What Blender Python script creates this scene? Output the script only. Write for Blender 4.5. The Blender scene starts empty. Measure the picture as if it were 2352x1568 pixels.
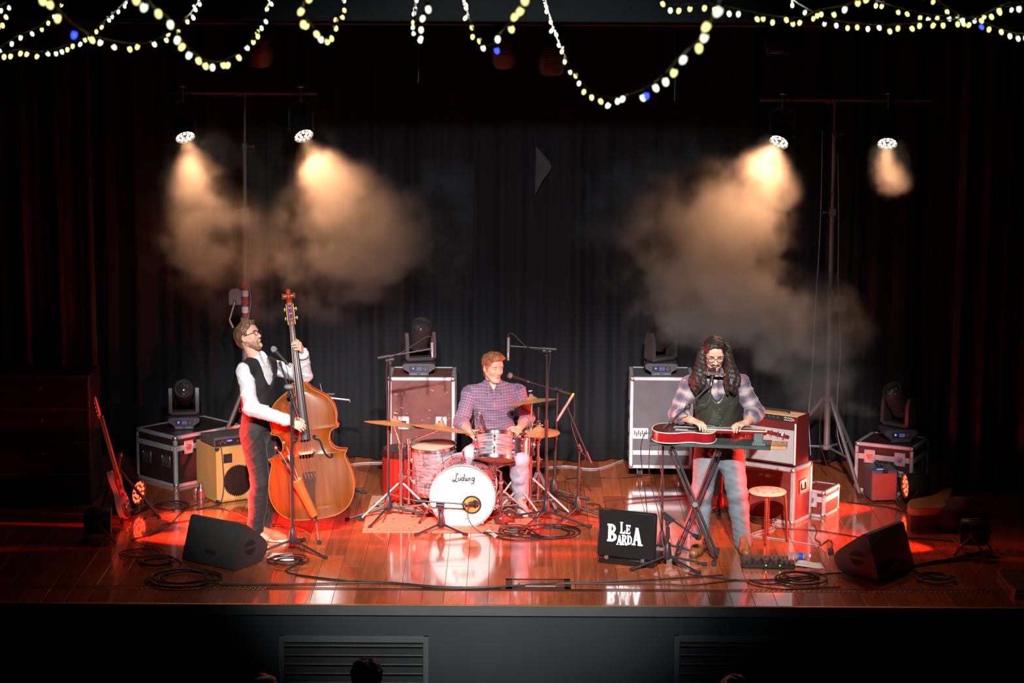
import bpy, math, random
import numpy as np
from mathutils import Vector, Matrix, Euler
random.seed(7)
rng = np.random.default_rng(7)
D2R = math.pi/180
scene = bpy.context.scene
COL = scene.collection

# ------------------------------------------------------------------ camera
FPX, CXP, CYP = 5040.0, 1176.0, 784.0          # focal length in pixels of a 2352 x 1568 frame
PITCH, ROLL = 10.0*D2R, 0.0051
CAM = Vector((0.0, -15.74, 4.77))              # standing at the balcony rail
_f = Vector((0, math.cos(PITCH), -math.sin(PITCH)))
_r0 = Vector((1, 0, 0)); _u0 = _r0.cross(_f)
_r = _r0*math.cos(ROLL) + _u0*math.sin(ROLL)
_u = -_r0*math.sin(ROLL) + _u0*math.cos(ROLL)
camd = bpy.data.cameras.new('camera'); cam = bpy.data.objects.new('camera', camd); COL.objects.link(cam)
camd.sensor_width = 36.0; camd.lens = 36.0*FPX/2352.0; camd.clip_end = 100; camd.clip_start = .05
cam.matrix_world = Matrix(((_r.x, _u.x, -_f.x, CAM.x), (_r.y, _u.y, -_f.y, CAM.y), (_r.z, _u.z, -_f.z, CAM.z), (0, 0, 0, 1)))
camd.dof.use_dof = True; camd.dof.focus_distance = 17.9; camd.dof.aperture_fstop = 6.3
scene.camera = cam

def ray(px, py):
    return _f + _r*((px-CXP)/FPX) + _u*((CYP-py)/FPX)
def P(px, py, Y):                               # the point of the world plane y = Y seen at a pixel
    d = ray(px, py); return CAM + d*((Y-CAM.y)/d.y)
def F(px, py, z=0.0):                           # the point of the floor (or height z) seen at a pixel
    d = ray(px, py); return CAM + d*((z-CAM.z)/d.z)

# ------------------------------------------------------------------ world, exposure
w = bpy.data.worlds.new('world'); scene.world = w; w.use_nodes = True
w.node_tree.nodes['Background'].inputs[0].default_value = (.05, .055, .07, 1)
w.node_tree.nodes['Background'].inputs[1].default_value = .012
scene.view_settings.view_transform = 'Standard'; scene.view_settings.look = 'None'
scene.view_settings.gamma = 1.0; scene.view_settings.exposure = 0.0
scene.view_settings.use_curve_mapping = False
scene.cycles.use_denoising = True; scene.cycles.use_adaptive_sampling = True; scene.cycles.adaptive_threshold = .05
scene.cycles.max_bounces = 4; scene.cycles.diffuse_bounces = 1; scene.cycles.glossy_bounces = 2
scene.cycles.transmission_bounces = 4; scene.cycles.transparent_max_bounces = 6; scene.cycles.volume_bounces = 0
scene.cycles.volume_step_rate = .75; scene.cycles.volume_max_steps = 160
scene.cycles.caustics_reflective = False; scene.cycles.caustics_refractive = False
scene.cycles.sample_clamp_indirect = 4.0

# ------------------------------------------------------------------ lights
def spot(name, loc, target, watt, color, angle, blend=.6, radius=.1):
    l = bpy.data.lights.new(name, 'SPOT'); l.energy = watt; l.color = color
    l.spot_size = angle*D2R; l.spot_blend = blend; l.shadow_soft_size = radius
    o = bpy.data.objects.new(name, l); COL.objects.link(o); o.location = loc
    d = Vector(target)-Vector(loc); o.rotation_euler = d.to_track_quat('-Z', 'Y').to_euler()
    return o
# front-of-house profile spots hung in the hall above the balcony
spot('front_light', (-1.2, -9.5, 6.3), (-1.5, 2.0, .95), 9800, (1.0, .93, .89), 15.5, .9, .10)
spot('front_light', (1.2, -9.5, 6.3), (1.7, 1.9, .95), 10500, (1.0, .93, .89), 16, .9, .10)
spot('front_light', (.1, -9.5, 6.5), (-.25, 1.7, .35), 9000, (1.0, .94, .92), 22, 1.0, .10)
spot('front_wash', (.2, -9.5, 6.6), (-.1, 2.7, 1.15), 2800, (.80, .90, 1.0), 32, 1.0, .12)
# red side wash from low booms in the wings
spot('side_light_red', (-5.2, 1.75, 1.25), (.2, 2.15, .30), 9500, (1.0, .035, .02), 22, 1.0, .10)
spot('side_light_red', (5.2, 1.55, 1.25), (-.1, 2.15, .30), 9500, (1.0, .035, .02), 22, 1.0, .10)

# ------------------------------------------------------------------ helpers: materials
MATS = {}
def lk(nt, a, b): nt.links.new(a, b)
def M(name, rgb=(.5, .5, .5), rough=.5, metal=0.0, bump=0.0, bscale=60.0, var=0.0, vscale=8.0, coat=0.0, emis=None, estr=0.0,
      trans=0.0, ior=1.45, sheen=0.0, alpha=1.0, spec=.5, stretch=(1, 1, 1)):
    if name in MATS: return MATS[name]
    m = bpy.data.materials.new(name); m.use_nodes = True; MATS[name] = m
    nt = m.node_tree; b = nt.nodes['Principled BSDF']
    b.inputs['Base Color'].default_value = (*rgb, 1); b.inputs['Roughness'].default_value = rough
    b.inputs['Metallic'].default_value = metal; b.inputs['Coat Weight'].default_value = coat; b.inputs['Coat Roughness'].default_value = .08
    b.inputs['Transmission Weight'].default_value = trans; b.inputs['IOR'].default_value = ior
    b.inputs['Sheen Weight'].default_value = sheen; b.inputs['Alpha'].default_value = alpha
    b.inputs['Specular IOR Level'].default_value = spec
    if emis:
        b.inputs['Emission Color'].default_value = (*emis, 1); b.inputs['Emission Strength'].default_value = estr
        m.cycles.emission_sampling = 'NONE'
    if var or bump:
        tc = nt.nodes.new('ShaderNodeTexCoord'); mp = nt.nodes.new('ShaderNodeMapping'); mp.inputs['Scale'].default_value = stretch
        lk(nt, tc.outputs['Object'], mp.inputs['Vector'])
        if var:
            n = nt.nodes.new('ShaderNodeTexNoise'); n.inputs['Scale'].default_value = vscale; n.inputs['Detail'].default_value = 4
            lk(nt, mp.outputs[0], n.inputs['Vector'])
            r = nt.nodes.new('ShaderNodeValToRGB')
            r.color_ramp.elements[0].position = .3; r.color_ramp.elements[1].position = .7
            r.color_ramp.elements[0].color = (*[max(0, c*(1-var)) for c in rgb], 1)
            r.color_ramp.elements[1].color = (*[min(1, c*(1+var)) for c in rgb], 1)
            lk(nt, n.outputs['Fac'], r.inputs[0]); lk(nt, r.outputs[0], b.inputs['Base Color'])
        if bump:
            n2 = nt.nodes.new('ShaderNodeTexNoise'); n2.inputs['Scale'].default_value = bscale; n2.inputs['Detail'].default_value = 3
            lk(nt, mp.outputs[0], n2.inputs['Vector'])
            bp = nt.nodes.new('ShaderNodeBump'); bp.inputs['Strength'].default_value = bump; bp.inputs['Distance'].default_value = .01
            lk(nt, n2.outputs['Fac'], bp.inputs['Height']); lk(nt, bp.outputs[0], b.inputs['Normal'])
    return m

# ------------------------------------------------------------------ helpers: objects
def thing(name, label, cat, loc=(0, 0, 0), rotz=0.0, group=None, mat=None):
    o = bpy.data.objects.new(name, None); COL.objects.link(o)
    if mat is not None: o.matrix_world = mat
    else: o.location = loc; o.rotation_euler = (0, 0, rotz)
    o.empty_display_size = .1
    o['label'] = label; o['category'] = cat
    if group: o['group'] = group
    return o
def tag(o, label, cat, group=None, kind=None):
    if label: o['label'] = label
    if cat: o['category'] = cat
    if group: o['group'] = group
    if kind: o['kind'] = kind
    return o
def obj(name, me, parent=None, loc=None, rot=None):
    o = bpy.data.objects.new(name, me); COL.objects.link(o)
    if parent is not None: o.parent = parent
    if loc is not None: o.location = loc
    if rot is not None: o.rotation_euler = rot
    return o
def copy_tree(o, parent=None):
    c = o.copy(); COL.objects.link(c); c.parent = parent
    for ch in list(o.children): copy_tree(ch, c)
    return c
def frame_from(z, xhint=(1, 0, 0)):
    z = Vector(z).normalized(); x = Vector(xhint); x = (x - z*x.dot(z))
    if x.length < 1e-4: x = Vector((0, 1, 0)); x = x - z*x.dot(z)
    x.normalize(); y = z.cross(x)
    return Matrix(((x.x, y.x, z.x), (x.y, y.y, z.y), (x.z, y.z, z.z)))
def T(loc, R=None):
    m = (R.to_4x4() if R is not None else Matrix.Identity(4)); m.translation = Vector(loc); return m

class MB:
    """collects shapes into one mesh"""
    def __init__(s): s.v = []; s.f = []; s.mi = []; s.cur = 0; s.X = None
    def add(s, vs, fs, X=None):
        n = len(s.v)
        for p in vs:
            p = Vector(p)
            if X is not None: p = X @ p
            if s.X is not None: p = s.X @ p
            s.v.append(p)
        for f in fs: s.f.append([i+n for i in f]); s.mi.append(s.cur)
        return s
    def box(s, c, size, bev=0.0, X=None):
        cx, cy, cz = c; hx, hy, hz = size[0]/2, size[1]/2, size[2]/2
        if bev <= 0:
            vs = [(cx+a*hx, cy+b*hy, cz+d*hz) for a in (-1, 1) for b in (-1, 1) for d in (-1, 1)]
            return s.add(vs, [(0, 1, 3, 2), (4, 6, 7, 5), (0, 4, 5, 1), (2, 3, 7, 6), (0, 2, 6, 4), (1, 5, 7, 3)], X)
        b = min(bev, hx*.98, hy*.98, hz*.98); vs = []; idx = {}
        for a in (-1, 1):
            for bb in (-1, 1):
                for d in (-1, 1):
                    for ax in range(3):
                        p = [cx+a*(hx-(0 if ax == 0 else b)), cy+bb*(hy-(0 if ax == 1 else b)), cz+d*(hz-(0 if ax == 2 else b))]
                        idx[(a, bb, d, ax)] = len(vs); vs.append(p)
        fs = []
        q = [(-1, -1), (1, -1), (1, 1), (-1, 1)]
        def fl(f, flip): fs.append(f[::-1] if flip else f)
        for sgn in (-1, 1):
            fl([idx[(sgn, u, w_, 0)] for u, w_ in q], sgn < 0)
            fl([idx[(u, sgn, w_, 1)] for u, w_ in q], sgn > 0)
            fl([idx[(u, w_, sgn, 2)] for u, w_ in q], sgn < 0)
        for a in (-1, 1):
            for bb in (-1, 1):
                fl([idx[(a, bb, -1, 0)], idx[(a, bb, -1, 1)], idx[(a, bb, 1, 1)], idx[(a, bb, 1, 0)]], a*bb < 0)
                fl([idx[(a, -1, bb, 0)], idx[(a, 1, bb, 0)], idx[(a, 1, bb, 2)], idx[(a, -1, bb, 2)]], a*bb < 0)
                fl([idx[(-1, a, bb, 1)], idx[(-1, a, bb, 2)], idx[(1, a, bb, 2)], idx[(1, a, bb, 1)]], a*bb < 0)
                for d in (-1, 1):
                    fl([idx[(a, bb, d, 0)], idx[(a, bb, d, 1)], idx[(a, bb, d, 2)]], a*bb*d < 0)
        return s.add(vs, fs, X)
    def tube(s, pts, r, n=8, cap=True, X=None):
        pts = [Vector(p) for p in pts]; m = len(pts)
        rs = r if isinstance(r, (list, tuple)) else [r]*m
        tan = []
        for i in range(m):
            d = pts[min(i+1, m-1)]-pts[max(i-1, 0)]
            tan.append(d.normalized() if d.length > 1e-9 else Vector((0, 0, 1)))
        t0 = tan[0]; nx = Vector((1, 0, 0)) if abs(t0.x) < .8 else Vector((0, 1, 0))
        nx = (nx-t0*nx.dot(t0)).normalized(); vs = []
        for i in range(m):
            t = tan[i]; nx = nx-t*nx.dot(t)
            nx = nx.normalized() if nx.length > 1e-6 else Vector((0, 1, 0)); ny = t.cross(nx)
            for k in range(n):
                a = 2*math.pi*k/n; vs.append(pts[i]+nx*(rs[i]*math.cos(a))+ny*(rs[i]*math.sin(a)))
        fs = [(i*n+k, i*n+(k+1) % n, (i+1)*n+(k+1) % n, (i+1)*n+k) for i in range(m-1) for k in range(n)]
        if cap: fs += [tuple(range(n))[::-1], tuple((m-1)*n+k for k in range(n))]
        return s.add(vs, fs, X)
    def cyl(s, a, b, r, n=16, r2=None, X=None): return s.tube([a, b], [r, r if r2 is None else r2], n, True, X)
    def lathe(s, prof, n=32, X=None, cap=False):
        vs = []; fs = []; m = len(prof)
        for (r, z) in prof:
            for k in range(n):
                a = 2*math.pi*k/n; vs.append((r*math.cos(a), r*math.sin(a), z))
        fs = [(i*n+k, i*n+(k+1) % n, (i+1)*n+(k+1) % n, (i+1)*n+k) for i in range(m-1) for k in range(n)]
        if cap: fs += [tuple(range(n))[::-1], tuple((m-1)*n+k for k in range(n))]
        return s.add(vs, fs, X)
    def prism(s, out, z0, z1, X=None):
        n = len(out); vs = [(x, y, z0) for x, y in out]+[(x, y, z1) for x, y in out]
        fs = [tuple(range(n))[::-1], tuple(range(n, 2*n))]+[(i, (i+1) % n, (i+1) % n+n, i+n) for i in range(n)]
        return s.add(vs, fs, X)
    def ball(s, c, r, n=12, m=8, X=None):
        rx, ry, rz = r if isinstance(r, (list, tuple)) else (r, r, r); vs = [(c[0], c[1], c[2]-rz)]
        for i in range(1, m):
            t = math.pi*i/m
            for k in range(n):
                a = 2*math.pi*k/n; vs.append((c[0]+rx*math.sin(t)*math.cos(a), c[1]+ry*math.sin(t)*math.sin(a), c[2]-rz*math.cos(t)))
        vs.append((c[0], c[1], c[2]+rz)); e = len(vs)-1
        fs = [(0, 1+(k+1) % n, 1+k) for k in range(n)]
        fs += [(1+i*n+k, 1+i*n+(k+1) % n, 1+(i+1)*n+(k+1) % n, 1+(i+1)*n+k) for i in range(m-2) for k in range(n)]
        fs += [(e, 1+(m-2)*n+k, 1+(m-2)*n+(k+1) % n) for k in range(n)]
        return s.add(vs, fs, X)
    def torus(s, c, R, r, n=32, m=8, X=None, sx=1, sy=1):
        vs = []
        for i in range(n):
            a = 2*math.pi*i/n
            for k in range(m):
                b = 2*math.pi*k/m; q = R+r*math.cos(b)
                vs.append((c[0]+q*math.cos(a)*sx, c[1]+q*math.sin(a)*sy, c[2]+r*math.sin(b)))
        fs = [(i*m+k, ((i+1) % n)*m+k, ((i+1) % n)*m+(k+1) % m, i*m+(k+1) % m) for i in range(n) for k in range(m)]
        return s.add(vs, fs, X)
    def disc(s, c, r, n=24, X=None): return s.lathe([(1e-4, c[2]), (r, c[2])], n, T((c[0], c[1], 0)) if X is None else X @ T((c[0], c[1], 0)))
    def mesh(s, name, mats, smooth=40):
        me = bpy.data.meshes.new(name); me.from_pydata([tuple(p) for p in s.v], [], s.f)
        for m in (mats if isinstance(mats, (list, tuple)) else [mats]): me.materials.append(m)
        if any(s.mi): me.polygons.foreach_set('material_index', s.mi)
        if smooth: me.shade_smooth(); me.set_sharp_from_angle(angle=smooth*D2R)
        me.update(); return me
    def build(s, name, mats, parent=None, smooth=40, loc=None, rot=None):
        return obj(name, s.mesh(name, mats, smooth), parent, loc, rot)

def spline(pts, n=8, closed=False):
    pts = [Vector(p) for p in pts]; out = []; m = len(pts)
    rngi = range(m if closed else m-1)
    for i in rngi:
        p0 = pts[(i-1) % m] if closed else pts[max(i-1, 0)]; p1 = pts[i % m]; p2 = pts[(i+1) % m]
        p3 = pts[(i+2) % m] if closed else pts[min(i+2, m-1)]
        for k in range(n):
            t = k/n
            out.append(.5*((2*p1)+(p2-p0)*t+(2*p0-5*p1+4*p2-p3)*t*t+(3*p1-p0-3*p2+p3)*t**3))
    if not closed: out.append(pts[-1].copy())
    return out

# ------------------------------------------------------------------ helpers: smooth blended solids for bodies, clothes and cloth
class SDF:
    def __init__(s): s.ops = []
    def rc(s, a, b, ra, rb=None, k=.02, mode='u'):
        s.ops.append(('rc', np.array(a, float), np.array(b, float), ra, ra if rb is None else rb, k, mode)); return s
    def el(s, c, r, R=None, k=.02, mode='u'):
        R = np.eye(3) if R is None else np.array(R, float)
        s.ops.append(('el', np.array(c, float), np.array(r, float), R, k, mode)); return s
    def cut(s, pt, nrm, k=.004):
        n = np.array(nrm, float); n /= np.linalg.norm(n); s.ops.append(('pl', np.array(pt, float), n, k)); return s
    def chain(s, pts, rs, k=.015, mode='u'):
        for i in range(len(pts)-1): s.rc(pts[i], pts[i+1], rs[i], rs[i+1], k, mode)
        return s
    def bounds(s):
        lo = np.full(3, 1e9); hi = -lo
        for o in s.ops:
            if o[0] == 'rc' and o[6] == 'u':
                q = max(o[3], o[4]); lo = np.minimum(lo, np.minimum(o[1], o[2])-q); hi = np.maximum(hi, np.maximum(o[1], o[2])+q)
            if o[0] == 'el' and o[5] == 'u':
                e = np.sqrt(((o[3]*o[2][None, :])**2).sum(1)); lo = np.minimum(lo, o[1]-e); hi = np.maximum(hi, o[1]+e)
        return lo, hi
    def mesh(s, name, mat, h=.006, fine=(), noise=None, attr=None, base=None, smooth=True):
        lo, hi = s.bounds(); lo = lo-3*h-.012; hi = hi+3*h+.012; ax = []
        for i in range(3):
            c = [lo[i]]
            while c[-1] < hi[i]:
                st = h
                for (flo, fhi, fh) in fine:
                    if flo[i] <= c[-1] <= fhi[i]: st = min(st, fh)
                c.append(c[-1]+st)
            ax.append(np.array(c))
        d = np.full([len(a) for a in ax], .05, np.float32)
        for o in s.ops:
            if o[0] == 'pl':
                q = (((ax[0]-o[1][0])*o[2][0])[:, None, None]+((ax[1]-o[1][1])*o[2][1])[None, :, None]+((ax[2]-o[1][2])*o[2][2])[None, None, :]).astype(np.float32)
                d = np.maximum(d, q); continue
            if o[0] == 'rc':
                q = max(o[3], o[4]); l = np.minimum(o[1], o[2])-q; u_ = np.maximum(o[1], o[2])+q; k = o[5]; mode = o[6]
            else:
                e = np.sqrt(((o[3]*o[2][None, :])**2).sum(1)); l = o[1]-e; u_ = o[1]+e; k = o[4]; mode = o[5]
            mg = k+.02+2*h; sl = []
            for i in range(3):
                a = np.searchsorted(ax[i], l[i]-mg); b = np.searchsorted(ax[i], u_[i]+mg); sl.append(slice(a, max(b, a)))
            sl = tuple(sl)
            if any(q_.start >= q_.stop for q_ in sl): continue
            X = ax[0][sl[0]][:, None, None].astype(np.float32); Y = ax[1][sl[1]][None, :, None].astype(np.float32); Z = ax[2][sl[2]][None, None, :].astype(np.float32)
            if o[0] == 'rc':
                a, b = o[1], o[2]; ba = b-a; L = max(float(ba@ba), 1e-10)
                t = np.clip(((X-a[0])*ba[0]+(Y-a[1])*ba[1]+(Z-a[2])*ba[2])/L, 0, 1)
                pd = np.sqrt((X-a[0]-t*ba[0])**2+(Y-a[1]-t*ba[1])**2+(Z-a[2]-t*ba[2])**2)-(o[3]+(o[4]-o[3])*t)
            else:
                c, r, R = o[1], o[2], o[3]
                qs = [((X-c[0])*R[0, j]+(Y-c[1])*R[1, j]+(Z-c[2])*R[2, j]) for j in range(3)]
                k0 = np.sqrt((qs[0]/r[0])**2+(qs[1]/r[1])**2+(qs[2]/r[2])**2); k1 = np.sqrt((qs[0]/r[0]**2)**2+(qs[1]/r[1]**2)**2+(qs[2]/r[2]**2)**2)
                pd = k0*(k0-1)/np.maximum(k1, 1e-6)
            dd = d[sl]
            if mode == 's':
                hh = np.clip(.5-.5*(dd+pd)/k, 0, 1); d[sl] = dd*(1-hh)-pd*hh+k*hh*(1-hh)
            else:
                hh = np.clip(.5+.5*(dd-pd)/k, 0, 1); d[sl] = dd*(1-hh)+pd*hh-k*hh*(1-hh)
        if noise is not None:
            d = d+noise(ax[0][:, None, None], ax[1][None, :, None], ax[2][None, None, :]).astype(np.float32)
        v, fc = surface_nets(d, ax)
        if base is not None: vb = v-np.array(base)
        else: vb = v
        me = bpy.data.meshes.new(name)
        me.vertices.add(len(vb)); me.vertices.foreach_set('co', vb.astype(np.float32).ravel())
        me.loops.add(fc.size); me.loops.foreach_set('vertex_index', fc.ravel().astype(np.int32))
        me.polygons.add(len(fc)); me.polygons.foreach_set('loop_start', np.arange(0, fc.size, 4, dtype=np.int32))
        me.update(calc_edges=True); me.validate()
        me.materials.append(mat)
        if smooth: me.shade_smooth()
        if attr is not None:
            at = me.attributes.new('cloth_uv', 'FLOAT_VECTOR', 'POINT'); at.data.foreach_set('vector', attr(v).astype(np.float32).ravel())
        return me

def surface_nets(d, ax):
    ins = d < 0; i8 = ins.astype(np.int8)
    s = np.zeros([n-1 for n in d.shape], np.int8)
    offs = [(a, b, c) for a in (0, 1) for b in (0, 1) for c in (0, 1)]
    nx, ny, nz = s.shape
    for a, b, c in offs: s += i8[a:a+nx, b:b+ny, c:c+nz]
    cells = np.argwhere((s > 0) & (s < 8))
    idx = np.full(s.shape, -1, np.int32); idx[cells[:, 0], cells[:, 1], cells[:, 2]] = np.arange(len(cells))
    val = np.stack([d[cells[:, 0]+a, cells[:, 1]+b, cells[:, 2]+c] for a, b, c in offs], 1)
    pos = np.zeros((len(cells), 3)); cnt = np.zeros(len(cells))
    for i in range(8):
        for j in range(i+1, 8):
            dif = [abs(offs[i][q]-offs[j][q]) for q in range(3)]
            if sum(dif) != 1: continue
            m = (val[:, i] < 0) != (val[:, j] < 0)
            t = np.where(m, val[:, i]/np.where(m, val[:, i]-val[:, j], 1), 0)
            for q in range(3): pos[:, q] += np.where(m, offs[i][q]+t*(offs[j][q]-offs[i][q]), 0)
            cnt += m
    pos /= np.maximum(cnt, 1)[:, None]
    v = np.zeros_like(pos)
    for q in range(3):
        c0 = ax[q][cells[:, q]]; c1 = ax[q][cells[:, q]+1]; v[:, q] = c0+pos[:, q]*(c1-c0)
    faces = []
    for q in range(3):
        o1, o2 = [(1, 2), (2, 0), (0, 1)][q]
        sl0 = [slice(None)]*3; sl1 = [slice(None)]*3; sl0[q] = slice(0, -1); sl1[q] = slice(1, None)
        A = ins[tuple(sl0)]; B = ins[tuple(sl1)]
        e = np.argwhere(A != B)
        ok = (e[:, o1] > 0) & (e[:, o2] > 0) & (e[:, o1] < d.shape[o1]-1) & (e[:, o2] < d.shape[o2]-1); e = e[ok]
        fl = A[e[:, 0], e[:, 1], e[:, 2]]
        def g(da, db):
            t = e.copy(); t[:, o1] -= da; t[:, o2] -= db; return idx[t[:, 0], t[:, 1], t[:, 2]]
        qd = np.stack([g(1, 1), g(0, 1), g(0, 0), g(1, 0)], 1)
        qd[~fl] = qd[~fl][:, ::-1]
        faces.append(qd)
    return v, np.concatenate(faces)
def A3(v): return np.array((v[0], v[1], v[2]), float)
def lerp(a, b, t): return a+(b-a)*t

# ------------------------------------------------------------------ shared materials
black = M('black_satin_metal', (.022, .021, .022), .42, bump=.05, bscale=90)
blackplastic = M('black_plastic', (.014, .014, .015), .5, bump=.1, bscale=150)
rubber = M('rubber', (.018, .018, .018), .8, var=.2)
chrome = M('chrome', (.62, .62, .64), .22, 1.0, var=.05, vscale=20)
steel = M('brushed_steel', (.42, .42, .44), .42, 1.0, bump=.05, bscale=120)
alu = M('aluminium', (.62, .63, .65), .42, .55, var=.12, vscale=14)
brass = M('bronze_cymbal', (.72, .46, .20), .42, .55, bump=.03, bscale=40)
ply_brown = M('brown_plywood', (.085, .035, .026), .42, var=.28, vscale=11, bump=.06, bscale=60)
ply_grey = M('grey_plywood', (.095, .095, .108), .45, var=.12, vscale=9, bump=.05)
ply_black = M('black_plywood', (.03, .03, .033), .45, var=.2, bump=.05)
redcase = M('dark_red_plywood', (.20, .030, .022), .42, var=.22, vscale=10, bump=.05)
cablemat = M('black_cable', (.012, .011, .011), .45, var=.1)
cablered = M('dark_brown_cable', (.05, .02, .015), .5, var=.1)
cablegrey = M('pale_grey_cable', (.35, .34, .38), .5, var=.1)
paperm = M('white_paper', (.8, .76, .72), .8, var=.04, bump=.05)
whitepl = M('white_plastic', (.75, .72, .7), .4, var=.04)

# ------------------------------------------------------------------ floor
def plank_material():
    m = bpy.data.materials.new('varnished_planks'); m.use_nodes = True; nt = m.node_tree; b = nt.nodes['Principled BSDF']
    tc = nt.nodes.new('ShaderNodeTexCoord'); oi = nt.nodes.new('ShaderNodeObjectInfo')
    ad = nt.nodes.new('ShaderNodeVectorMath'); ad.operation = 'ADD'
    ml = nt.nodes.new('ShaderNodeVectorMath'); ml.operation = 'SCALE'; ml.inputs[3].default_value = 9.0
    lk(nt, oi.outputs['Location'], ml.inputs[0]); lk(nt, tc.outputs['Object'], ad.inputs[0]); lk(nt, ml.outputs[0], ad.inputs[1])
    mp = nt.nodes.new('ShaderNodeMapping'); mp.inputs['Scale'].default_value = (22, 1.6, 6); lk(nt, ad.outputs[0], mp.inputs[0])
    n = nt.nodes.new('ShaderNodeTexNoise'); n.inputs['Scale'].default_value = 1.6; n.inputs['Detail'].default_value = 6; lk(nt, mp.outputs[0], n.inputs['Vector'])
    r = nt.nodes.new('ShaderNodeValToRGB'); e = r.color_ramp.elements
    e[0].position = .25; e[0].color = (.38, .078, .022, 1); e[1].position = .8; e[1].color = (.62, .158, .046, 1)
    lk(nt, n.outputs['Fac'], r.inputs[0])
    hs = nt.nodes.new('ShaderNodeHueSaturation'); lk(nt, r.outputs[0], hs.inputs['Color'])
    mr = nt.nodes.new('ShaderNodeMapRange'); mr.inputs[3].default_value = .72; mr.inputs[4].default_value = 1.3
    lk(nt, oi.outputs['Random'], mr.inputs[0]); lk(nt, mr.outputs[0], hs.inputs['Value']); lk(nt, hs.outputs[0], b.inputs['Base Color'])
    n2 = nt.nodes.new('ShaderNodeTexNoise'); n2.inputs['Scale'].default_value = 3.0; n2.inputs['Detail'].default_value = 5; lk(nt, ad.outputs[0], n2.inputs['Vector'])
    mr2 = nt.nodes.new('ShaderNodeMapRange'); mr2.inputs[3].default_value = .15; mr2.inputs[4].default_value = .30
    lk(nt, n2.outputs['Fac'], mr2.inputs[0]); lk(nt, mr2.outputs[0], b.inputs['Roughness'])
    bp = nt.nodes.new('ShaderNodeBump'); bp.inputs['Strength'].default_value = .035; bp.inputs['Distance'].default_value = .01
    lk(nt, n.outputs['Fac'], bp.inputs['Height']); lk(nt, bp.outputs[0], b.inputs['Normal'])
    b.inputs['Coat Weight'].default_value = 1.0; b.inputs['Coat Roughness'].default_value = .085; b.inputs['Coat IOR'].default_value = 2.0
    return m
plankm = plank_material()
subfloor = M('dark_joint', (.02, .008, .005), .7, var=.2)
SX = 5.5
m = MB(); m.box((0, 2.6, -.05), (2*SX, 5.2, .06)); floor = m.build('floor', subfloor, None, 0); floor['kind'] = 'structure'
floor['label'] = 'reddish varnished wooden stage floor of narrow planks'
PW = .1665; _pc = {}
def plank(x, y0, y1):
    L = round(y1-y0, 3)
    if L not in _pc:
        mm = MB(); mm.box((0, 0, -.011), (PW-.0022, L-.0022, .022), .0014); _pc[L] = mm.mesh('plank', plankm, 0)
    obj('plank', _pc[L], floor, (x, (y0+y1)/2, 0))
ncol = int(2*SX/PW)
cuts = [[.46, 1.63, 2.80, 3.97, 5.2], [.46, 1.05, 2.22, 3.39, 5.2], [.46, 1.34, 2.51, 3.68, 5.2]]
for i in range(ncol):
    x = -SX+PW*(i+.5)
    if -4.9 < x < 4.9:
        plank(x, .02, .375); c = cuts[(i*2+(i//3)) % 3]
        for a, b_ in zip(c[:-1], c[1:]): plank(x, a, b_)
mm = MB()
for x in (-5.2, 5.2): mm.box((x, 2.6, -.011), (.6, 5.16, .022), .0014)
o = mm.build('plank_field', plankm, floor, 0); o['kind'] = 'stuff'
# perforated cover strip over the footlight trough
m = MB(); m.box((0, .4175, -.012), (2*SX, .08, .022), .002)
strip = m.build('trough_cover', M('dark_bronze_strip', (.10, .035, .018), .3, .3, var=.3), None, 0); tag(strip, 'long dark metal cover strip with rows of studs along stage front', 'floor strip')
m = MB()
for i in range(260):
    x = -5.0+i*.0385
    if -1.85 < x < 1.75: continue
    for dy in (-.014, .014): m.lathe([(.0075, 0), (.0065, .002), (.0001, .0028)], 6, T((x+dy*.5, .4175+dy, -.001)))
o = m.build('stud', M('pale_stud', (.60, .45, .30), .35, .5, var=.1), strip); o['kind'] = 'stuff'
# recessed floor outlet with a metal frame
q = F(1236, 1341)
t = thing('floor_outlet', 'recessed stage floor outlet with dark metal frame under the cables', 'floor outlet', (q.x, q.y-.0, 0))
m = MB()
for sx in (-1, 1): m.box((sx*.225, 0, .003), (.05, .26, .006), .001)
for sy in (-1, 1): m.box((0, sy*.112, .003), (.5, .036, .006), .001)
m.build('frame', M('bronze_plate', (.10, .05, .035), .4, .6, var=.2), t)
m = MB(); m.box((0, 0, .002), (.40, .19, .004), .001); m.build('lid', plankm, t)
m = MB(); m.box((-.01, .0, .005), (.27, .012, .004)); m.box((-.01, -.06, .005), (.27, .012, .004)); m.box((-.145, -.03, .005), (.012, .07, .004)); m.box((.125, -.03, .005), (.012, .07, .004))
m.build('handle_recess', steel, t)

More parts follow.
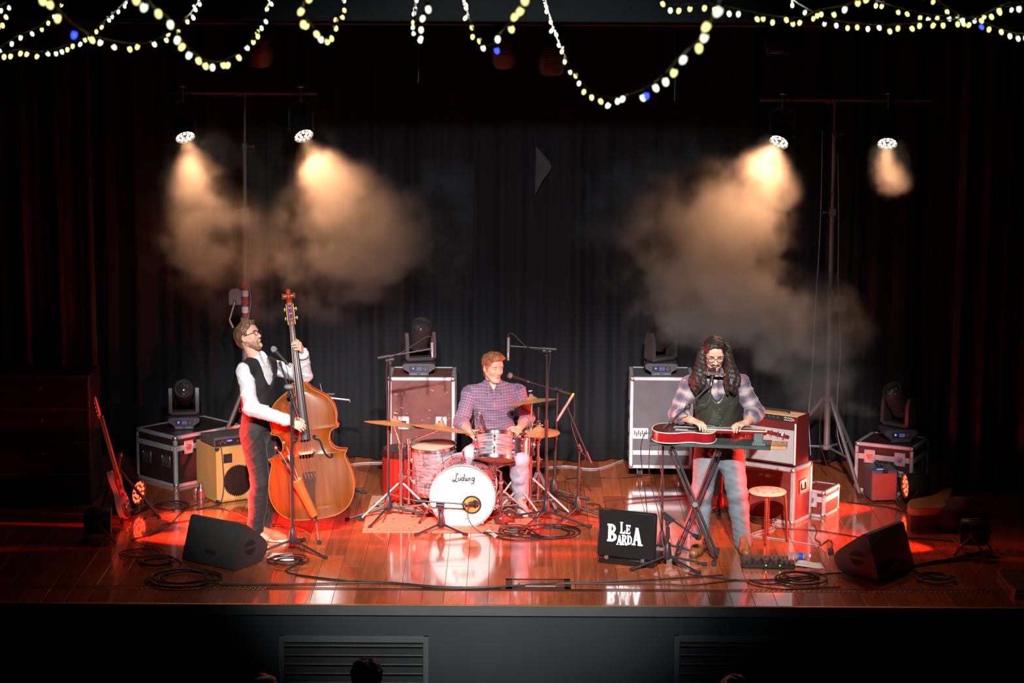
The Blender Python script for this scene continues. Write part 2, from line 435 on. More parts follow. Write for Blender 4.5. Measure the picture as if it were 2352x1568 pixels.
# apron
aprongrey = M('grey_green_paint', (.072, .082, .080), .55, var=.08, vscale=3, bump=.04, bscale=200)
apronface = M('slate_grey_paint', (.029, .032, .037), .6, var=.06, vscale=2, bump=.05, bscale=160)
m = MB(); m.box((0, .06, -.60), (2*SX, .1, 1.04)); o = m.build('wall_front', apronface, None, 0); o['kind'] = 'structure'; apron = o
m = MB(); m.box((0, .035, -.041), (2*SX, .09, .078), .003); o = m.build('trim_1', aprongrey, None, 0); o['kind'] = 'structure'
m = MB(); m.box((0, .003, -.001), (2*SX, .034, .006), .002); o = m.build('trim_2', M('brass_edge', (.45, .22, .09), .35, .5, var=.2), None, 0); o['kind'] = 'structure'
def vent(px0, px1, label):
    a = P(px0, 1457, .01); b = P(px1, 1457, .01); zt = a.z; wd = b.x-a.x; ht = .60
    t = thing('louvre_vent', label, 'vent', ((a.x+b.x)/2, .0, zt-ht), 0, 'louvre vents in the stage front')
    m = MB(); m.box((0, -.0, ht/2), (wd-.02, .016, ht-.02)); m.build('backing', M('vent_shadow', (.02, .022, .024), .8, var=.1), t, 0)
    fr = aprongrey
    for n_, c, s_ in (('frame_rail', (0, -.012, ht-.024), (wd, .03, .048)), ('frame_rail', (0, -.012, .024), (wd, .03, .048)),
                      ('frame_stile', (-wd/2+.021, -.012, ht/2), (.042, .028, ht)), ('frame_stile', (wd/2-.021, -.012, ht/2), (.042, .028, ht))):
        m = MB(); m.box(c, s_, .003); m.build(n_, fr, t, 0)
    mm = MB(); X = Matrix.Rotation(-38*D2R, 4, 'X'); mm.box((0, 0, 0), (wd-.09, .058, .008), .002, X)
    me = mm.mesh('slat', fr, 0); z = ht-.085
    while z > .06: obj('slat', me, t, (0, -.018, z)); z -= .0715
vent(640, 985, 'louvred metal vent in the stage front left of centre')
vent(1548, 1886, 'louvred metal vent in the dim stage front at right')

# hall floor, stage house
m = MB(); m.box((0, -8.0, -1.15), (16, 16.2, .06)); o = m.build('hall_floor', M('hall_carpet', (.03, .028, .03), .9, var=.2), None, 0); o['kind'] = 'structure'
wallm = M('black_wall_paint', (.012, .012, .013), .8, var=.1)
for n_, c, s_ in (('wall_back', (0, 5.35, 2.0), (2*SX+.4, .1, 7)), ('wall_left', (-SX-.1, 2.65, 2.5), (.1, 5.4, 5.4)), ('wall_right', (SX+.1, 2.65, 2.5), (.1, 5.4, 5.4)),
                  ('ceiling', (0, 2.6, 5.55), (2*SX+.4, 5.6, .1))):
    m = MB(); m.box(c, s_); o = m.build(n_, wallm, None, 0); o['kind'] = 'structure'
# proscenium border above the stage front
zb = P(1176, 50, .15).z
m = MB(); m.box((0, .15, zb+.6), (2*SX, .08, 1.2), .01); o = m.build('proscenium_header', M('dark_green_border', (.016, .021, .019), .8, var=.1), None, 0); o['kind'] = 'structure'

# ------------------------------------------------------------------ curtains
velvet = M('black_velvet', (.0066, .0074, .0095), .9, bump=.25, bscale=35, stretch=(1, 1, .08))
legcloth = M('brown_red_lit_velvet', (.012, .006, .004), .9, sheen=.08, bump=.25, bscale=35, stretch=(1, 1, .08))  # drape cloth, its brown tint standing for red light on it
def curtain(name, label, x0, x1, Y, z0, z1, folds, amp, mat, seed, group, axis='x'):
    r_ = random.Random(seed); nx = int(folds*14); nz = 14; vs = []; fs = []
    ph = [r_.uniform(0, 6.28) for _ in range(6)]; fr = [folds*r_.uniform(.62, .72), folds*.31, folds*1.33]
    for k in range(nz+1):
        z = z0+(z1-z0)*k/nz; g = .75+.35*(1-k/nz)
        for i in range(nx+1):
            u = i/nx; w_ = .25*math.sin(2.2*z+ph[3]+u*9)
            wob = 1.1*math.sin(6.283*folds*.13*u+ph[4])+.7*math.sin(6.283*folds*.21*u+ph[5])
            y = amp*g*((.55+.45*math.sin(6.283*folds*.17*u+ph[2]))*math.sin(6.283*fr[0]*u+ph[0]+w_*.6+wob)+.5*math.sin(6.283*fr[1]*u+ph[1])+.22*math.sin(6.283*fr[2]*u+ph[2]+w_))
            s_ = x0+(x1-x0)*u
            vs.append((s_, Y+y, z) if axis == 'x' else (Y+y, s_, z))
    for k in range(nz):
        for i in range(nx):
            a = k*(nx+1)+i; fs.append((a, a+1, a+nx+2, a+nx+1))
    mb = MB(); mb.add(vs, fs); o = mb.build(name, mat, None, 180)
    sd = o.modifiers.new('thick', 'SOLIDIFY'); sd.thickness = .006
    return tag(o, label, 'curtain', group)
G = 'black velvet drapes around the stage'
curtain('stage_curtain', 'black velvet backdrop panel behind the upright bass player', -5.3, -2.25, 4.82, .012, 5.4, 17, .05, velvet, 1, G)
curtain('stage_curtain', 'black velvet backdrop panel behind the left tall road case', -2.3, -.02, 4.80, .012, 5.4, 13, .055, velvet, 2, G)
curtain('stage_curtain', 'black velvet backdrop panel directly behind the drummer', -.12, 1.35, 4.74, .012, 5.4, 8, .06, velvet, 3, G)
curtain('stage_curtain', 'black velvet backdrop panel behind the long-haired guitarist', 1.30, 3.2, 4.80, .012, 5.4, 11, .05, velvet, 4, G)
curtain('stage_curtain', 'black velvet backdrop panel at the dark far right back', 3.15, 5.3, 4.82, .012, 5.4, 12, .05, velvet, 5, G)
curtain('side_curtain', 'narrow brownish red-lit wing drape behind the leaning electric guitar', -4.35, -3.72, 3.62, .012, 5.3, 5, .05, legcloth, 6, G)
curtain('side_curtain', 'wide black wing drape at the left edge', -5.45, -4.45, 2.0, .012, 5.3, 6, .05, velvet, 7, G)
curtain('side_curtain', 'brownish red-lit wing drape behind the right hand road case', 3.95, 4.75, 3.62, .012, 5.3, 6, .05, legcloth, 8, G)
curtain('side_curtain', 'wide black wing drape at the right edge', 4.55, 5.45, 2.2, .012, 5.3, 6, .05, velvet, 9, G)
# pale lining corner showing where two backdrop panels part
a, b_, c = P(1231, 335, 4.66), P(1266, 385, 4.66), P(1229, 448, 4.66)
m = MB(); pts = spline([a, lerp(a, b_, .55)+Vector((.012, -.02, .01)), b_, lerp(b_, c, .5)+Vector((-.01, -.02, 0)), c], 5); n = len(pts)
m.add(pts+[p+Vector((0, .012, 0)) for p in pts], [tuple(range(n))[::-1], tuple(range(n, 2*n))]+[(i, (i+1) % n, (i+1) % n+n, i+n) for i in range(n)])
o = m.build('curtain_lining', M('grey_lining', (.07, .07, .072), .9, var=.1), None, 0); tag(o, 'small pale triangular flap of lining at the backdrop join', 'curtain lining')

# ------------------------------------------------------------------ road cases
def local(root_c, rotz): return Matrix.Rotation(rotz, 4, 'Z')
def _rect(x0, y0, x1, y1): return [(x0, y0), (x1, y0), (x1, y1), (x0, y1)]
CAPS = {'T': [_rect(0, .78, 1, 1), _rect(.36, 0, .64, .8)], 'H': [_rect(0, 0, .28, 1), _rect(.72, 0, 1, 1), _rect(.2, .4, .8, .62)], 'O': [_rect(0, 0, .27, 1), _rect(.73, 0, 1, 1), _rect(.2, 0, .8, .2), _rect(.2, .8, .8, 1)], 'N': [_rect(0, 0, .26, 1), _rect(.74, 0, 1, 1), [(.0, 1), (.74, 0), (1, 0), (.28, 1)]]}
def road_case(label, loc, rotz, L, W, H, panel, lid=None, handles=(), latches=(), casters=0.0, plates=(), trim=.032, band=None, group='aluminium-edged road cases'):
    t = thing('flight_case', label, 'flight case', loc, rotz, group)
    z0 = casters; e = trim
    m = MB(); m.box((0, 0, z0+H/2), (L-.012, W-.012, H-.012), .002); m.build('body', panel, t, 0)
    # edge extrusions
    for sx in (-1, 1):
        for sy in (-1, 1):
            m = MB(); m.box((sx*(L/2-e/2), sy*(W/2-e/2), z0+H/2), (e, e, H-.01), .004); m.build('edge_trim', alu, t, 0)
    for sz in (0, 1):
        z = z0+(e/2 if sz == 0 else H-e/2)
        for sy in (-1, 1): m = MB(); m.box((0, sy*(W/2-e/2), z), (L-.01, e, e), .004); m.build('edge_trim', alu, t, 0)
        for sx in (-1, 1): m = MB(); m.box((sx*(L/2-e/2), 0, z), (e, W-.01, e), .004); m.build('edge_trim', alu, t, 0)
    mm = MB(); mm.ball((0, 0, 0), .028, 10, 6); mm.box((0, 0, 0), (.052, .052, .052), .016); cm = mm.mesh('ball_corner', steel, 60)
    for sx in (-1, 1):
        for sy in (-1, 1):
            for sz in (0, 1): obj('ball_corner', cm, t, (sx*(L/2-.02), sy*(W/2-.02), z0+(.022 if sz == 0 else H-.022)))
    if lid is not None:
        z = z0+lid
        m = MB()
        for sy in (-1, 1): m.box((0, sy*(W/2-.001), z), (L-2*e, .008, .05), .002)
        for sx in (-1, 1): m.box((sx*(L/2-.001), 0, z), (.008, W-2*e, .05), .002)
        m.build('lid_band', alu, t, 0)
        m = MB(); m.box((0, 0, z+.027), (L+.004, W+.004, .004)); m.build('lid_seam', ply_black, t, 0)
    if band is not None:
        m = MB(); m.box((0, -W/2-.001, z0+band), (L-2*e, .008, .045), .002); m.build('front_band', alu, t, 0)
    def fx(face, u, v):                                    # a frame on one face: x right, y up, z out
        if face == 'f': return T((u, -W/2, z0+v), Matrix(((1, 0, 0), (0, 0, -1), (0, 1, 0))))
        if face == 'l': return T((-L/2, u, z0+v), Matrix(((0, 0, -1), (-1, 0, 0), (0, 1, 0))))
        return T((L/2, u, z0+v), Matrix(((0, 0, 1), (1, 0, 0), (0, 1, 0))))
    for (face, u, v) in handles:
        X = fx(face, u, v); m = MB(); m.X = X
        for a in (-1, 1): m.box((a*.058, 0, .001), (.014, .12, .006), .002); m.box((0, a*.053, .001), (.13, .014, .006), .002)
        h_ = m.build('handle', steel, t)
        m = MB(); m.X = X; m.box((0, 0, -.0025), (.11, .1, .008)); m.build('dish', M('handle_dish', (.28, .28, .29), .35, .8, var=.2), h_)
        m = MB(); m.X = X; m.tube([(-.04, .03, .004), (-.04, -.025, .009), (.04, -.025, .009), (.04, .03, .004)], .006, 8); m.build('grip', rubber, h_)
    for (face, u, v) in latches:
        X = fx(face, u, v); m = MB(); m.X = X; m.box((0, 0, .004), (.10, .12, .006), .003)
        for a in (-1, 1): m.box((a*.046, 0, .007), (.010, .12, .006), .002); m.box((0, a*.056, .007), (.10, .010, .006), .002)
        h_ = m.build('latch', alu, t)
        m = MB(); m.X = X; m.box((0, .012, .012), (.052, .02, .01), .003); m.lathe([(.0001, .019), (.024, .019), (.026, .008)], 14); m.build('turn_key', chrome, h_)
        m = MB(); m.X = X
        for a in (-1, 1):
            for b_ in (-1, 1): m.ball((a*.04, b_*.05, .008), .005, 6, 4)
        m.build('rivet', steel, h_)
    for (face, u, v, w_, h_, *txt) in plates:
        m = MB(); m.X = fx(face, u, v); m.box((0, 0, -.001), (w_, h_, .004), .001); p_ = m.build('label_plate', whitepl, t)
        m = MB(); m.X = fx(face, u, v)
        if txt:
            for i, ch in enumerate(txt[0]):
                cw, chh = w_*.19, h_*.62; x0 = -w_*.44+i*w_*.225
                for pl in CAPS[ch]: m.prism([(x0+x*cw, -chh/2+y*chh) for x, y in pl], .0008, .0022)
        else:
            for a in range(7): m.box((-w_*.38+a*w_*.125, h_*.08*(-1)**a, .0015), (w_*.07, h_*.42, .001))
        m.build('print', ply_black, p_, 0)
    if casters:
        for sx in (-1, 1):
            for sy in (-1, 1):
                c = (sx*(L/2-.1), sy*(W/2-.1), 0)
                m = MB(); m.box((c[0], c[1], z0-.006), (.09, .08, .012), .002)
                for a in (-1, 1): m.box((c[0]+a*.021, c[1]+.01, z0-.04), (.005, .05, .07), .001)
                k_ = m.build('caster', steel, t); m = MB(); m.cyl((c[0]-.016, c[1]+.012, .042), (c[0]+.016, c[1]+.012, .042), .042, 18); m.build('wheel', rubber, k_)
    return t

# tall cases at the back
YB = 3.98
def tall(pl, pr, label, panel, **kw):
    a = P(pl, 1066, YB); b = P(pr, 1066, YB); wd = b.x-a.x
    H = P(pl, 866, YB).z-.11
    return road_case(label, ((a.x+b.x)/2, YB+.27, 0), kw.pop('rot', 0), wd, .54, H, panel, casters=.11, **kw), H, wd
ca, HA, WA = tall(892, 1045, 'tall brown road case with white edges behind the floor tom', M('scuffed_brown_panel', (.15, .052, .045), .45, var=.25, vscale=6, bump=.08), latches=(('f', -.165, .42), ('f', .18, .42)), rot=.0)
cb, HB, WB = tall(1447, 1592, 'tall grey road case on casters left of the guitarist', ply_grey, band=.15, plates=(('f', -.19, .33, .14, .1),), handles=(('l', -.02, .52), ('l', -.02, .22)), rot=-.03)
# scuffs on the brown case: short pale scratches
m = MB(); rr = random.Random(3)
for i in range(26):
    x = rr.uniform(-WA*.42, WA*.42); z = .11+rr.uniform(.2, HA-.08); l = rr.uniform(.005, .03); an = rr.uniform(-.5, .9)
    m.box((0, 0, 0), (l, .0012, rr.uniform(.0015, .004)), 0, T((x, -.27+.0055, z)) @ Matrix.Rotation(an, 4, 'Y'))
m.build('scratch', M('raw_scratch', (.55, .42, .36), .7, var=.2), ca, 0)['kind'] = 'stuff'

# left low case with its corner towards the hall
c0 = F(404, 1121); av = Vector((-.40, .38, 0)).normalized(); bv = Vector((av.y, -av.x, 0)); La, Lb = .58, .78
cc = c0+av*La/2+bv*Lb/2; rz = math.atan2(bv.y, bv.x)
lowL = road_case('low black road case with recessed handles under left moving light', (cc.x, cc.y, 0), rz, Lb, La, .475, M('case_brown_black', (.032, .016, .014), .45, var=.2), lid=.36,
                 handles=(('l', .13, .23), ('l', -.15, .23)), latches=(('f', -.24, .36), ('f', .2, .36)))
# right low case
c0 = F(2094, 1142); av = Vector((-.95, .28, 0)).normalized(); bv = Vector((-av.y, av.x, 0))*-1
av = P(1959, 1010, 3.62)-P(2093, 1022, c0.y); av.z = 0; La = av.length; av.normalize(); bv = Vector((av.y, -av.x, 0)); Lb = .5
if bv.y < 0: bv = -bv
cc = c0+av*La/2+bv*Lb/2; rz = math.atan2(-av.y, -av.x)
lowR = road_case('low dark road case with pink-lit edges under far right moving light', (cc.x, cc.y, 0), rz, La, Lb, .455, M('case_dark_red', (.06, .018, .016), .45, var=.2), lid=.33,
                 latches=(('f', -.13, .335), ('f', .15, .335)), handles=(('r', -.12, .2), ('r', .12, .24)), plates=(('f', .12, .2, .125, .05, 'THON'),))
RC_R = (cc, rz, La, Lb)
# case under the guitar amplifier
c0 = F(1821, 1207); ang = 33*D2R; av = Vector((-math.cos(ang), math.sin(ang), 0)); bv = Vector((math.sin(ang), math.cos(ang), 0)); La, Lb = .52, .36
cc = c0+av*La/2+bv*Lb/2; rz = math.atan2(-av.y, -av.x)
ampcase = road_case('red-brown road case with silver edges carrying the guitar amplifier', (cc.x, cc.y, 0), rz, La, Lb, .495, redcase, handles=(('r', 0, .31),), trim=.034)
AMPC = (cc, rz, c0, av, bv)
# small case beside it
c0 = F(1893, 1190); ang = 30*D2R; av = Vector((-math.cos(ang), math.sin(ang), 0)); bv = Vector((math.sin(ang), math.cos(ang), 0)); ang2 = 62*D2R
La, Lb = .24, .34; cc = c0+av*La/2+bv*Lb/2
rz = math.atan2(-av.y, -av.x)
road_case('small red road case on the floor right of the amplifier', (cc.x, cc.y, 0), rz, La, Lb, .235, redcase, lid=.16, trim=.026, latches=(('f', .0, .15),))

# ------------------------------------------------------------------ moving head lights
mh_shell = M('moving_head_shell', (.030, .028, .028), .42, bump=.04, bscale=80)
mh_base = M('moving_head_base', (.06, .06, .07), .4, bump=.03, var=.06)
glass = M('lens_glass', (.03, .032, .035), .03, coat=1.0, spec=1.0, var=.1)
blue_led = M('blue_indicator', (.02, .02, .1), .4, emis=(.08, .12, 1.0), estr=4.0)
dim_lcd = M('display_glow', (.05, .06, .12), .3, emis=(.12, .16, .5), estr=.35)
def moving_head(label, loc, rotz, pan, tilt, s=1.0):
    t = thing('moving_head_light', label, 'stage light', loc, rotz, 'moving head lights on road cases')
    t.scale = (s, s, s)
    m = MB(); prof = [(-.09, 0), (.09, 0), (.092, .03), (.145, .065), (.15, .1), (.12, .112), (-.12, .112), (-.15, .1), (-.145, .065), (-.092, .03)]
    m.prism([(x, z) for x, z in prof], -.12, .12, Matrix(((1, 0, 0, 0), (0, 0, -1, 0), (0, 1, 0, 0), (0, 0, 0, 1))))
    base = m.build('base', mh_base, t, 30)
    m = MB(); m.box((0, -.1215, .062), (.17, .004, .05), .001); m.build('control_panel', M('panel_dark', (.03, .032, .05), .3, var=.1), base)
    m = MB(); m.box((.005, -.1245, .064), (.05, .003, .032)); m.build('display', dim_lcd, base)
    m = MB(); m.ball((-.052, -.125, .068), (.009, .003, .009), 10, 6); m.build('indicator', blue_led, base)
    m = MB()
    for (x, z) in ((.06, .078), (.06, .05), (.046, .064), (.074, .064), (.06, .064)): m.ball((x, -.1245, z), (.0055, .003, .0055), 8, 5)
    m.build('button', steel, base)
    m = MB()
    for i in range(4):
        for a in (-1, 1): m.cyl((a*.045+(i-1.5)*.014, -.1205, .016), (a*.045+(i-1.5)*.014, -.127, .016), .0045, 8)
    m.build('socket', steel, base)
    R = Matrix.Rotation(pan, 4, 'Z')
    m = MB(); m.X = T((0, 0, .118)) @ R
    m.box((0, 0, .022), (.27, .13, .04), .015)
    for a in (-1, 1):
        out = [(-.065, .03), (.065, .03), (.058, .20), (.035, .27), (-.035, .27), (-.058, .20)]
        m.prism(out, -.017, .017, T((a*.128, 0, 0)) @ Matrix(((0, 0, 1, 0), (1, 0, 0, 0), (0, 1, 0, 0), (0, 0, 0, 1))))
    m.build('yoke', M('yoke_grey', (.045, .041, .041), .4, var=.08), t, 30)
    hd = T((0, 0, .118)) @ R @ T((0, 0, .215)) @ Matrix.Rotation(tilt, 4, 'X')
    m = MB(); m.X = hd
    m.lathe([(.0001, -.13), (.06, -.128), (.085, -.1), (.095, -.02), (.096, .08), (.094, .16), (.09, .175), (.078, .176), (.074, .165), (.0001, .16)], 28)
    for i in range(5): m.torus((0, 0, -.09+i*.02), .09, .004, 28, 6)
    m.box((0, .02, -.05), (.2, .05, .05), .015)
    head = m.build('head', mh_shell, t)
    m = MB(); m.X = hd; m.lathe([(.076, .150), (.07, .166), (.05, .178), (.025, .185), (.0001, .187)], 28); m.build('lens', glass, head)
    m = MB(); m.X = hd; m.torus((0, 0, .176), .084, .007, 32, 8); m.build('lens_ring', mh_shell, head)
    return t
zc = .11+HA
moving_head('moving light tilted up on the tall brown road case', (P(964, 850, YB+.27).x, YB+.2, .11+HA), 0, .30, .62, 1.0)
moving_head('moving light aimed right on the tall grey road case', (P(1516, 850, YB+.27).x, YB+.2, .11+HB), 0, .62, .85, 1.0)
moving_head('moving light facing the hall on low left case', (P(425, 990, 4.05).x, 4.02, .475), .12, .02, 1.12, .95)
moving_head('dark moving light on the far right road case', (P(2060, 1000, 3.75).x, 3.72, .455), .1, -.85, .70, 1.02)

# ------------------------------------------------------------------ LED par lights
def led_par(name, label, loc, direction, led_mat, hang=None, group=None, r=.085, n_out=12, n_in=6, floor=False, depth=.16):
    d = Vector(direction).normalized(); R = frame_from(d, (1, 0, 0)); X = T((0, 0, 0), R)
    t = thing(name, label, 'stage light', loc, 0, group)
    m = MB(); m.X = X
    m.lathe([(.0001, -depth), (r*.75, -depth), (r*.95, -depth+.03), (r, -.02), (r, .012), (r*.93, .014), (r*.90, -.004), (.0001, -.004)], 28)
    for k in range(10):
        a = 2*math.pi*k/10; m.box((r*.98*math.cos(a), r*.98*math.sin(a), -depth*.55), (.012, .012, depth*.6), .003)
    hs = m.build('housing', black, t)
    m = MB(); m.X = X; m.torus((0, 0, .012), r*.98, .006, 32, 8); m.build('bezel', M('bezel', (.05, .045, .04), .4, .3, var=.1), hs)
    mm = MB(); mm.X = X.to_3x3().to_4x4(); mm.lathe([(.0125*r/.085, 0), (.0115*r/.085, .004), (.007*r/.085, .007), (.0001, .008)], 12)
    lm = mm.mesh('led', led_mat, 60)
    for (cnt, rad, ph) in ((n_out, r*.73, 0), (n_in, r*.36, .3)):
        for k in range(cnt):
            a = 2*math.pi*k/cnt+ph; p = X @ Vector((rad*math.cos(a), rad*math.sin(a), -.002)); obj('led', lm, hs, p)
    side = R @ Vector((1, 0, 0)); side = Vector((side.x, side.y, 0)).normalized() if abs(side.z) < .9 else Vector((1, 0, 0))
    if hang is not None:                                   # U bracket up to a clamp on the bar
        mid = Vector(d)*(-depth*.45); m = MB(); up = Vector((0, 0, 1)); hz = hang
        m.tube([mid+side*(r+.012), mid+side*(r+.018)+up*hz*.55, mid+side*.03+up*hz*.66, mid-side*.03+up*hz*.66, mid-side*(r+.018)+up*hz*.55, mid-side*(r+.012)], .007, 6)
        m.build('yoke', black, t)
        m = MB(); m.cyl(mid+up*hz*.64, mid+up*(hz-.02), .012, 8); m.torus((mid.x, mid.y, mid.z+hz), .03, .008, 16, 6, T((0, 0, 0))); m.build('clamp', steel, t)
        for a in (-1, 1): m = MB(); m.cyl(mid+side*a*(r+.004), mid+side*a*(r+.03), .016, 10); m.build('knob', blackplastic, t)
    if floor:                                              # double bracket standing on the floor
        zb = -loc[2]; mid = Vector(d)*(-depth*.4)
        bk = Vector((-d.x, -d.y, 0)).normalized()
        for sgn, nm in ((1, 'foot_bracket'), (-1, 'foot_bracket')):
            m = MB(); e0 = mid+side*(r+.02); e1 = mid-side*(r+.02); off = bk*(.13*sgn)
            f0 = Vector((e0.x, e0.y, zb+.008))+off; f1 = Vector((e1.x, e1.y, zb+.008))+off
            m.tube([e0, lerp(e0, f0, .96), f0, f1, lerp(e1, f1, .96), e1], .009, 6); m.build(nm, black, t)
        for a in (-1, 1): m = MB(); m.cyl(mid+side*a*(r+.002), mid+side*a*(r+.05), .02, 10); m.build('knob', blackplastic, t)
    return t
warm_led = M('warm_white_led', (.9, .7, .5), .3, emis=(1.0, .72, .5), estr=14.0)
red_led = M('red_led', (.5, .02, .02), .3, emis=(1.0, .05, .02), estr=7.0)

# ------------------------------------------------------------------ wind-up lifting towers with their lamps
poleg = M('tower_aluminium', (.22, .205, .20), .42, .5, var=.12, vscale=12)
towerred = M('red_tower_tape', (.45, .03, .02), .4, var=.2)
YT = 3.95
def tower(px_base, px_top, y_bar, bx0, bx1, label, winch_left, sections, legs, leg_len):
    b = P(px_base, 1100, YT); b.z = 0; top = P(px_top, y_bar, YT)
    t = thing('lighting_tower', label, 'lighting stand', (b.x, YT, 0), 0, 'wind-up lighting towers')
    o0 = Vector((b.x, YT, 0)); zs = [.32]+[P(px_top, y, YT).z for y in sections]+[top.z]
    rs = [.030, .0245, .018, .012][:len(zs)-1]
    for i in range(len(zs)-1):
        fx = lambda z: (top.x-b.x)*(z/top.z)
        m = MB(); a = Vector((fx(zs[i]), 0, zs[i])); c = Vector((fx(zs[i+1]), 0, zs[i+1])); m.cyl(a, c, rs[i], 14)
        m.build('mast_section', poleg, t)
        m = MB(); m.box((c.x, 0, c.z-.03), (rs[i]*2.6, rs[i]*2.6, .07), .008); cl = m.build('collar', poleg, t)
        m = MB(); sd = -1 if i % 2 else 1
        m.cyl((c.x, 0, c.z-.03), (c.x+sd*.07, -.01, c.z-.03), .005, 6); m.ball((c.x+sd*.075, -.01, c.z-.03), .012, 8, 5); m.build('locking_pin', M('pin_orange', (.5, .12, .04), .4, var=.1), cl)
    # crossbar
    l = P(bx0, y_bar, YT)-o0; r = P(bx1, y_bar, YT)-o0
    m = MB(); m.cyl(l, Vector((r.x, 0, l.z)), .024, 14); bar = m.build('crossbar', M('bar_dark', (.12, .085, .07), .5, .3, var=.2), t)
    m = MB()
    for sg in (-1, 1): m.tube([(fx(top.z), 0, l.z-.16), (fx(top.z)+sg*.09, 0, l.z-.02)], .008, 6)
    m.build('brace', black, bar)
    # winch
    zw = P(px_top, 680 if winch_left else 695, YT).z; sx = -1 if winch_left else 1; wx = fx(zw)+sx*.085
    m = MB(); m.prism([(-.055, -.07), (.055, -.07), (.055, .045), (.03, .075), (-.03, .075), (-.055, .045)], -.03, .03, T((wx, -.03, zw), Matrix(((1, 0, 0), (0, 0, -1), (0, 1, 0)))))
    wn = m.build('winch', M('winch_grey', (.22, .21, .22), .45, .3, var=.1), t, 30)
    m = MB(); m.cyl((wx, -.02, zw-.04), (wx, -.085, zw-.04), .018, 14); m.build('axle', chrome, wn)
    m = MB(); m.cyl((wx, .02, zw), (wx, .07, zw), .05, 18); m.build('drum', steel, wn)
    if winch_left:
        h1 = P(527, 735, YT-.09)-o0; m = MB(); m.tube([(wx, -.08, zw-.04), h1], .009, 6); m.cyl(h1, h1+Vector((.03, -.0, -.07)), .014, 8); m.build('crank', steel, wn)
    m = MB()
    for dz in (.045, -.045): m.box((wx-sx*.05, -.03+.01, zw+dz), (.03, .03, .02), .003)
    m.build('bracket', poleg, wn)
    m = MB(); m.tube(spline([(wx, .02, zw+.05), (wx-sx*.03, .0, zw+.13), (fx(zw+.15)+sx*.035, 0, zw+.16)], 4), .003, 5); m.build('winch_cable', steel, wn)
    # red / white tape sleeve on the lower mast
    if winch_left:
        for k in range(6):
            z = zw+.13-k*.075; m = MB(); m.tube([(fx(z), 0, z), (fx(z), 0, z-.055)], .0312, 14); m.build('tape', towerred if k % 2 == 0 else whitepl, t)
    # tripod legs with braces
    hub_z = .78
    m = MB(); m.box((0, 0, hub_z), (.09, .09, .06), .012); m.build('leg_hub', poleg, t)
    m = MB(); m.box((0, 0, .33), (.085, .085, .05), .012); m.build('brace_hub', poleg, t)
    for a in legs:
        dv = Vector((math.cos(a), math.sin(a), 0))
        m = MB(); h_ = dv*.05+Vector((0, 0, hub_z)); f_ = dv*leg_len+Vector((0, 0, .025)); m.tube([h_, f_], .018, 8); lg = m.build('leg', poleg, t)
        m = MB(); m.box((0, 0, 0), (.05, .05, .04), .008, T((f_.x, f_.y, .02))); m.build('foot', rubber, lg)
        m = MB(); m.tube([dv*.04+Vector((0, 0, .33)), lerp(h_, f_, .62)], .011, 6); m.build('brace', poleg, lg)
    return t
tower(564, 562, 211, 392, 728, 'wind-up lighting tower behind the upright bass player', True, [728, 475, 328], (-.3, 1.5, 4.0), .5)
tower(1897, 1918, 227, 1745, 2140, 'wind-up lighting tower behind the guitar amplifier', False, [665, 480, 300], (2.72, -1.2, .9), .62)
GP = 'warm LED lamps hung on the lighting towers'
def tower_par(px, py, aim, label, hang_y, watt, ang):
    p = P(px, py, YT-.10); z1 = P(px, hang_y, YT).z
    led_par('led_par_light', label, p, aim, warm_led, hang=z1-p.z-.0, group=GP, r=.092, n_out=12, n_in=5)
    d = Vector(aim).normalized()
    s_ = spot('par_beam', p+d*.03, p+d*3, watt, (1.0, .46, .22), ang, 1.0, .07)
TP = [(425, 313, (.30, -.62, -.78), 'leftmost glowing lamp on the left lighting tower', 211, 165, 62),
      (697, 310, (.36, -.66, -.72), 'glowing lamp on the right arm of the left lighting tower', 211, 210, 75),
      (1790, 324, (-.40, -.66, -.72), 'glowing lamp on the left arm of the right lighting tower', 227, 210, 88),
      (2038, 328, (-.10, -.68, -.74), 'rightmost glowing lamp on the right lighting tower', 227, 80, 60)]
for a in TP: tower_par(*a)

# floor pars, red
GF = 'red LED lamps standing on the stage floor'
def floor_par(px, py, base_y, aim, label, watt, ang):
    b = F(px, base_y); z = P(px, py, b.y).z
    led_par('floor_par_light', label, (b.x, b.y, z), aim, red_led, group=GF, r=.11, n_out=12, n_in=6, floor=True, depth=.2)
    d = Vector(aim).normalized(); c = Vector((b.x, b.y, z))
    spot('floor_par_beam', c+d*.04, c+d*2, watt, (1.0, .05, .03), ang, .6, .09)
floor_par(252, 1195, 1238, (.98, .12, -.02), 'black floor lamp with red glow in front of leaning guitar', 1000, 52)
floor_par(318, 1130, 1172, (.90, -.42, -.08), 'red-glowing floor lamp behind the leaning guitar', 1000, 56)
floor_par(2080, 1115, 1163, (-.98, -.14, -.03), 'red-glowing floor lamp in front of the far right case', 800, 52)
floor_par(2212, 1220, 1268, (-.93, .34, -.06), 'black floor lamp with red rim beside the right wing drape', 600, 52)

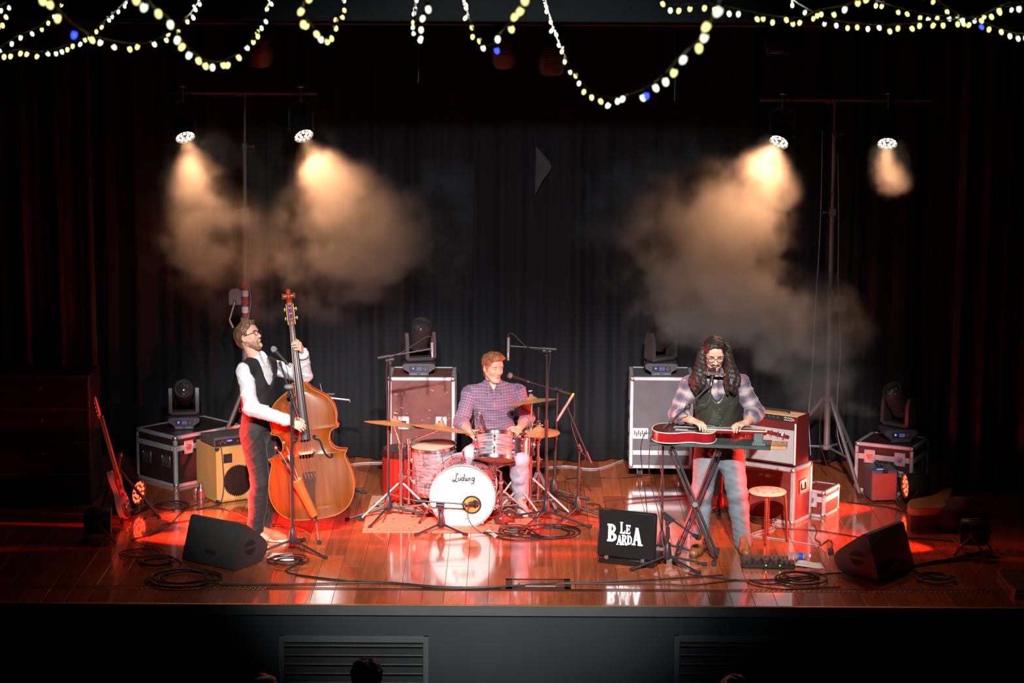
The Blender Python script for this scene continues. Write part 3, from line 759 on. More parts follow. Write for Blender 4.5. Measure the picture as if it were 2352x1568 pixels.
# overhead lanterns on a fly bar, barely lit
bz = P(1176, 75, 3.0).z
m = MB(); m.cyl((-4.6, 3.0, bz+.08), (4.6, 3.0, bz+.08), .024, 12)
o = m.build('fly_bar', M('fly_bar_black', (.02, .02, .02), .5, .2, var=.1), None); tag(o, 'dark lighting pipe running above the stage', 'pipe')
m = MB()
for x in (-4.4, -1.5, 1.5, 4.4): m.cyl((x, 3.0, bz+.08), (x, 3.0, 5.5), .004, 6)
m.build('suspension_cable', steel, o)
lan = M('lantern_red_lit', (.10, .045, .032), .45, .2, var=.2)  # red light on the housings is painted into this tone
def lantern(px, py, label, s=1.0, tilt=.25, lit=None):
    p = P(px, py, 3.0); t = thing('theatre_lantern', label, 'theatre light', p, 0, 'unlit lanterns on the overhead pipe')
    X = Matrix.Rotation(tilt, 4, 'X') @ Matrix.Scale(s, 4)
    m = MB(); m.X = X; m.lathe([(.0001, .17), (.07, .165), (.105, .12), (.11, .06), (.115, -.09), (.10, -.14), (.095, -.14), (.09, -.1), (.0001, -.09)], 26)
    for k in range(4): m.torus((0, 0, .02+k*.02), .112, .004, 26, 6)
    m.build('housing', lan, t)
    m = MB(); m.X = X; m.ball((0, 0, -.15), (.02, .02, .022), 10, 6); m.build('knob', steel, t)
    m = MB(); zt = bz+.08-p.z; m.tube([(-.13*s, 0, -.02), (-.13*s, 0, zt*.6), (-.03, 0, zt-.05), (.03, 0, zt-.05), (.13*s, 0, zt*.6), (.13*s, 0, -.02)], .008, 6)
    m.torus((0, 0, 0), .032, .01, 16, 6, T((0, 0, zt), Matrix.Rotation(math.pi/2, 3, 'Y'))); m.build('yoke', black, t)
lantern(1268, 130, 'red-lit can lantern hanging overhead right of centre')
lantern(1157, 118, 'dim can lantern hanging overhead at centre', .9, .4)
lantern(598, 112, 'dim lantern hanging overhead above the bass player', .95, .5)
# square flood at the right
p = P(1790, 105, 3.0); t = thing('flood_light', 'dim square floodlight hanging overhead above right tower lamp', 'theatre light', p)
m = MB(); m.box((0, 0, 0), (.23, .16, .13), .012); m.build('housing', black, t)
m = MB(); m.box((0, -.083, 0), (.19, .006, .09), .002); m.build('glass', glass, t)
m = MB(); m.tube([(-.13, 0, 0), (-.13, 0, .12), (.13, 0, .12), (.13, 0, 0)], .007, 6); m.cyl((0, 0, .12), (0, 0, bz+.05-p.z), .008, 6); m.build('yoke', black, t)
for (x, y0, y1, lb) in ((961, 90, 190, 'thin pale cord hanging above the left tall case'), (1550, 88, 232, 'thin pale cord hanging above the grey case')):
    a = P(x, y0, 2.0); b = P(x-1, y1, 2.0); m = MB(); m.tube(spline([Vector((a.x, 2.0, 5.45)), a, lerp(a, b, .5)+Vector((.006, 0, 0)), b], 5), .0022, 5)
    o = m.build('rigging_line', cablegrey); tag(o, lb, 'rope', 'thin cords hanging from the flies')

# ------------------------------------------------------------------ stage monitors
wedgem = M('monitor_paint', (.026, .026, .025), .55, bump=.25, bscale=260, var=.1)
def wedge(label, corner, psi, mirror, wd=.55):
    """profile: u away from the rear face, v up; extruded along the cabinet's width"""
    s_ = -1 if mirror else 1
    a = Vector((math.cos(psi)*s_, -math.sin(psi), 0)); n = Vector((math.sin(psi)*s_, math.cos(psi), 0))
    t = thing('stage_monitor', label, 'monitor speaker', corner, 0, 'wedge stage monitors')
    R = Matrix(((n.x, 0, a.x), (n.y, 0, a.y), (n.z, 1, a.z)))
    X = T((0, 0, 0), R)
    prof = [(.012, .004), (.26, .004), (.31, .012), (.355, .034), (.388, .066), (.405, .104), (.404, .138), (.385, .172), (.34, .214), (.165, .345), (.145, .355), (.12, .352), (.108, .34), (0, .016)]
    if mirror: prof = prof[::-1]
    m = MB(); m.prism([(u, v) for u, v in prof], -wd, 0, X); m.build('cabinet', wedgem, t, 28)
    def half(sg, c):                                       # half-moon hand hold
        return [(c[0]+.062*math.cos(q)*1.0, c[1]+sg*(.012+.05*math.sin(q))) for q in [math.pi*i/10 for i in range(11)]]
    hole = M('handle_hole', (.004, .004, .004), .9, var=.1)
    for sg in (-1, 1):
        o_ = half(sg, (.20, .155)); o_ = o_ if (sg > 0) != mirror else o_[::-1]
        m = MB(); m.prism(o_, -.01, .0015, X); m.build('hand_hold', hole, t, 0)
    m = MB(); m.X = X; m.box((-.001+.032, .085, -.27), (.012, .085, .11), .002, Matrix.Translation((0, 0, 0)))
    m.build('connector_recess', hole, t, 0)
    m = MB(); m.X = X
    for k in range(3): m.cyl((.02, .07+.02*(k % 2), -.30+.035*k), (.012, .07+.02*(k % 2), -.30+.035*k), .011, 12)
    m.box((.014, .05, -.255), (.006, .012, .04)); m.build('socket', steel, t)
    for zc_ in (-.44, -.12): m = MB(); m.X = X; m.box((.02, .045, zc_), (.02, .085, .03), .004); m.build('rubber_foot', rubber, t)
    g = M('grille_black', (.02, .02, .02), .6, bump=.4, bscale=300)
    m = MB(); m.X = X
    c0, c1 = Vector((.335, .218, 0)), Vector((.17, .341, 0)); nn = Vector((.66, .75, 0))*.004
    m.add([c0+nn-Vector((0, 0, .03)), c1+nn-Vector((0, 0, .03)), c1+nn-Vector((0, 0, wd-.03)), c0+nn-Vector((0, 0, wd-.03)),
           c0-nn-Vector((0, 0, .03)), c1-nn-Vector((0, 0, .03)), c1-nn-Vector((0, 0, wd-.03)), c0-nn-Vector((0, 0, wd-.03))], [(0, 1, 2, 3), (7, 6, 5, 4), (0, 4, 5, 1), (1, 5, 6, 2), (2, 6, 7, 3), (3, 7, 4, 0)])
    m.build('grille', g, t, 0)
    return t
wedge('black wedge monitor with half-moon handle in front of bass player', F(536, 1313), 35*D2R, False)
wedge('wedge monitor with red-lit end in front of the far right', F(2018, 1336), 50*D2R, True)

# ------------------------------------------------------------------ microphone stands and microphones
def mic_stand(label, base, pole_top, boom=None, legs=(.5, 2.6, 4.7), leg_len=.33, hub=.16, mat=None, knob=True, name='microphone_stand', clutch=True):
    mt = mat or black
    t = thing(name, label, 'mic stand', (base.x, base.y, 0), 0, 'microphone stands on the stage'); b = Vector((base.x, base.y, 0))
    m = MB(); m.lathe([(.0001, hub-.085), (.022, hub-.085), (.034, hub-.07), (.036, hub-.05), (.03, hub), (.016, hub+.045), (.011, hub+.05), (.0001, hub+.05)], 18); m.build('hub', mt, t)
    for a in legs:
        dv = Vector((math.cos(a), math.sin(a), 0)); m = MB()
        f_ = dv*leg_len+Vector((0, 0, .016)); m.tube([dv*.025+Vector((0, 0, hub-.06)), f_], .0095, 8); lg = m.build('leg', mt, t)
        m = MB(); m.tube([f_-dv*.02+Vector((0, 0, .002)), f_+dv*.022-Vector((0, 0, .001))], .015, 8); m.build('rubber_foot', rubber, lg)
    tp = pole_top-b; m = MB(); mid = lerp(Vector((0, 0, hub)), tp, .52)
    m.tube([(0, 0, hub-.02), mid], .0115, 10); m.build('lower_pole', mt, t)
    m = MB(); m.tube([mid-Vector((0, 0, .02)), tp], .0085, 10); m.build('upper_pole', mt, t)
    if clutch: m = MB(); m.tube([mid-Vector((0, 0, .05)), mid+Vector((0, 0, .05))], .0165, 12); m.build('clutch', mt, t)
    if boom:
        a, c = boom[0]-b, boom[1]-b; d = (c-a).normalized(); m = MB(); m.tube([a, c], .0072, 8); bm = m.build('boom', mt, t)
        m = MB(); m.tube([a-d*.0, a+d*.11], .014, 10); m.build('counterweight', mt, bm)
        m = MB(); m.tube([tp-d*.035, tp+d*.035], .018, 10); m.box((tp.x, tp.y, tp.z-.02), (.03, .03, .05), .006); bj = m.build('boom_joint', mt, t)
        m = MB(); s_ = d.cross(Vector((0, 0, 1))).normalized(); m.cyl(tp+s_*.0, tp-s_*.035, .011, 8); m.ball(tp-s_*.04, .016, 8, 6); m.build('knob', blackplastic, bj)
        m = MB(); m.tube([c-d*.01, c+d*.03], .011, 8); m.build('mic_clip', blackplastic, bm)
    return t
grillem = M('mic_grille', (.32, .32, .33), .45, .5, bump=.6, bscale=900)
grilledark = M('mic_grille_dark', (.03, .03, .03), .5, .3, bump=.6, bscale=900)
def vocal_mic(label, head, handle_dir, gm=None, s=1.0, L=.165, name='microphone'):
    d = Vector(handle_dir).normalized(); X = T((0, 0, 0), frame_from(d))
    t = thing(name, label, 'microphone', head, 0, None)
    m = MB(); m.X = X; m.ball((0, 0, 0), (.0255*s, .0255*s, .028*s), 20, 12); m.torus((0, 0, .010*s), .0255*s, .0028*s, 24, 6); m.build('grille', gm or grillem, t)
    m = MB(); m.X = X; m.lathe([(.019*s, .018*s), (.0185*s, .03), (.0165, .06), (.0125, L), (.0001, L)], 18); m.build('body', blackplastic, t)
    m = MB(); m.X = X; m.cyl((0, 0, L), (0, 0, L+.03), .009, 12); m.build('connector', steel, t)
    return t
def pencil_mic(label, a, b, mat, tipmat=None):
    t = thing('pencil_microphone', label, 'microphone', a, 0, None); e = b-a; d = e.normalized(); m = MB()
    m.tube([(0, 0, 0), e*.66], .0125, 14); m.build('body', mat, t)
    m = MB(); m.tube([e*.66, e*.68, e], [.012, .0138, .0138], 14); m.build('capsule', steel, t)
    m = MB(); m.tube([-d*.035, (0, 0, 0)], .0095, 12); m.build('connector', tipmat or chrome, t)
    return t
def tube_thing(name, label, cat, pts, r, mat, group=None, n=6, k=6):
    m = MB(); m.tube(spline(pts, k), r, n); o_ = m.build(name, mat); return tag(o_, label, cat, group)

# bass player's vocal stand
b = F(672, 1268); tp = P(669, 905, b.y)
mic_stand('straight black mic stand in front of the upright bass', b, tp, (P(683, 952, b.y-.02), P(645, 838, b.y+.03)), legs=(-.62, 3.62, 1.4), leg_len=.34)
vocal_mic('silver-headed vocal microphone at the bass player', P(629, 802, b.y+.04), P(652, 826, b.y+.04)-P(629, 802, b.y+.04))
# tapered plastic cup clipped to the stand
p = P(664, 888, b.y-.02); m = MB(); m.ball((0, 0, 0), (.042, .03, .022), 16, 8); o = m.build('pick_holder', M('cup_grey', (.16, .15, .15), .5, var=.1), None, loc=p); tag(o, 'small grey dish clipped on the bass mic stand', 'dish')
# overheads
red_lit_stand = M('stand_red_lit', (.16, .014, .012), .36, .2, bump=.03)  # stand metal with the red side light put into its colour
b = F(892, 1190); tp = P(896, 826, b.y)
mic_stand('red-lit boom stand holding left overhead drum microphone', b, tp, (P(868, 822, b.y), P(984, 802, b.y)), legs=(-1.95, .15, 3.4), leg_len=.36)
pencil_mic('pencil microphone hanging over the left cymbals', P(992, 786, b.y), P(993, 820, b.y), M('mic_silver_red', (.5, .45, .45), .35, .7, var=.05))
tube_thing('microphone_cable', 'cable arching along the left overhead boom', 'cable', [P(992, 781, b.y), P(989, 772, b.y), P(975, 776, b.y), P(930, 805, b.y), P(896, 822, b.y-.02), P(888, 850, b.y-.02), P(890, 1000, b.y-.02), P(889, 1160, b.y-.02), F(878, 1200, .006)], .0033, cablered, 'microphone cables')
b = F(1254, 1200); tp = P(1256, 806, b.y)
mic_stand('boom stand holding right overhead drum microphone', b, tp, (P(1278, 802, b.y), P(1180, 795, b.y)), legs=(-2.15, -.45, 2.9), leg_len=.40)
pencil_mic('pencil microphone hanging beside the drummer', P(1168, 775, b.y), P(1167, 827, b.y), M('mic_silver_red', (.5, .45, .45), .35, .7))
tube_thing('microphone_cable', 'cable arching along the right overhead boom', 'cable', [P(1168, 770, b.y), P(1171, 766, b.y), P(1180, 768, b.y), P(1206, 793, b.y-.02), P(1230, 802, b.y-.02), P(1262, 808, b.y-.02), P(1260, 860, b.y-.02), P(1256, 1000, b.y-.02), P(1260, 1150, b.y-.02), F(1240, 1225, .006)], .0033, cablered, 'microphone cables')
# drummer's vocal microphone
b = F(1272, 1150); tp = P(1281, 893, b.y)
mic_stand('boom stand carrying the drummer vocal microphone', b, tp, (P(1311, 905, b.y-.05), P(1222, 879, b.y-.12)), legs=(-.85, .05, 2.4), leg_len=.30)
vocal_mic('vocal microphone pointing at the drummer', P(1171, 862, b.y-.16), P(1222, 879, b.y-.12)-P(1171, 862, b.y-.16))
# yellow-tipped pencil mic on the right
b = F(1327, 1192); tp = P(1331, 1028, b.y)
t = mic_stand('low stand with steep boom at the right of the drums', b, tp, (P(1357, 1063, b.y), P(1304, 938, b.y)), legs=(-.35, -2.2, 1.4), leg_len=.33)
pencil_mic('slim microphone with yellow cable tip at the drum kit right', P(1313, 911, b.y), P(1279, 966, b.y), M('mic_nickel', (.62, .55, .5), .35, .8, var=.05), M('yellow_tip', (.75, .5, .03), .4, var=.1))
tube_thing('microphone_cable', 'cable hanging from the yellow-tipped microphone', 'cable', [P(1315, 906, b.y), P(1319, 915, b.y), P(1319, 960, b.y), P(1312, 972, b.y), P(1330, 1030, b.y-.03), P(1345, 1050, b.y-.03), P(1334, 1080, b.y-.03), P(1332, 1140, b.y-.03), F(1368, 1180, .005)], .003, cablered, 'microphone cables')
# kick drum microphone on a low stand
b = F(1013, 1222); tp = P(1011, 1160, b.y)
mic_stand('short black stand with boom in front of bass drum', b, tp, (P(948, 1149, b.y), P(1062, 1157, b.y+.02)), legs=(-.55, 3.75, 1.5), leg_len=.24, hub=.13, clutch=False)
vocal_mic('short black microphone inside the bass drum port', P(1093, 1156, 2.24), P(1070, 1157, 2.2)-P(1093, 1156, 2.24), grilledark, 1.1, .07)
# singer's stands
b = F(1519, 1276); tp = P(1523, 1000, b.y)
mic_stand('tall boom stand reaching up to the singing guitarist', b, tp, (P(1494, 1010, b.y), P(1622, 893, b.y+.02)), legs=(-2.5, 1.3, 0.15), leg_len=.30)
sm_y = b.y
vocal_mic('black vocal microphone at the long-haired singer', P(1638, 851, b.y+.06), P(1633, 886, b.y+.0)-P(1638, 851, b.y+.06), grilledark, 1.0, .10)
b = F(1532, 1302); tp = P(1534, 1192, b.y)
mic_stand('low boom stand aimed at the singer boot', b, tp, (P(1524, 1178, b.y), P(1592, 1228, b.y+.05)), legs=(-2.75, -.72, .12), leg_len=.30, hub=.15)
vocal_mic('small dark microphone aimed at the stomping boot', P(1604, 1234, b.y+.1), P(1590, 1227, b.y+.05)-P(1604, 1234, b.y+.1), grilledark, .9, .06)
# spare stand behind the singer
b = F(1655, 1186); tp = P(1661, 1000, b.y)
mic_stand('spare mic stand standing behind the singer legs', b, tp, None, legs=(-.5, 3.5, 1.5), leg_len=.27, mat=red_lit_stand)
# dark boom stand with shelf behind the upright bass
b = F(770, 1128); tp = P(760, 905, b.y)
mic_stand('dark stand with flat arm behind the upright bass', b, tp, (P(735, 917, b.y), P(795, 917, b.y)), legs=(-.35, 3.3, 1.4), leg_len=.28)
m = MB(); q0 = P(760, 914, b.y-.02); q1 = P(802, 919, b.y-.02); m.tube([q0, q1, q1+Vector((.006, 0, -.02))], .011, 6); m.tube([P(741, 905, b.y-.02), P(735, 880, b.y-.02)], .004, 6); o = m.build('holder_arm', steel); tag(o, 'pale metal arm sticking out behind the upright bass', 'metal arm')

# ------------------------------------------------------------------ amplifiers
def front_frame(c0, rz): return T((c0.x, c0.y, 0)) @ Matrix.Rotation(rz, 4, 'Z')
# bass cabinet: birch plywood box with a round metal grille
pine = M('birch_ply', (.62, .36, .12), .4, var=.14, vscale=5, stretch=(1, 1, .2), coat=.3)
c0 = F(499, 1157); RZ = 33*D2R
t = thing('bass_cabinet', 'light wooden bass speaker cabinet with round dark grille', 'amplifier', (c0.x, c0.y, 0), RZ)
W_, D_, H_ = .40, .42, .495
m = MB(); m.box((W_/2, D_/2, H_/2+.006), (W_, D_, H_), .006); m.build('cabinet', pine, t, 0)
m = MB(); m.box((W_/2, -.003, H_/2+.006), (W_-.03, .01, H_-.03), .003); m.build('baffle', pine, t, 0)
gr = M('grille_brown_black', (.035, .012, .009), .5, .3, bump=.5, bscale=400)
m = MB(); m.X = T((.20, -.008, .19), Matrix(((1, 0, 0), (0, 0, -1), (0, 1, 0)))); m.lathe([(.135, 0), (.132, .008), (.09, .014), (.0001, .018)], 40); g_ = m.build('speaker_grille', gr, t)
mm = MB()
for k in range(44):
    a = 2*math.pi*k/44; mm.box((.137*math.cos(a), .137*math.sin(a), .004), (.010, .010, .004), 0, Matrix.Identity(4))
for k in range(-12, 13):
    h = math.sqrt(max(0, .13**2-(k*.0105)**2))
    if h > .01: mm.box((k*.0105, 0, .0175-.35*(k*.0105)**2), (.0022, 2*h, .003)); mm.box((0, k*.0105, .0185-.35*(k*.0105)**2), (2*h, .0022, .003))
mm.X = None
mg = MB(); mg.X = T((.20, -.008, .19), Matrix(((1, 0, 0), (0, 0, -1), (0, 1, 0)))); mg.add(mm.v, mm.f); mg.build('grille_wire', gr, g_, 0)
m = MB(); m.box((.105, -.010, .40), (.082, .006, .082), .002); m.X = T((.105, -.012, .40), Matrix(((1, 0, 0), (0, 0, -1), (0, 1, 0)))); tw = m.build('tweeter', blackplastic, t, 0)
m = MB(); m.X = T((.105, -.0135, .40), Matrix(((1, 0, 0), (0, 0, -1), (0, 1, 0)))); m.lathe([(.03, 0), (.028, .003), (.012, -.002), (.0001, .003)], 18); m.build('tweeter_horn', rubber, tw)
m = MB()
for x in (.015, W_-.015):
    for z in (.02, H_-.01): m = MB(); m.box((x, .01, z), (.035, .035, .03), .006); m.build('corner_guard', blackplastic, t)
pass
a = thing('bass_amplifier', 'flat black bass amplifier head with blue display on wooden cabinet', 'amplifier', (c0.x, c0.y, H_+.012), RZ)
m = MB(); m.box((.17, .16, .042), (.36, .28, .078), .006); m.build('chassis', M('amp_grey', (.11, .10, .10), .4, .2, var=.1), a, 0)
m = MB(); m.box((.17, .018, .036), (.34, .006, .05), .002); m.build('front_panel', blackplastic, a, 0)
m = MB(); m.box((.135, .0135, .045), (.05, .004, .014)); m.build('display', M('blue_display', (.05, .05, .2), .3, emis=(.16, .12, 1.0), estr=2.2), a)
m = MB()
for k in range(4): m.cyl((.04+.022*k, .014, .034+.012*(k % 2)), (.04+.022*k, .0, .034+.012*(k % 2)), .008, 10)
for k in range(3): m.cyl((.21+.03*k, .014, .036), (.21+.03*k, .002, .036), .008, 10)
m.build('knob', steel, a)
m = MB()
for x in (.02, .32): m.box((x, .05, .0), (.03, .03, .01), .003)
m.build('rubber_foot', rubber, a)
q = T((c0.x, c0.y, 0)) @ Matrix.Rotation(RZ, 4, 'Z')
tube_thing('speaker_cable', 'thin cable hanging down the front of the bass cabinet', 'cable', [q @ Vector(v) for v in ((.03, .0, .54), (.035, -.03, .5), (.045, -.035, .35), (.05, -.035, .18), (.02, -.05, .05), (-.05, -.06, .006), (-.25, -.1, .006))], .0045, cablered, 'cables on the stage floor')
# guitar combo on its road case
cc, rz, k0, av, bv = AMPC
q0 = k0+av*.02+bv*.06
t = thing('guitar_amplifier', 'silver-grilled guitar amplifier with red-lit side on road case', 'amplifier', (q0.x, q0.y, .50), rz)
AW, AD, AH = .48, .25, .42
tolex = M('amp_tolex', (.16, .014, .012), .5, bump=.2, bscale=220)
m = MB(); pr = [(0, 0), (AD, 0), (AD, AH), (.035, AH), (.0, AH-.05)]
m.prism(pr, -AW, 0, Matrix(((0, 0, 1, 0), (1, 0, 0, 0), (0, 1, 0, 0.006), (0, 0, 0, 1)))); m.build('cabinet', M('black_tolex_red_lit', (.10, .012, .010), .5, bump=.2, bscale=220), t, 0)  # black tolex coloured red to stand for the red light
m = MB(); m.box((-AW/2, .10, AH+.006), (AW-.01, AD-.08, .008), .003); m.build('top_cover', M('tan_top', (.55, .36, .2), .6, var=.1), t, 0)
m = MB(); m.tube(spline([(-AW/2-.12, .1, AH+.012), (-AW/2-.1, .1, AH+.03), (-AW/2+.1, .1, AH+.03), (-AW/2+.12, .1, AH+.012)], 6), .009, 6); m.build('handle', rubber, t)
clothg = bpy.data.materials.new('silver_grille_cloth'); clothg.use_nodes = True; nt = clothg.node_tree; bs = nt.nodes['Principled BSDF']; bs.inputs['Roughness'].default_value = .6
tc = nt.nodes.new('ShaderNodeTexCoord'); ck = nt.nodes.new('ShaderNodeTexChecker'); ck.inputs['Scale'].default_value = 170; ck.inputs['Color1'].default_value = (.46, .46, .47, 1); ck.inputs['Color2'].default_value = (.30, .30, .31, 1)
mp = nt.nodes.new('ShaderNodeMapping'); mp.inputs['Scale'].default_value = (1, .001, .45); lk(nt, tc.outputs['Object'], mp.inputs[0]); lk(nt, mp.outputs[0], ck.inputs['Vector']); lk(nt, ck.outputs[0], bs.inputs['Base Color'])
m = MB(); m.box((-AW/2, -.004, .165), (AW-.04, .008, .29), .003); m.build('grille_cloth', clothg, t, 0)
m = MB(); m.box((-.008, -.003, AH/2-.02), (.016, .01, AH-.06), .003); m.box((-AW+.008, -.003, AH/2-.02), (.016, .01, AH-.06), .003); m.build('edge_piping', whitepl, t, 0)
Xp = T((0, .0165, AH-.022)) @ Matrix.Rotation(-.6, 4, 'X')
m = MB(); m.X = Xp; m.box((-AW/2, -.004, 0), (AW-.03, .006, .05), .002); pn = m.build('control_panel', blackplastic, t, 0)
m = MB(); m.X = Xp
for k in range(7): m.cyl((-AW+.06+k*.04, -.006, 0), (-AW+.06+k*.04, -.022, 0), .011, 12, .008)
m.build('knob', steel, pn)
m = MB(); m.X = Xp; m.cyl((-.035, -.006, -.006), (-.035, -.016, -.006), .011, 12); m.build('jewel_light', M('red_jewel', (.6, .02, .02), .2, emis=(1, .1, .08), estr=1.5), pn)
m = MB(); m.X = Xp                                                     # script lettering on the panel, two lines of joined strokes
def squiggle(x0, z0, w_, h_, n_): return [Vector((x0+w_*i/n_, -.0085, z0+h_*(.5 if i % 2 else -.5)*(1.4 if i == 1 else 1))) for i in range(n_+1)]
for (x0, z0, n_) in ((-.125, .008, 9), (-.118, -.012, 9)): m.tube(spline(squiggle(x0, z0, .075, .011, n_), 4), .0018, 5)
m.build('nameplate', whitepl, pn)

# fog machine box
b = F(2031, 1153); t = thing('fog_machine', 'small red-faced fog machine box before far right case', 'fog machine', (b.x, b.y, 0), .12)
m = MB(); m.box((0, .14, .15), (.235, .28, .275), .008); m.build('housing', M('fog_box', (.10, .10, .11), .5, var=.1), t, 0)
m = MB(); m.box((0, -.003, .142), (.215, .01, .245), .004); m.build('front_panel', M('fog_front', (.42, .07, .055), .45, var=.05), t, 0)
m = MB(); m.box((0, .0, .278), (.05, .012, .035), .003); m.build('latch', blackplastic, t, 0)
m = MB(); m.ball((-.035, .05, .289), (.035, .012, .004), 8, 5); m.build('indicator', blue_led, t)
m = MB(); m.cyl((0, .16, .285), (-.03, .2, .325), .018, 12, .022); m.build('nozzle', black, t)
m = MB()
for x in (-.09, .09): m.ball((x, .0, .01), .012, 8, 5)
m.build('rubber_foot', rubber, t)
tube_thing('power_cable', 'black cable looping on top of the fog machine', 'cable', [(b.x-.02, b.y+.1, .296), (b.x+.02, b.y+.05, .34), (b.x+.09, b.y+.05, .33), (b.x+.13, b.y+.08, .24), (b.x+.16, b.y+.05, .1), (b.x+.2, b.y-.05, .006), (b.x-.3, b.y-.06, .006)], .004, cablemat, 'cables on the stage floor')

# ------------------------------------------------------------------ drum kit
hwleg = M('dull_chrome', (.22, .19, .19), .5, .5, var=.1)
def pearl(name, c1, c2):
    m_ = bpy.data.materials.new(name); m_.use_nodes = True; nt = m_.node_tree; bs = nt.nodes['Principled BSDF']
    tc = nt.nodes.new('ShaderNodeTexCoord'); mp = nt.nodes.new('ShaderNodeMapping'); mp.inputs['Scale'].default_value = (3, 3, 26); lk(nt, tc.outputs['Object'], mp.inputs[0])
    n = nt.nodes.new('ShaderNodeTexNoise'); n.inputs['Scale'].default_value = 2.4; n.inputs['Detail'].default_value = 4; n.inputs['Distortion'].default_value = 1.2; lk(nt, mp.outputs[0], n.inputs['Vector'])
    r = nt.nodes.new('ShaderNodeValToRGB'); e = r.color_ramp.elements; e[0].position = .36; e[0].color = (*c1, 1); e[1].position = .62; e[1].color = (*c2, 1)
    lk(nt, n.outputs['Fac'], r.inputs[0]); lk(nt, r.outputs[0], bs.inputs['Base Color'])
    bs.inputs['Roughness'].default_value = .22; bs.inputs['Coat Weight'].default_value = .6; bs.inputs['Metallic'].default_value = .15; return m_
oyster = pearl('oyster_pearl', (.09, .095, .12), (.36, .35, .37))
skin = M('drum_skin', (.86, .84, .83), .45, var=.02, vscale=3)
skin_clear = M('drum_skin_tan', (.74, .56, .42), .4, var=.05)
def drum(name, label, mat, r, h, shell, n_lug, hoop=chrome, bottom=skin_clear, top=skin, lugs2=True, hoop_h=.028):
    t = thing(name, label, 'drum', mat=mat, group=None)
    m = MB(); m.lathe([(r, -h/2), (r, h/2)], 48); m.lathe([(r-.006, h/2), (r-.006, -h/2)], 48); m.build('shell', shell, t)
    for sg, mt in ((1, top), (-1, bottom)):
        m = MB(); m.lathe([(.0001, sg*(h/2+.004)), (r*.9, sg*(h/2+.004)), (r+.002, sg*(h/2-.002))] if sg > 0 else [(r+.002, -h/2+.002), (r*.9, -h/2-.004), (.0001, -h/2-.004)], 48); m.build('head', mt, t, 60)
        m = MB(); z = sg*(h/2+.001); m.lathe([(r+.004, z-hoop_h/2), (r+.009, z-hoop_h/2), (r+.009, z+hoop_h/2), (r+.004, z+hoop_h/2), (r+.004, z-hoop_h/2)], 48); m.torus((0, 0, z+sg*hoop_h/2), r+.007, .0035, 48, 6); m.build('hoop', hoop, t)
    mm = MB(); mm.box((0, 0, 0), (.016, .018, .055), .006); mm.ball((.006, 0, 0), (.012, .008, .02), 8, 6); lm = mm.mesh('lug', chrome, 50)
    mr_ = MB(); mr_.cyl((.012, 0, 0), (.012, 0, h/2*.55 if lugs2 else h/2), .003, 6); mr_.box((.012, 0, h/2*.55 if lugs2 else h/2), (.014, .012, .014), .003); rm = mr_.mesh('tension_rod', chrome, 50)
    for k in range(n_lug):
        a = 2*math.pi*(k+.5)/n_lug
        for sg in ((1, -1) if lugs2 else (1,)):
            z = sg*h*.24 if lugs2 else 0
            o_ = obj('lug', lm, t, ((r+.008)*math.cos(a), (r+.008)*math.sin(a), z), (0, 0, a))
            q_ = obj('tension_rod', rm, o_); q_.rotation_euler = (math.pi if sg < 0 else 0, 0, 0)
    return t
# bass drum, batter side towards the drummer
BD_R, BD_D = .270, .36; bdc = P(1064, 1137, 2.27)
Rb = Matrix(((1, 0, 0), (0, 0, -1), (0, 1, 0)))                          # local z -> towards the hall (-y)
Rb = Matrix.Rotation(-.03, 3, 'Z') @ Matrix.Rotation(.05, 3, 'X') @ Rb
bd = drum('bass_drum', 'bass drum with white front head and round mic port', T((bdc.x, bdc.y+BD_D/2, bdc.z), Rb), BD_R, BD_D, oyster, 8, hoop=M('pearl_hoop', (.55, .53, .54), .3, .2, var=.1), hoop_h=.04)
X = T((0, 0, BD_D/2+.004))
m = MB(); m.X = X; m.torus((.078, -.072, .002), .074, .007, 36, 8, None); pt = m.build('mic_port', rubber, bd)
m = MB(); m.X = X; m.disc((.078, -.072, .0012), .072, 32); m.build('port_opening', M('port_amber', (.55, .26, .05), .6, var=.3, vscale=18), pt)
ink = M('black_ink', (.012, .012, .016), .5, var=.05)
def strokes(parent, name, mat, polys, X, r, flat=.15):
    m = MB(); m.X = X @ Matrix.Diagonal((1, 1, flat, 1))
    for pl in polys: m.tube(spline([(x, y, 0) for x, y in pl], 5), r, 6)
    return m.build(name, mat, parent)
# script lettering L u d w i g with a swash, about 18 cm long
LW = [[(.44, .78), (.42, .97), (.31, .95), (.25, .65), (.20, .28), (.06, .05), (-.14, .04), (-.16, .16), (.0, .17), (.2, .05), (.45, .02)],
      [(.52, .50), (.50, .2), (.58, .1), (.70, .2), (.76, .5)], [(.76, .5), (.74, .2), (.82, .12)],
      [(1.12, .42), (.98, .5), (.88, .3), (.96, .1), (1.08, .2), (1.2, .55), (1.26, .95)], [(1.2, .55), (1.12, .2), (1.22, .1)],
      [(1.32, .5), (1.32, .18), (1.42, .1), (1.5, .3), (1.54, .48)], [(1.54, .48), (1.52, .2), (1.62, .1), (1.74, .3), (1.78, .52)],
      [(1.92, .5), (1.88, .2), (1.96, .1)], [(1.96, .7), (1.97, .74)],
      [(2.36, .44), (2.22, .5), (2.12, .3), (2.2, .1), (2.34, .22), (2.42, .5)], [(2.42, .5), (2.36, .0), (2.26, -.22), (2.1, -.24), (2.04, -.16)]]
sc = .178/2.5
strokes(bd, 'lettering', ink, [[(-.075+x*sc+.05*sc, .130+y*sc) for x, y in pl] for pl in LW], X @ T((0, 0, .0006)), .0042)
m = MB(); m.X = X
for k, (x, y) in enumerate([(-.08, .125)]): m.box((x+.018, y+.0, .001), (.05, .004, .001)); m.box((.06, y-.002, .001), (.02, .004, .001))
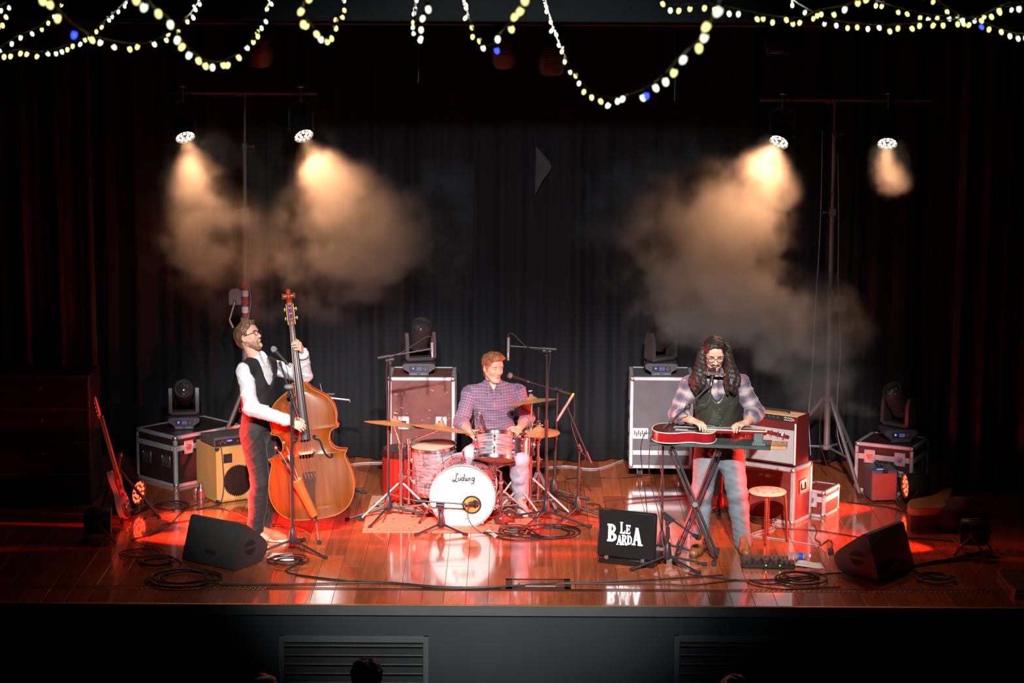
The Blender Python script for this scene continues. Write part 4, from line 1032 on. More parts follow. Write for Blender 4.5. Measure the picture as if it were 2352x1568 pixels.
for k in range(3): m.box((-.005+k*.014, .1225, .001), (.008, .006, .001))
m.build('lettering_swash', ink, bd, 0)
m = MB(); m.X = X; m.box((.03, -.195, .001), (.03, .008, .001), .0005); m.build('badge', steel, bd)
m = MB()
for sg in (-1, 1):
    a = Vector((sg*(BD_R+.01), -.12, .05)); e = Vector((sg*(BD_R+.10), -bdc.z+.02, .12)); m = MB(); m.tube([a+Vector((0, .06, -.03)), a, e], .009, 8); sp = m.build('spur', chrome, bd)
    m = MB(); m.box(a, (.04, .05, .05), .008); m.build('spur_bracket', chrome, sp); m = MB(); m.ball(e, .014, 8, 6); m.build('rubber_tip', rubber, sp)
m = MB(); m.box((0, BD_R+.012, .05), (.05, .02, .06), .006); m.tube([(0, BD_R, .05), (.0, BD_R+.09, .05)], .010, 10); m.build('tom_mount', chrome, bd)
# claw hooks on the front hoop
mm = MB(); mm.box((0, 0, 0), (.03, .02, .05), .006); mm.cyl((0, 0, -.02), (0, 0, -.09), .004, 6); cm = mm.mesh('claw', chrome, 50)
for k in range(10):
    a = 2*math.pi*(k+.5)/10; obj('claw', cm, bd, ((BD_R+.017)*math.cos(a), (BD_R+.017)*math.sin(a), BD_D/2), (0, 0, a+math.pi/2))
# floor tom
c = P(998, 1075, 2.78); FT_R, FT_H = .192, .39
ft = drum('floor_tom', 'pearl floor tom with chrome lugs left of the bass drum', T((c.x, c.y, c.z), Matrix.Rotation(-.05, 3, 'Y') @ Matrix.Rotation(.03, 3, 'X')), FT_R, FT_H, oyster, 8, top=skin_clear)
for k in range(3):
    a = (-2.6, -.5, 1.6)[k]; m = MB(); x, y = (FT_R+.022)*math.cos(a), (FT_R+.022)*math.sin(a)
    m.tube([(x, y, .05), (x, y, -c.z+.05), (x+.02*math.cos(a), y+.02*math.sin(a), -c.z+.016)], .007, 8); lg = m.build('leg', chrome, ft)
    m = MB(); m.box((x-.008*math.cos(a), y-.008*math.sin(a), -.08), (.04, .04, .06), .01); m.build('leg_bracket', chrome, lg); m = MB(); m.ball((x+.02*math.cos(a), y+.02*math.sin(a), -c.z+.018), .015, 8, 6); m.build('rubber_tip', rubber, lg)
# rack tom on a stand, leaning back to the drummer
c = P(1136, 1028, 2.50); TM_R, TM_H = .176, .205
Rt = Matrix.Rotation(-.42, 3, 'X') @ Matrix.Rotation(.03, 3, 'Y')
tom = drum('rack_tom', 'pearl tom on a stand above the bass drum', T(c, Rt), TM_R, TM_H, oyster, 6)
# chrome snare behind it
c2 = P(1180, 1020, 2.76); sn = drum('snare_drum', 'chrome snare drum half hidden behind the rack tom', T(c2, Matrix.Rotation(-.06, 3, 'X')), .178, .14, chrome, 8, lugs2=False)
def drum_stand(label, top, basket_r, base, legs, leg_len=.26, hub=.30):
    t = thing('drum_stand', label, 'drum stand', (base.x, base.y, 0), 0, 'chrome drum hardware'); b_ = Vector((base.x, base.y, 0)); tp = top-b_
    m = MB(); m.tube([(0, 0, .06), (0, 0, hub+.05)], .0155, 12); m.build('lower_tube', chrome, t)
    m = MB(); m.tube([(0, 0, hub), (0, 0, tp.z-.08), tp-Vector((0, 0, .03))], .011, 12); m.build('upper_tube', chrome, t)
    m = MB(); m.box((0, 0, hub+.05), (.045, .045, .04), .01); m.build('clamp', chrome, t)
    for a in legs:
        dv = Vector((math.cos(a), math.sin(a), 0)); f_ = dv*leg_len+Vector((0, 0, .015)); m = MB()
        for s_ in (-.006, .006): m.tube([dv*.02+Vector((0, 0, hub-.02))+dv.cross(Vector((0, 0, 1)))*s_, f_+dv.cross(Vector((0, 0, 1)))*s_], .006, 6)
        lg = m.build('leg', hwleg, t); m = MB(); m.tube([(0, 0, .1), lerp(dv*.02+Vector((0, 0, hub)), f_, .55)], .006, 6); m.build('brace', hwleg, lg)
        m = MB(); m.ball(f_, (.02, .02, .015), 8, 6); m.build('rubber_foot', rubber, lg)
    if basket_r:
        for k in range(3):
            a = 2*math.pi*k/3+.4; dv = Vector((math.cos(a), math.sin(a), 0)); m = MB(); m.tube([tp-Vector((0, 0, .03)), tp+dv*basket_r*.7+Vector((0, 0, -.0)), tp+dv*basket_r+Vector((0, 0, .05))], .007, 8); ar = m.build('basket_arm', chrome, t)
            m = MB(); m.box(tp+dv*basket_r+Vector((0, 0, .05)), (.03, .03, .025), .008); m.build('rubber_grip', rubber, ar)
    return t
drum_stand('chrome basket stand under the rack tom', Vector((c.x+.01, c.y+.02, c.z-.155)), .17, F(1150, 1188), (-.2, 1.9, 4.0), .3, .26)
drum_stand('chrome snare stand behind the bass drum', Vector((c2.x, c2.y, c2.z-.13)), .17, Vector((c2.x, c2.y, 0)), (-.5, 1.6, 3.7), .26)
# pedals
b = Vector((bdc.x+.02, bdc.y+BD_D+.02, 0)); t = thing('kick_pedal', 'chrome bass drum pedal behind the drum', 'drum pedal', b)
m = MB(); m.box((0, .14, .03), (.085, .28, .014), .005, Matrix.Rotation(.12, 4, 'X')); m.build('footboard', steel, t); m = MB(); m.box((0, .13, .006), (.11, .3, .012), .003); m.build('base_plate', blackplastic, t)
m = MB()
for s_ in (-1, 1): m.tube([(s_*.05, .02, .01), (s_*.05, .02, .2)], .008, 8)
m.tube([(-.06, .02, .2), (.06, .02, .2)], .007, 8); m.build('frame', chrome, t); m = MB(); m.tube([(0, .02, .2), (0, .03, .33)], .005, 6); m.ball((0, .02, .34), (.025, .03, .025), 10, 8); m.build('beater', whitepl, t)

# cymbals
def cymbal(label, c, r, tilt_axis, tilt, bell=.055, n='cymbal', grp='bronze cymbals', back=-.17):
    R = Matrix.Rotation(back, 3, 'X') @ Matrix.Rotation(tilt, 3, Vector(tilt_axis)); t = thing(n, label, 'cymbal', mat=T(c, R), group=grp)
    prof = []
    for i in range(14):
        q = i/13; rr_ = .006+q*(r-.006); z = .028*max(0, 1-(rr_/bell)**2)+.03*(1-q**1.6); prof.append((rr_, z))
    m = MB(); m.lathe(prof, 56); m.lathe([(a, z-.0025) for a, z in prof][::-1], 56); m.build('plate', brass, t, 60)
    m = MB(); m.cyl((0, 0, .05), (0, 0, .075), .014, 12); m.cyl((0, 0, .0), (0, 0, .11), .004, 8); m.box((0, 0, .10), (.035, .008, .014), .004); m.build('wing_nut', chrome, t)
    m = MB(); m.cyl((0, 0, .056), (0, 0, .068), .019, 14); m.build('felt', M('felt_grey', (.2, .19, .19), .9, var=.1), t)
    return t
yc = 2.62
c1 = P(906, 975, yc); cymbal('large crash cymbal at the far left of the drums', c1, .262, (0, 1, 0), .11)
c3 = P(1012, 985, yc-.05); cymbal('ride cymbal over the floor tom', c3, .265, (0, 1, 0), .14)
c4 = P(1222, 924, 2.66); cymbal('crash cymbal raised at the right of the drummer', c4, .215, (0, 1, 0), -.15)
c5 = P(1237, 988, 2.78); cymbal('upper hi-hat cymbal on its stand', c5+Vector((0, 0, -.02)), .185, (1, 0, 0), .02, grp='hi-hat cymbals', back=0); hh = cymbal('lower hi-hat cymbal on its stand', c5-Vector((0, 0, .025)), .185, (1, 0, 0), math.pi, grp='hi-hat cymbals', back=0)
def cymbal_stand(label, top, base, legs, leg_len=.36, hub=.30, r=.0125):
    t = thing('cymbal_stand', label, 'cymbal stand', (base.x, base.y, 0), 0, 'chrome drum hardware'); b_ = Vector((base.x, base.y, 0)); tp = top-b_; h1 = tp.z*.45; h2 = tp.z*.78
    fx = lambda z: Vector((tp.x*max(0, (z-h2)/(tp.z-h2)), tp.y*max(0, (z-h2)/(tp.z-h2)), z))
    m = MB(); m.tube([(0, 0, .05), (0, 0, h1)], r+.003, 12); m.build('lower_tube', chrome, t)
    m = MB(); m.tube([(0, 0, h1), (0, 0, h2)], r, 12); m.build('middle_tube', chrome, t)
    m = MB(); m.tube([(0, 0, h2), tp], r*.6, 10); m.build('tilter_rod', chrome, t)
    for h_ in (h1, h2): m = MB(); m.cyl((0, 0, h_-.025), (0, 0, h_+.02), r+.009, 12); m.box((.025, -.01, h_), (.04, .012, .016), .005); m.build('clamp', chrome, t)
    for a in legs:
        dv = Vector((math.cos(a), math.sin(a), 0)); sd = dv.cross(Vector((0, 0, 1))); f_ = dv*leg_len+Vector((0, 0, .018)); m = MB()
        for s_ in (-.008, .008): m.tube([dv*.02+Vector((0, 0, hub))+sd*s_, f_+sd*s_], .0065, 6)
        lg = m.build('leg', hwleg, t); m = MB(); m.tube([(0, 0, .09), lerp(dv*.02+Vector((0, 0, hub)), f_, .6)], .006, 6); m.build('brace', hwleg, lg)
        m = MB(); m.tube([f_-dv*.025, f_+dv*.025], .017, 8); m.build('rubber_foot', rubber, lg)
    return t
cymbal_stand('chrome stand under the far left crash cymbal', c1, F(921, 1187), (-.35, 3.5, 1.6))
cymbal_stand('chrome stand under the ride cymbal', c3, F(940, 1170), (-.9, 2.9, 1.1), .3)
cymbal_stand('chrome stand under the raised right cymbal', c4, F(1218, 1175), (-.3, 3.6, 1.7))
cymbal_stand('chrome hi-hat stand with foot pedal', c5+Vector((0, 0, .2)), F(1235, 1160), (-1.0, 4.2, 1.2), .3)
# drum throne, round case behind the floor tom
b = P(1137, 1035, 3.1); t = thing('drum_throne', 'round black stool under the drummer', 'stool', (b.x, b.y, 0))
SEAT_Z = .50
m = MB(); m.lathe([(.0001, SEAT_Z-.09), (.15, SEAT_Z-.09), (.17, SEAT_Z-.06), (.165, SEAT_Z-.015), (.12, SEAT_Z), (.0001, SEAT_Z)], 28); m.build('seat', blackplastic, t)
m = MB(); m.cyl((0, 0, .08), (0, 0, SEAT_Z-.08), .016, 12); m.build('pole', chrome, t)
for k in range(3):
    a = k*2.094+.3; dv = Vector((math.cos(a), math.sin(a), 0)); m = MB(); m.tube([Vector((0, 0, .28)), dv*.25+Vector((0, 0, .015))], .009, 8); m.build('leg', chrome, t)
b = F(925, 1150); t = thing('drum_case', 'round red-lit drum case standing behind the floor tom', 'drum case', (b.x-.0, b.y+.1, 0))
m = MB(); m.lathe([(.0001, 0), (.17, .0), (.185, .02), (.187, .42), (.0001, .42)], 36); m.build('body', M('red_lit_case_shell', (.42, .02, .015), .45, var=.15, bump=.1, bscale=20), t)  # red stage light painted into the shell colour
m = MB(); m.lathe([(.19, .40), (.193, .405), (.193, .445), (.18, .46), (.0001, .465)], 36); m.torus((0, 0, .402), .191, .005, 36, 6); m.build('lid', M('case_lid_black', (.04, .012, .012), .5, var=.1), t)
m = MB(); m.box((0, -.188, .3), (.03, .006, .25), .002); m.build('strap', blackplastic, t)
# drummer's tom and snare microphones
a = P(1106, 962, 2.44); vocal_mic('slim black microphone clipped over the rack tom', P(1113, 984, 2.40), a-P(1113, 984, 2.40), grilledark, .6, .12, 'clip_microphone')
tube_thing('microphone_cable', 'thin cable looping from the tom microphone', 'cable', [P(1105, 958, 2.44), P(1100, 950, 2.44), P(1088, 960, 2.42), P(1083, 985, 2.38), P(1096, 1008, 2.34), P(1100, 1050, 2.30)], .0026, cablemat, 'microphone cables')
vocal_mic('small microphone clipped at the chrome snare rim', P(1193, 1002, 2.60), P(1204, 994, 2.62)-P(1193, 1002, 2.60), grillem, .6, .05, 'clip_microphone')
tube_thing('microphone_cable', 'thin cable looping from the snare microphone', 'cable', [P(1205, 993, 2.62), P(1212, 993, 2.62), P(1216, 1010, 2.6), P(1214, 1060, 2.55), P(1208, 1120, 2.5)], .0026, cablegrey, 'microphone cables')
# patterned mat under the kit
b0 = F(832, 1222); b1 = F(1225, 1222)
def rug_material():
    m_ = bpy.data.materials.new('printed_mat'); m_.use_nodes = True; nt = m_.node_tree; bs = nt.nodes['Principled BSDF']; bs.inputs['Roughness'].default_value = .85
    tc = nt.nodes.new('ShaderNodeTexCoord'); n = nt.nodes.new('ShaderNodeTexVoronoi'); n.inputs['Scale'].default_value = 14; n.distance = 'MANHATTAN'; lk(nt, tc.outputs['Object'], n.inputs['Vector'])
    r = nt.nodes.new('ShaderNodeValToRGB'); r.color_ramp.interpolation = 'CONSTANT'; e = r.color_ramp.elements; e[0].color = (.20, .09, .05, 1); e[1].position = .3; e[1].color = (.58, .30, .18, 1)
    e2 = r.color_ramp.elements.new(.62); e2.color = (.48, .24, .14, 1)
    lk(nt, n.outputs['Distance'], r.inputs[0]); lk(nt, r.outputs[0], bs.inputs['Base Color']); return m_
m = MB(); m.box((0, 0, .003), (b1.x-b0.x, 1.25, .006), .002); o = m.build('drum_mat', rug_material(), None, 0, loc=((b0.x+b1.x)/2-.0, b0.y+.62, 0)); tag(o, 'pale patterned mat spread under the drum kit', 'mat')

# ------------------------------------------------------------------ upright bass
def wood_var(name, c1, c2, rough=.22, sc=(1, 1, 1), coat=.6):
    m_ = bpy.data.materials.new(name); m_.use_nodes = True; nt = m_.node_tree; bs = nt.nodes['Principled BSDF']
    tc = nt.nodes.new('ShaderNodeTexCoord'); mp = nt.nodes.new('ShaderNodeMapping'); mp.inputs['Scale'].default_value = sc; lk(nt, tc.outputs['Object'], mp.inputs[0])
    n = nt.nodes.new('ShaderNodeTexNoise'); n.inputs['Scale'].default_value = 5; n.inputs['Detail'].default_value = 5; lk(nt, mp.outputs[0], n.inputs['Vector'])
    r = nt.nodes.new('ShaderNodeValToRGB'); e = r.color_ramp.elements; e[0].position = .3; e[0].color = (*c1, 1); e[1].position = .75; e[1].color = (*c2, 1)
    lk(nt, n.outputs['Fac'], r.inputs[0]); lk(nt, r.outputs[0], bs.inputs['Base Color']); bs.inputs['Roughness'].default_value = rough; bs.inputs['Coat Weight'].default_value = coat; bs.inputs['Coat Roughness'].default_value = .12
    return m_
spruce = wood_var('bass_varnish', (.135, .026, .003), (.23, .054, .005), .3, (5, 1, .5), .35)
maple = wood_var('bass_maple', (.20, .035, .010), (.36, .075, .02), .25, (1, 1, 6))
ebony = M('ebony', (.022, .022, .024), .32, var=.2, coat=.2)
bridgew = M('bridge_maple', (.66, .42, .22), .5, var=.1)
gut = M('string_steel', (.28, .18, .14), .4, .6, var=.05)
pb, ps = P(724, 1191, 1.74), P(664, 690, 1.96)
zl = (ps-pb).normalized(); xl = Vector((1, .04, 0)); xl = (xl-zl*xl.dot(zl)).normalized(); yl = zl.cross(xl)
BM = T(pb, Matrix(((xl.x, yl.x, zl.x), (xl.y, yl.y, zl.y), (xl.z, yl.z, zl.z))))
bass = thing('upright_bass', 'large orange-brown upright bass held by the standing player', 'double bass', mat=BM)
half = [(.0, .0), (.10, .002), (.19, .018), (.27, .065), (.318, .13), (.342, .20), (.347, .28), (.335, .36), (.314, .43), (.300, .48), (.304, .505), (.318, .524), (.316, .530), (.270, .538), (.226, .556), (.198, .59), (.190, .63), (.198, .675),
        (.220, .712), (.262, .728), (.276, .734), (.276, .740), (.264, .762), (.269, .82), (.268, .87), (.252, .925), (.218, .975), (.172, 1.015), (.125, 1.045), (.088, 1.075), (.066, 1.105), (.055, 1.125)]
hp = spline([(w_, 0, h) for w_, h in half], 4); NS = 11; ring = []
def plate(y0, arch, sgn, name, mat, scale=1.0):
    m = MB(); vs = []; fs = []
    for p in hp:
        for j in range(2*NS+1):
            s_ = (j-NS)/NS; e_ = (1-abs(s_)**2.6)*min(1, p.z/.10, (1.16-p.z)/.12); vs.append((p.x*scale*s_, y0-sgn*arch*e_, p.z))
    n_ = 2*NS+1
    for i in range(len(hp)-1):
        for j in range(n_-1):
            a = i*n_+j; f_ = (a, a+1, a+n_+1, a+n_); fs.append(f_ if sgn > 0 else f_[::-1])
    m.add(vs, fs); return m.build(name, mat, bass, 70)
front = plate(0.0, .038, 1, 'top_plate', spruce); plate(.20, .012, -1, 'back_plate', maple)
m = MB(); vs = []; fs = []; ol = [Vector((p.x*.985, 0, p.z)) for p in hp]+[Vector((-p.x*.985, 0, p.z)) for p in hp[::-1]]
for p in ol: vs += [(p.x, .002, p.z), (p.x, .198, p.z)]
n = len(ol)
for i in range(n-1): fs.append((2*i, 2*i+1, 2*i+3, 2*i+2))
m.add(vs, fs); m.build('ribs', maple, bass, 60)
m = MB(); m.tube([Vector((p.x, .003, p.z)) for p in hp]+[Vector((-p.x, .003, p.z)) for p in hp[::-1]], .0055, 6, False); m.build('edge_binding', M('edge_varnish', (.45, .13, .035), .2, coat=.6, var=.1), bass)
m = MB(); m.tube([Vector((p.x, .198, p.z)) for p in hp]+[Vector((-p.x, .198, p.z)) for p in hp[::-1]], .0055, 6, False); m.build('back_binding', maple, bass)
def fsurf(x, h):
    wv = np.interp(h, [p.z for p in hp], [p.x for p in hp]); s_ = min(1, abs(x)/max(wv, .01)); return -.038*(1-s_**2.6)*min(1, h/.1, (1.16-h)/.12)
hole = M('f_hole_dark', (.006, .004, .003), .9, var=.1)
for sg in (-1, 1):
    path = [(.085, .672), (.072, .682), (.068, .668), (.082, .652), (.106, .645), (.120, .62), (.130, .57), (.150, .52), (.176, .492), (.196, .492), (.2, .508), (.19, .514)]
    pp = spline([(x*sg, 0, h) for x, h in path], 4); k = len(pp); m = MB()
    rad = [.011 if (i < 7 or i > k-8) else .0085 for i in range(k)]
    Xf = Matrix.Identity(4)
    m.tube([Vector((p.x, fsurf(p.x, p.z)-.0005, p.z)) for p in pp], rad, 8)
    for v in m.v: v.y = fsurf(v.x, v.z)-.0016+(v.y-fsurf(v.x, v.z))*.08
    m.build('f_hole', hole, bass)
FB0, FB1 = Vector((0, -.105, .665)), Vector((0, -.030, 1.60))          # fingerboard end and nut
m = MB(); vs = []
for (c_, w_) in ((FB0, .046), (lerp(FB0, FB1, .5), .036), (FB1, .0235)):
    vs += [(c_.x+w_*math.cos(q), c_.y+.012-.020*math.sin(q), c_.z) for q in [math.pi*i/8 for i in range(9)]]+[(-w_*.9, c_.y+.022, c_.z), (w_*.9, c_.y+.022, c_.z)][::1]
fs = [tuple(range(11)), tuple(range(22, 33))[::-1]]
for i in range(2):
    for k in range(11): fs.append((i*11+k, (i+1)*11+k, (i+1)*11+(k+1) % 11, i*11+(k+1) % 11))
m.add(vs, fs); m.build('fingerboard', ebony, bass, 30)
m = MB(); m.tube([(0, .03, 1.08), (0, .01, 1.16), (0, .004, 1.35), (0, .003, 1.6), (0, .012, 1.64)], [.05, .034, .027, .024, .022], 14); m.build('neck', maple, bass)
m = MB(); m.box((0, .018, 1.70), (.052, .05, .19), .010); m.box((0, .022, 1.62), (.058, .06, .04), .01); pgb = m.build('pegbox', maple, bass)
m = MB(); m.box((0, -.008, 1.695), (.022, .006, .14)); m.build('peg_slot', M('slot_dark', (.03, .02, .03), .7, var=.1), pgb, 0)
m = MB()
for k in range(3): m.cyl((-.012, -.012, 1.65+k*.045), (.012, -.012, 1.65+k*.045), .010, 10)
m.build('string_roller', M('purple_silk', (.20, .12, .55), .6, var=.1), pgb)
tune = M('tuner_brass', (.62, .48, .22), .35, .8, var=.1)
for sg in (-1, 1):
    m = MB(); m.box((sg*.029, .01, 1.69), (.006, .045, .17), .002); pl_ = m.build('tuner_plate', tune, pgb)
    for k in range(2):
        m = MB(); z_ = 1.655+k*.075; m.cyl((sg*.03, .015, z_), (sg*.042, .024, z_), .006, 8); m.ball((sg*.047, .028, z_), (.008, .006, .017), 10, 6); m.build('tuning_key', tune, pl_)
# scroll: a rolled ridge with two side eyes
sp = [Vector((0, .02+.042*(1-t_*.62)*math.sin(t_*7.6+.2), 1.838+.042*(1-t_*.62)*math.cos(t_*7.6+.2))) for t_ in [i/22 for i in range(23)]]
m = MB(); m.tube([(0, .03, 1.78), (0, .05, 1.80)]+[sp[0]], [.026, .022, .020], 10)
m.tube(sp, [.020-.010*i/22 for i in range(23)], 10); m.box((0, .022, 1.80), (.046, .05, .07), .014)
m.cyl((-.045, .022, 1.838), (.045, .022, 1.838), .020, 16, None); m.ball((-.047, .022, 1.838), (.012, .024, .024), 12, 8); m.ball((.047, .022, 1.838), (.012, .024, .024), 12, 8)
m.box((0, .012, 1.868), (.036, .05, .034), .010); m.build('scroll', M('scroll_red', (.32, .045, .015), .25, coat=.6, var=.2), bass, 50)
BRz = .560; BRy = -.175
m = MB(); out = []
prof = [(-.082, 0), (-.05, .0), (-.04, .03), (-.028, .035), (0, .05), (.028, .035), (.04, .03), (.05, 0), (.082, 0), (.074, .03), (.060, .075), (.066, .11), (.06, .125), (.03, .136), (0, .139), (-.03, .136), (-.06, .125), (-.066, .11), (-.060, .075), (-.074, .03)]
m.prism([(x*.88, v) for x, v in prof], -.009, .009, T((0, -.034, BRz), Matrix(((1, 0, 0), (0, -1, 0), (0, 0, -1))))); m.build('bridge', bridgew, bass, 30)
m = MB(); m.prism([(-.055, .50-.12), (-.046, .40), (.046, .40), (.055, .38), (.030, .24), (.018, .08), (.012, .03), (-.012, .03), (-.018, .08), (-.030, .24)][::-1], 0, .02, T((0, -.062, 0), Matrix(((1, 0, 0), (0, 0, -1), (0, 1, 0))))); tp_ = m.build('tailpiece', M('tailpiece_dark', (.06, .018, .010), .3, coat=.5, var=.2), bass, 30)
m = MB()
for k in range(4): m.tube(spline([(-.036+k*.024, -.085, .385), (-.04+k*.026+.012, -.10, .36), (-.03+k*.022, -.09, .335)], 4), .0028, 5)
m.build('string_tail', gut, tp_)
m = MB(); m.tube(spline([(-.01, -.07, .03), (.0, -.05, -.006), (.0, -.005, -.01)], 4), .006, 6); m.build('tail_gut', gut, tp_)
for k in range(4):
    s_ = k-1.5; m = MB(); m.tube([(s_*.024, -.083, .39), (s_*.0255, BRy-.002, BRz), (s_*.0105, -.048, 1.61), (s_*.007, -.02, 1.66)], .0021-.0002*k, 6); m.build('string', gut, bass)
m = MB(); m.box((0, -.036, 1.605), (.048, .022, .012), .003); m.build('nut', ebony, bass)
ep = BM.inverted() @ F(733, 1250, .0)
m = MB(); m.cyl((0, .09, .012), (0, .085, -.03), .022, 14); m.tube([(0, .085, -.02), (ep.x, ep.y+.0, ep.z+.02)], .0065, 10); en = m.build('endpin', steel, bass)
m = MB(); m.ball((ep.x, ep.y, ep.z+.018), .02, 10, 8); m.build('rubber_tip', rubber, en)
# bow quiver hanging off the tailpiece with two bows in it
qa, qb = BM @ Vector((-.105, -.12, .345)), BM @ Vector((.005, -.10, .035))
t = thing('bow_quiver', 'long orange tube quiver strapped to the bass front', 'bow quiver', qb); e = qa-qb; Xq = T((0, 0, 0), frame_from(e)); L_ = e.length
m = MB(); m.X = Xq; m.lathe([(.0001, 0), (.028, .0), (.032, .02), (.046, L_), (.043, L_), (.03, .03)], 22); m.build('tube', M('quiver_orange', (.52, .10, .02), .35, var=.1, coat=.3), t)
m = MB(); m.X = Xq; m.torus((0, 0, L_), .0445, .004, 28, 6); m.build('rim', M('quiver_tan', (.62, .34, .14), .5, var=.1), t)
m = MB(); m.X = Xq; m.disc((0, 0, L_-.012), .041, 22); m.build('lining', M('quiver_lining', (.5, .22, .09), .8, var=.1), t)
for k, (px, py, lb) in enumerate(((652, 1016, 'brown bow with white wrap in the bass quiver'), (634, 1028, 'thin red bow leaning in the bass quiver'))):
    a = P(px, py, 1.55-.02*k); b_ = lerp(qb, qa, .8); d = (b_-a)
    t = thing('bass_bow', lb, 'bow', a, 0, 'bows in the quiver'); m = MB(); m.tube([(0, 0, 0), d*.5, d], [.007, .006, .005], 8); m.build('stick', M('bow_wood', (.22, .03, .02), .3, var=.2, coat=.4), t)
    m = MB(); m.ball((0, 0, 0), .012, 10, 7); m.build('screw', M('bow_tip', (.6, .2, .1), .4, var=.1), t)
    m = MB(); m.tube([d*.28, d*.42], .0095, 8); m.build('grip_wrap', whitepl if k == 0 else rubber, t)
    m = MB(); m.tube([d*.08+Vector((.012, 0, -.005)), d+Vector((.012, 0, -.005))], .0022, 5); m.build('hair', M('bow_hair', (.6, .5, .42), .6, var=.1), t)

# ------------------------------------------------------------------ electric guitar on a floor stand at the left
gb = F(298, 1196); zl = (P(212, 900, gb.y+.12)-P(294, 1190, gb.y)).normalized(); nrm = Vector((.985, -.02, .2)); nrm = (nrm-zl*nrm.dot(zl)).normalized(); xl = zl.cross(nrm)*-1
xl = nrm.cross(zl)*-1                                                  # local x across the body, y out of the face, z up the neck
g0 = P(296, 1188, gb.y)
GM = T(g0, Matrix(((xl.x, nrm.x, zl.x), (xl.y, nrm.y, zl.y), (xl.z, nrm.z, zl.z))))
eg = thing('electric_guitar', 'dark electric guitar with cream edge leaning on a stand', 'guitar', mat=GM)
go = [(0, 0), (.07, .004), (.125, .035), (.155, .09), (.158, .14), (.135, .19), (.112, .235), (.112, .275), (.135, .315), (.148, .36), (.145, .40), (.125, .425), (.09, .425), (.06, .395), (.03, .375),
      (-.03, .375), (-.055, .395), (-.09, .425), (-.13, .43), (-.15, .40), (-.15, .35), (-.132, .30), (-.112, .265), (-.114, .225), (-.14, .18), (-.158, .12), (-.15, .07), (-.12, .028), (-.06, .003)]
gol = [(p.x, p.z) for p in spline([(x, 0, z) for x, z in go], 3, True)]
Xg = Matrix(((1, 0, 0, 0), (0, 0, 1, 0), (0, 1, 0, 0), (0, 0, 0, 1)))
m = MB(); m.prism(gol[::-1], -.043, -.001, Xg); m.build('body', M('cream_lacquer', (.66, .62, .40), .3, coat=.5, var=.05), eg, 40)
m = MB(); m.prism([(x*.975, .003+z*.985) for x, z in gol][::-1], -.002, .002, Xg); m.build('face', M('sunburst_dark', (.05, .012, .010), .25, coat=.6, var=.4, vscale=3), eg, 0)
m = MB(); pg = [(-.03, .38), (.03, .38), (.09, .40), (.10, .31), (.085, .24), (.12, .17), (.08, .13), (.02, .16), (-.05, .17), (-.09, .24), (-.10, .32), (-.06, .36)]; m.prism(pg[::-1], .002, .005, Xg); m.build('pickguard', M('tortoise_red', (.13, .018, .014), .25, coat=.5, var=.4, vscale=20), eg, 0)
m = MB(); m.box((0, .001, .62), (.046, .026, .52), .006); m.build('neck', M('maple_neck', (.62, .34, .14), .3, var=.1, coat=.4), eg)
m = MB(); m.box((0, .017, .62), (.050, .006, .56), .002); m.build('fingerboard', M('rosewood', (.14, .045, .025), .4, var=.2), eg)
m = MB(); m.prism([(-.024, .88), (.024, .88), (.034, .93), (.030, 1.04), (.012, 1.075), (-.02, 1.06), (-.032, .97), (-.035, .92)], -.012, .004, Xg); hd = m.build('headstock', M('maple_neck', (.62, .34, .14)), eg, 0)
m = MB()
for k in range(4): m.cyl((-.03, -.004, .915+k*.035), (-.05, -.004, .915+k*.035), .004, 6); m.ball((-.055, -.004, .915+k*.035), (.009, .004, .011), 8, 5)
m.build('tuning_peg', chrome, hd)
m = MB(); m.box((0, .008, .1), (.07, .012, .05), .003); m.build('bridge', chrome, eg); m = MB(); m.box((0, .007, .2), (.08, .012, .028), .004); m.box((0, .007, .27), (.08, .012, .028), .004); m.build('pickup', blackplastic, eg)
m = MB()
for (x, z) in ((.1, .13), (.115, .09), (.1, .05)): m.cyl((x, .003, z), (x, .018, z), .011, 12)
m.build('knob', chrome, eg)
for k in range(4): m = MB(); x = (k-1.5)*.011; m.tube([(x*1.5, .016, .1), (x*.85, .022, .9)], .0011, 5); m.build('string', steel, eg)
# its stand
sb = Vector((gb.x-.02, gb.y+.08, 0)); t = thing('guitar_stand', 'black folding floor stand under the leaning electric guitar', 'guitar stand', sb)
m = MB(); hubp = Vector((-.10, .10, .42)); m.tube([hubp, Vector((.26, -.02, .02))], .013, 8); m.build('leg', black, t); m = MB(); m.tube([hubp, Vector((-.02, -.20, .02))], .013, 8); m.build('leg', black, t)
m = MB(); m.tube([hubp, Vector((-.28, .22, .02))], .013, 8); m.build('leg', black, t); m = MB(); m.tube([hubp+Vector((0, 0, -.02)), hubp+Vector((.02, -.03, .1))], .014, 8); m.box(hubp+Vector((.02, -.03, .12)), (.05, .05, .05), .01); m.build('neck_yoke', black, t)
for e_ in ((.26, -.02, .02), (-.02, -.20, .02), (-.28, .22, .02)): m = MB(); m.ball(e_, .019, 8, 6); m.build('rubber_foot', rubber, t)
m = MB(); m.tube([Vector((.12, .03, .19)), Vector((.12, -.06, .10)), Vector((.20, -.10, .14))], .010, 8); m.build('support_arm', rubber, t)

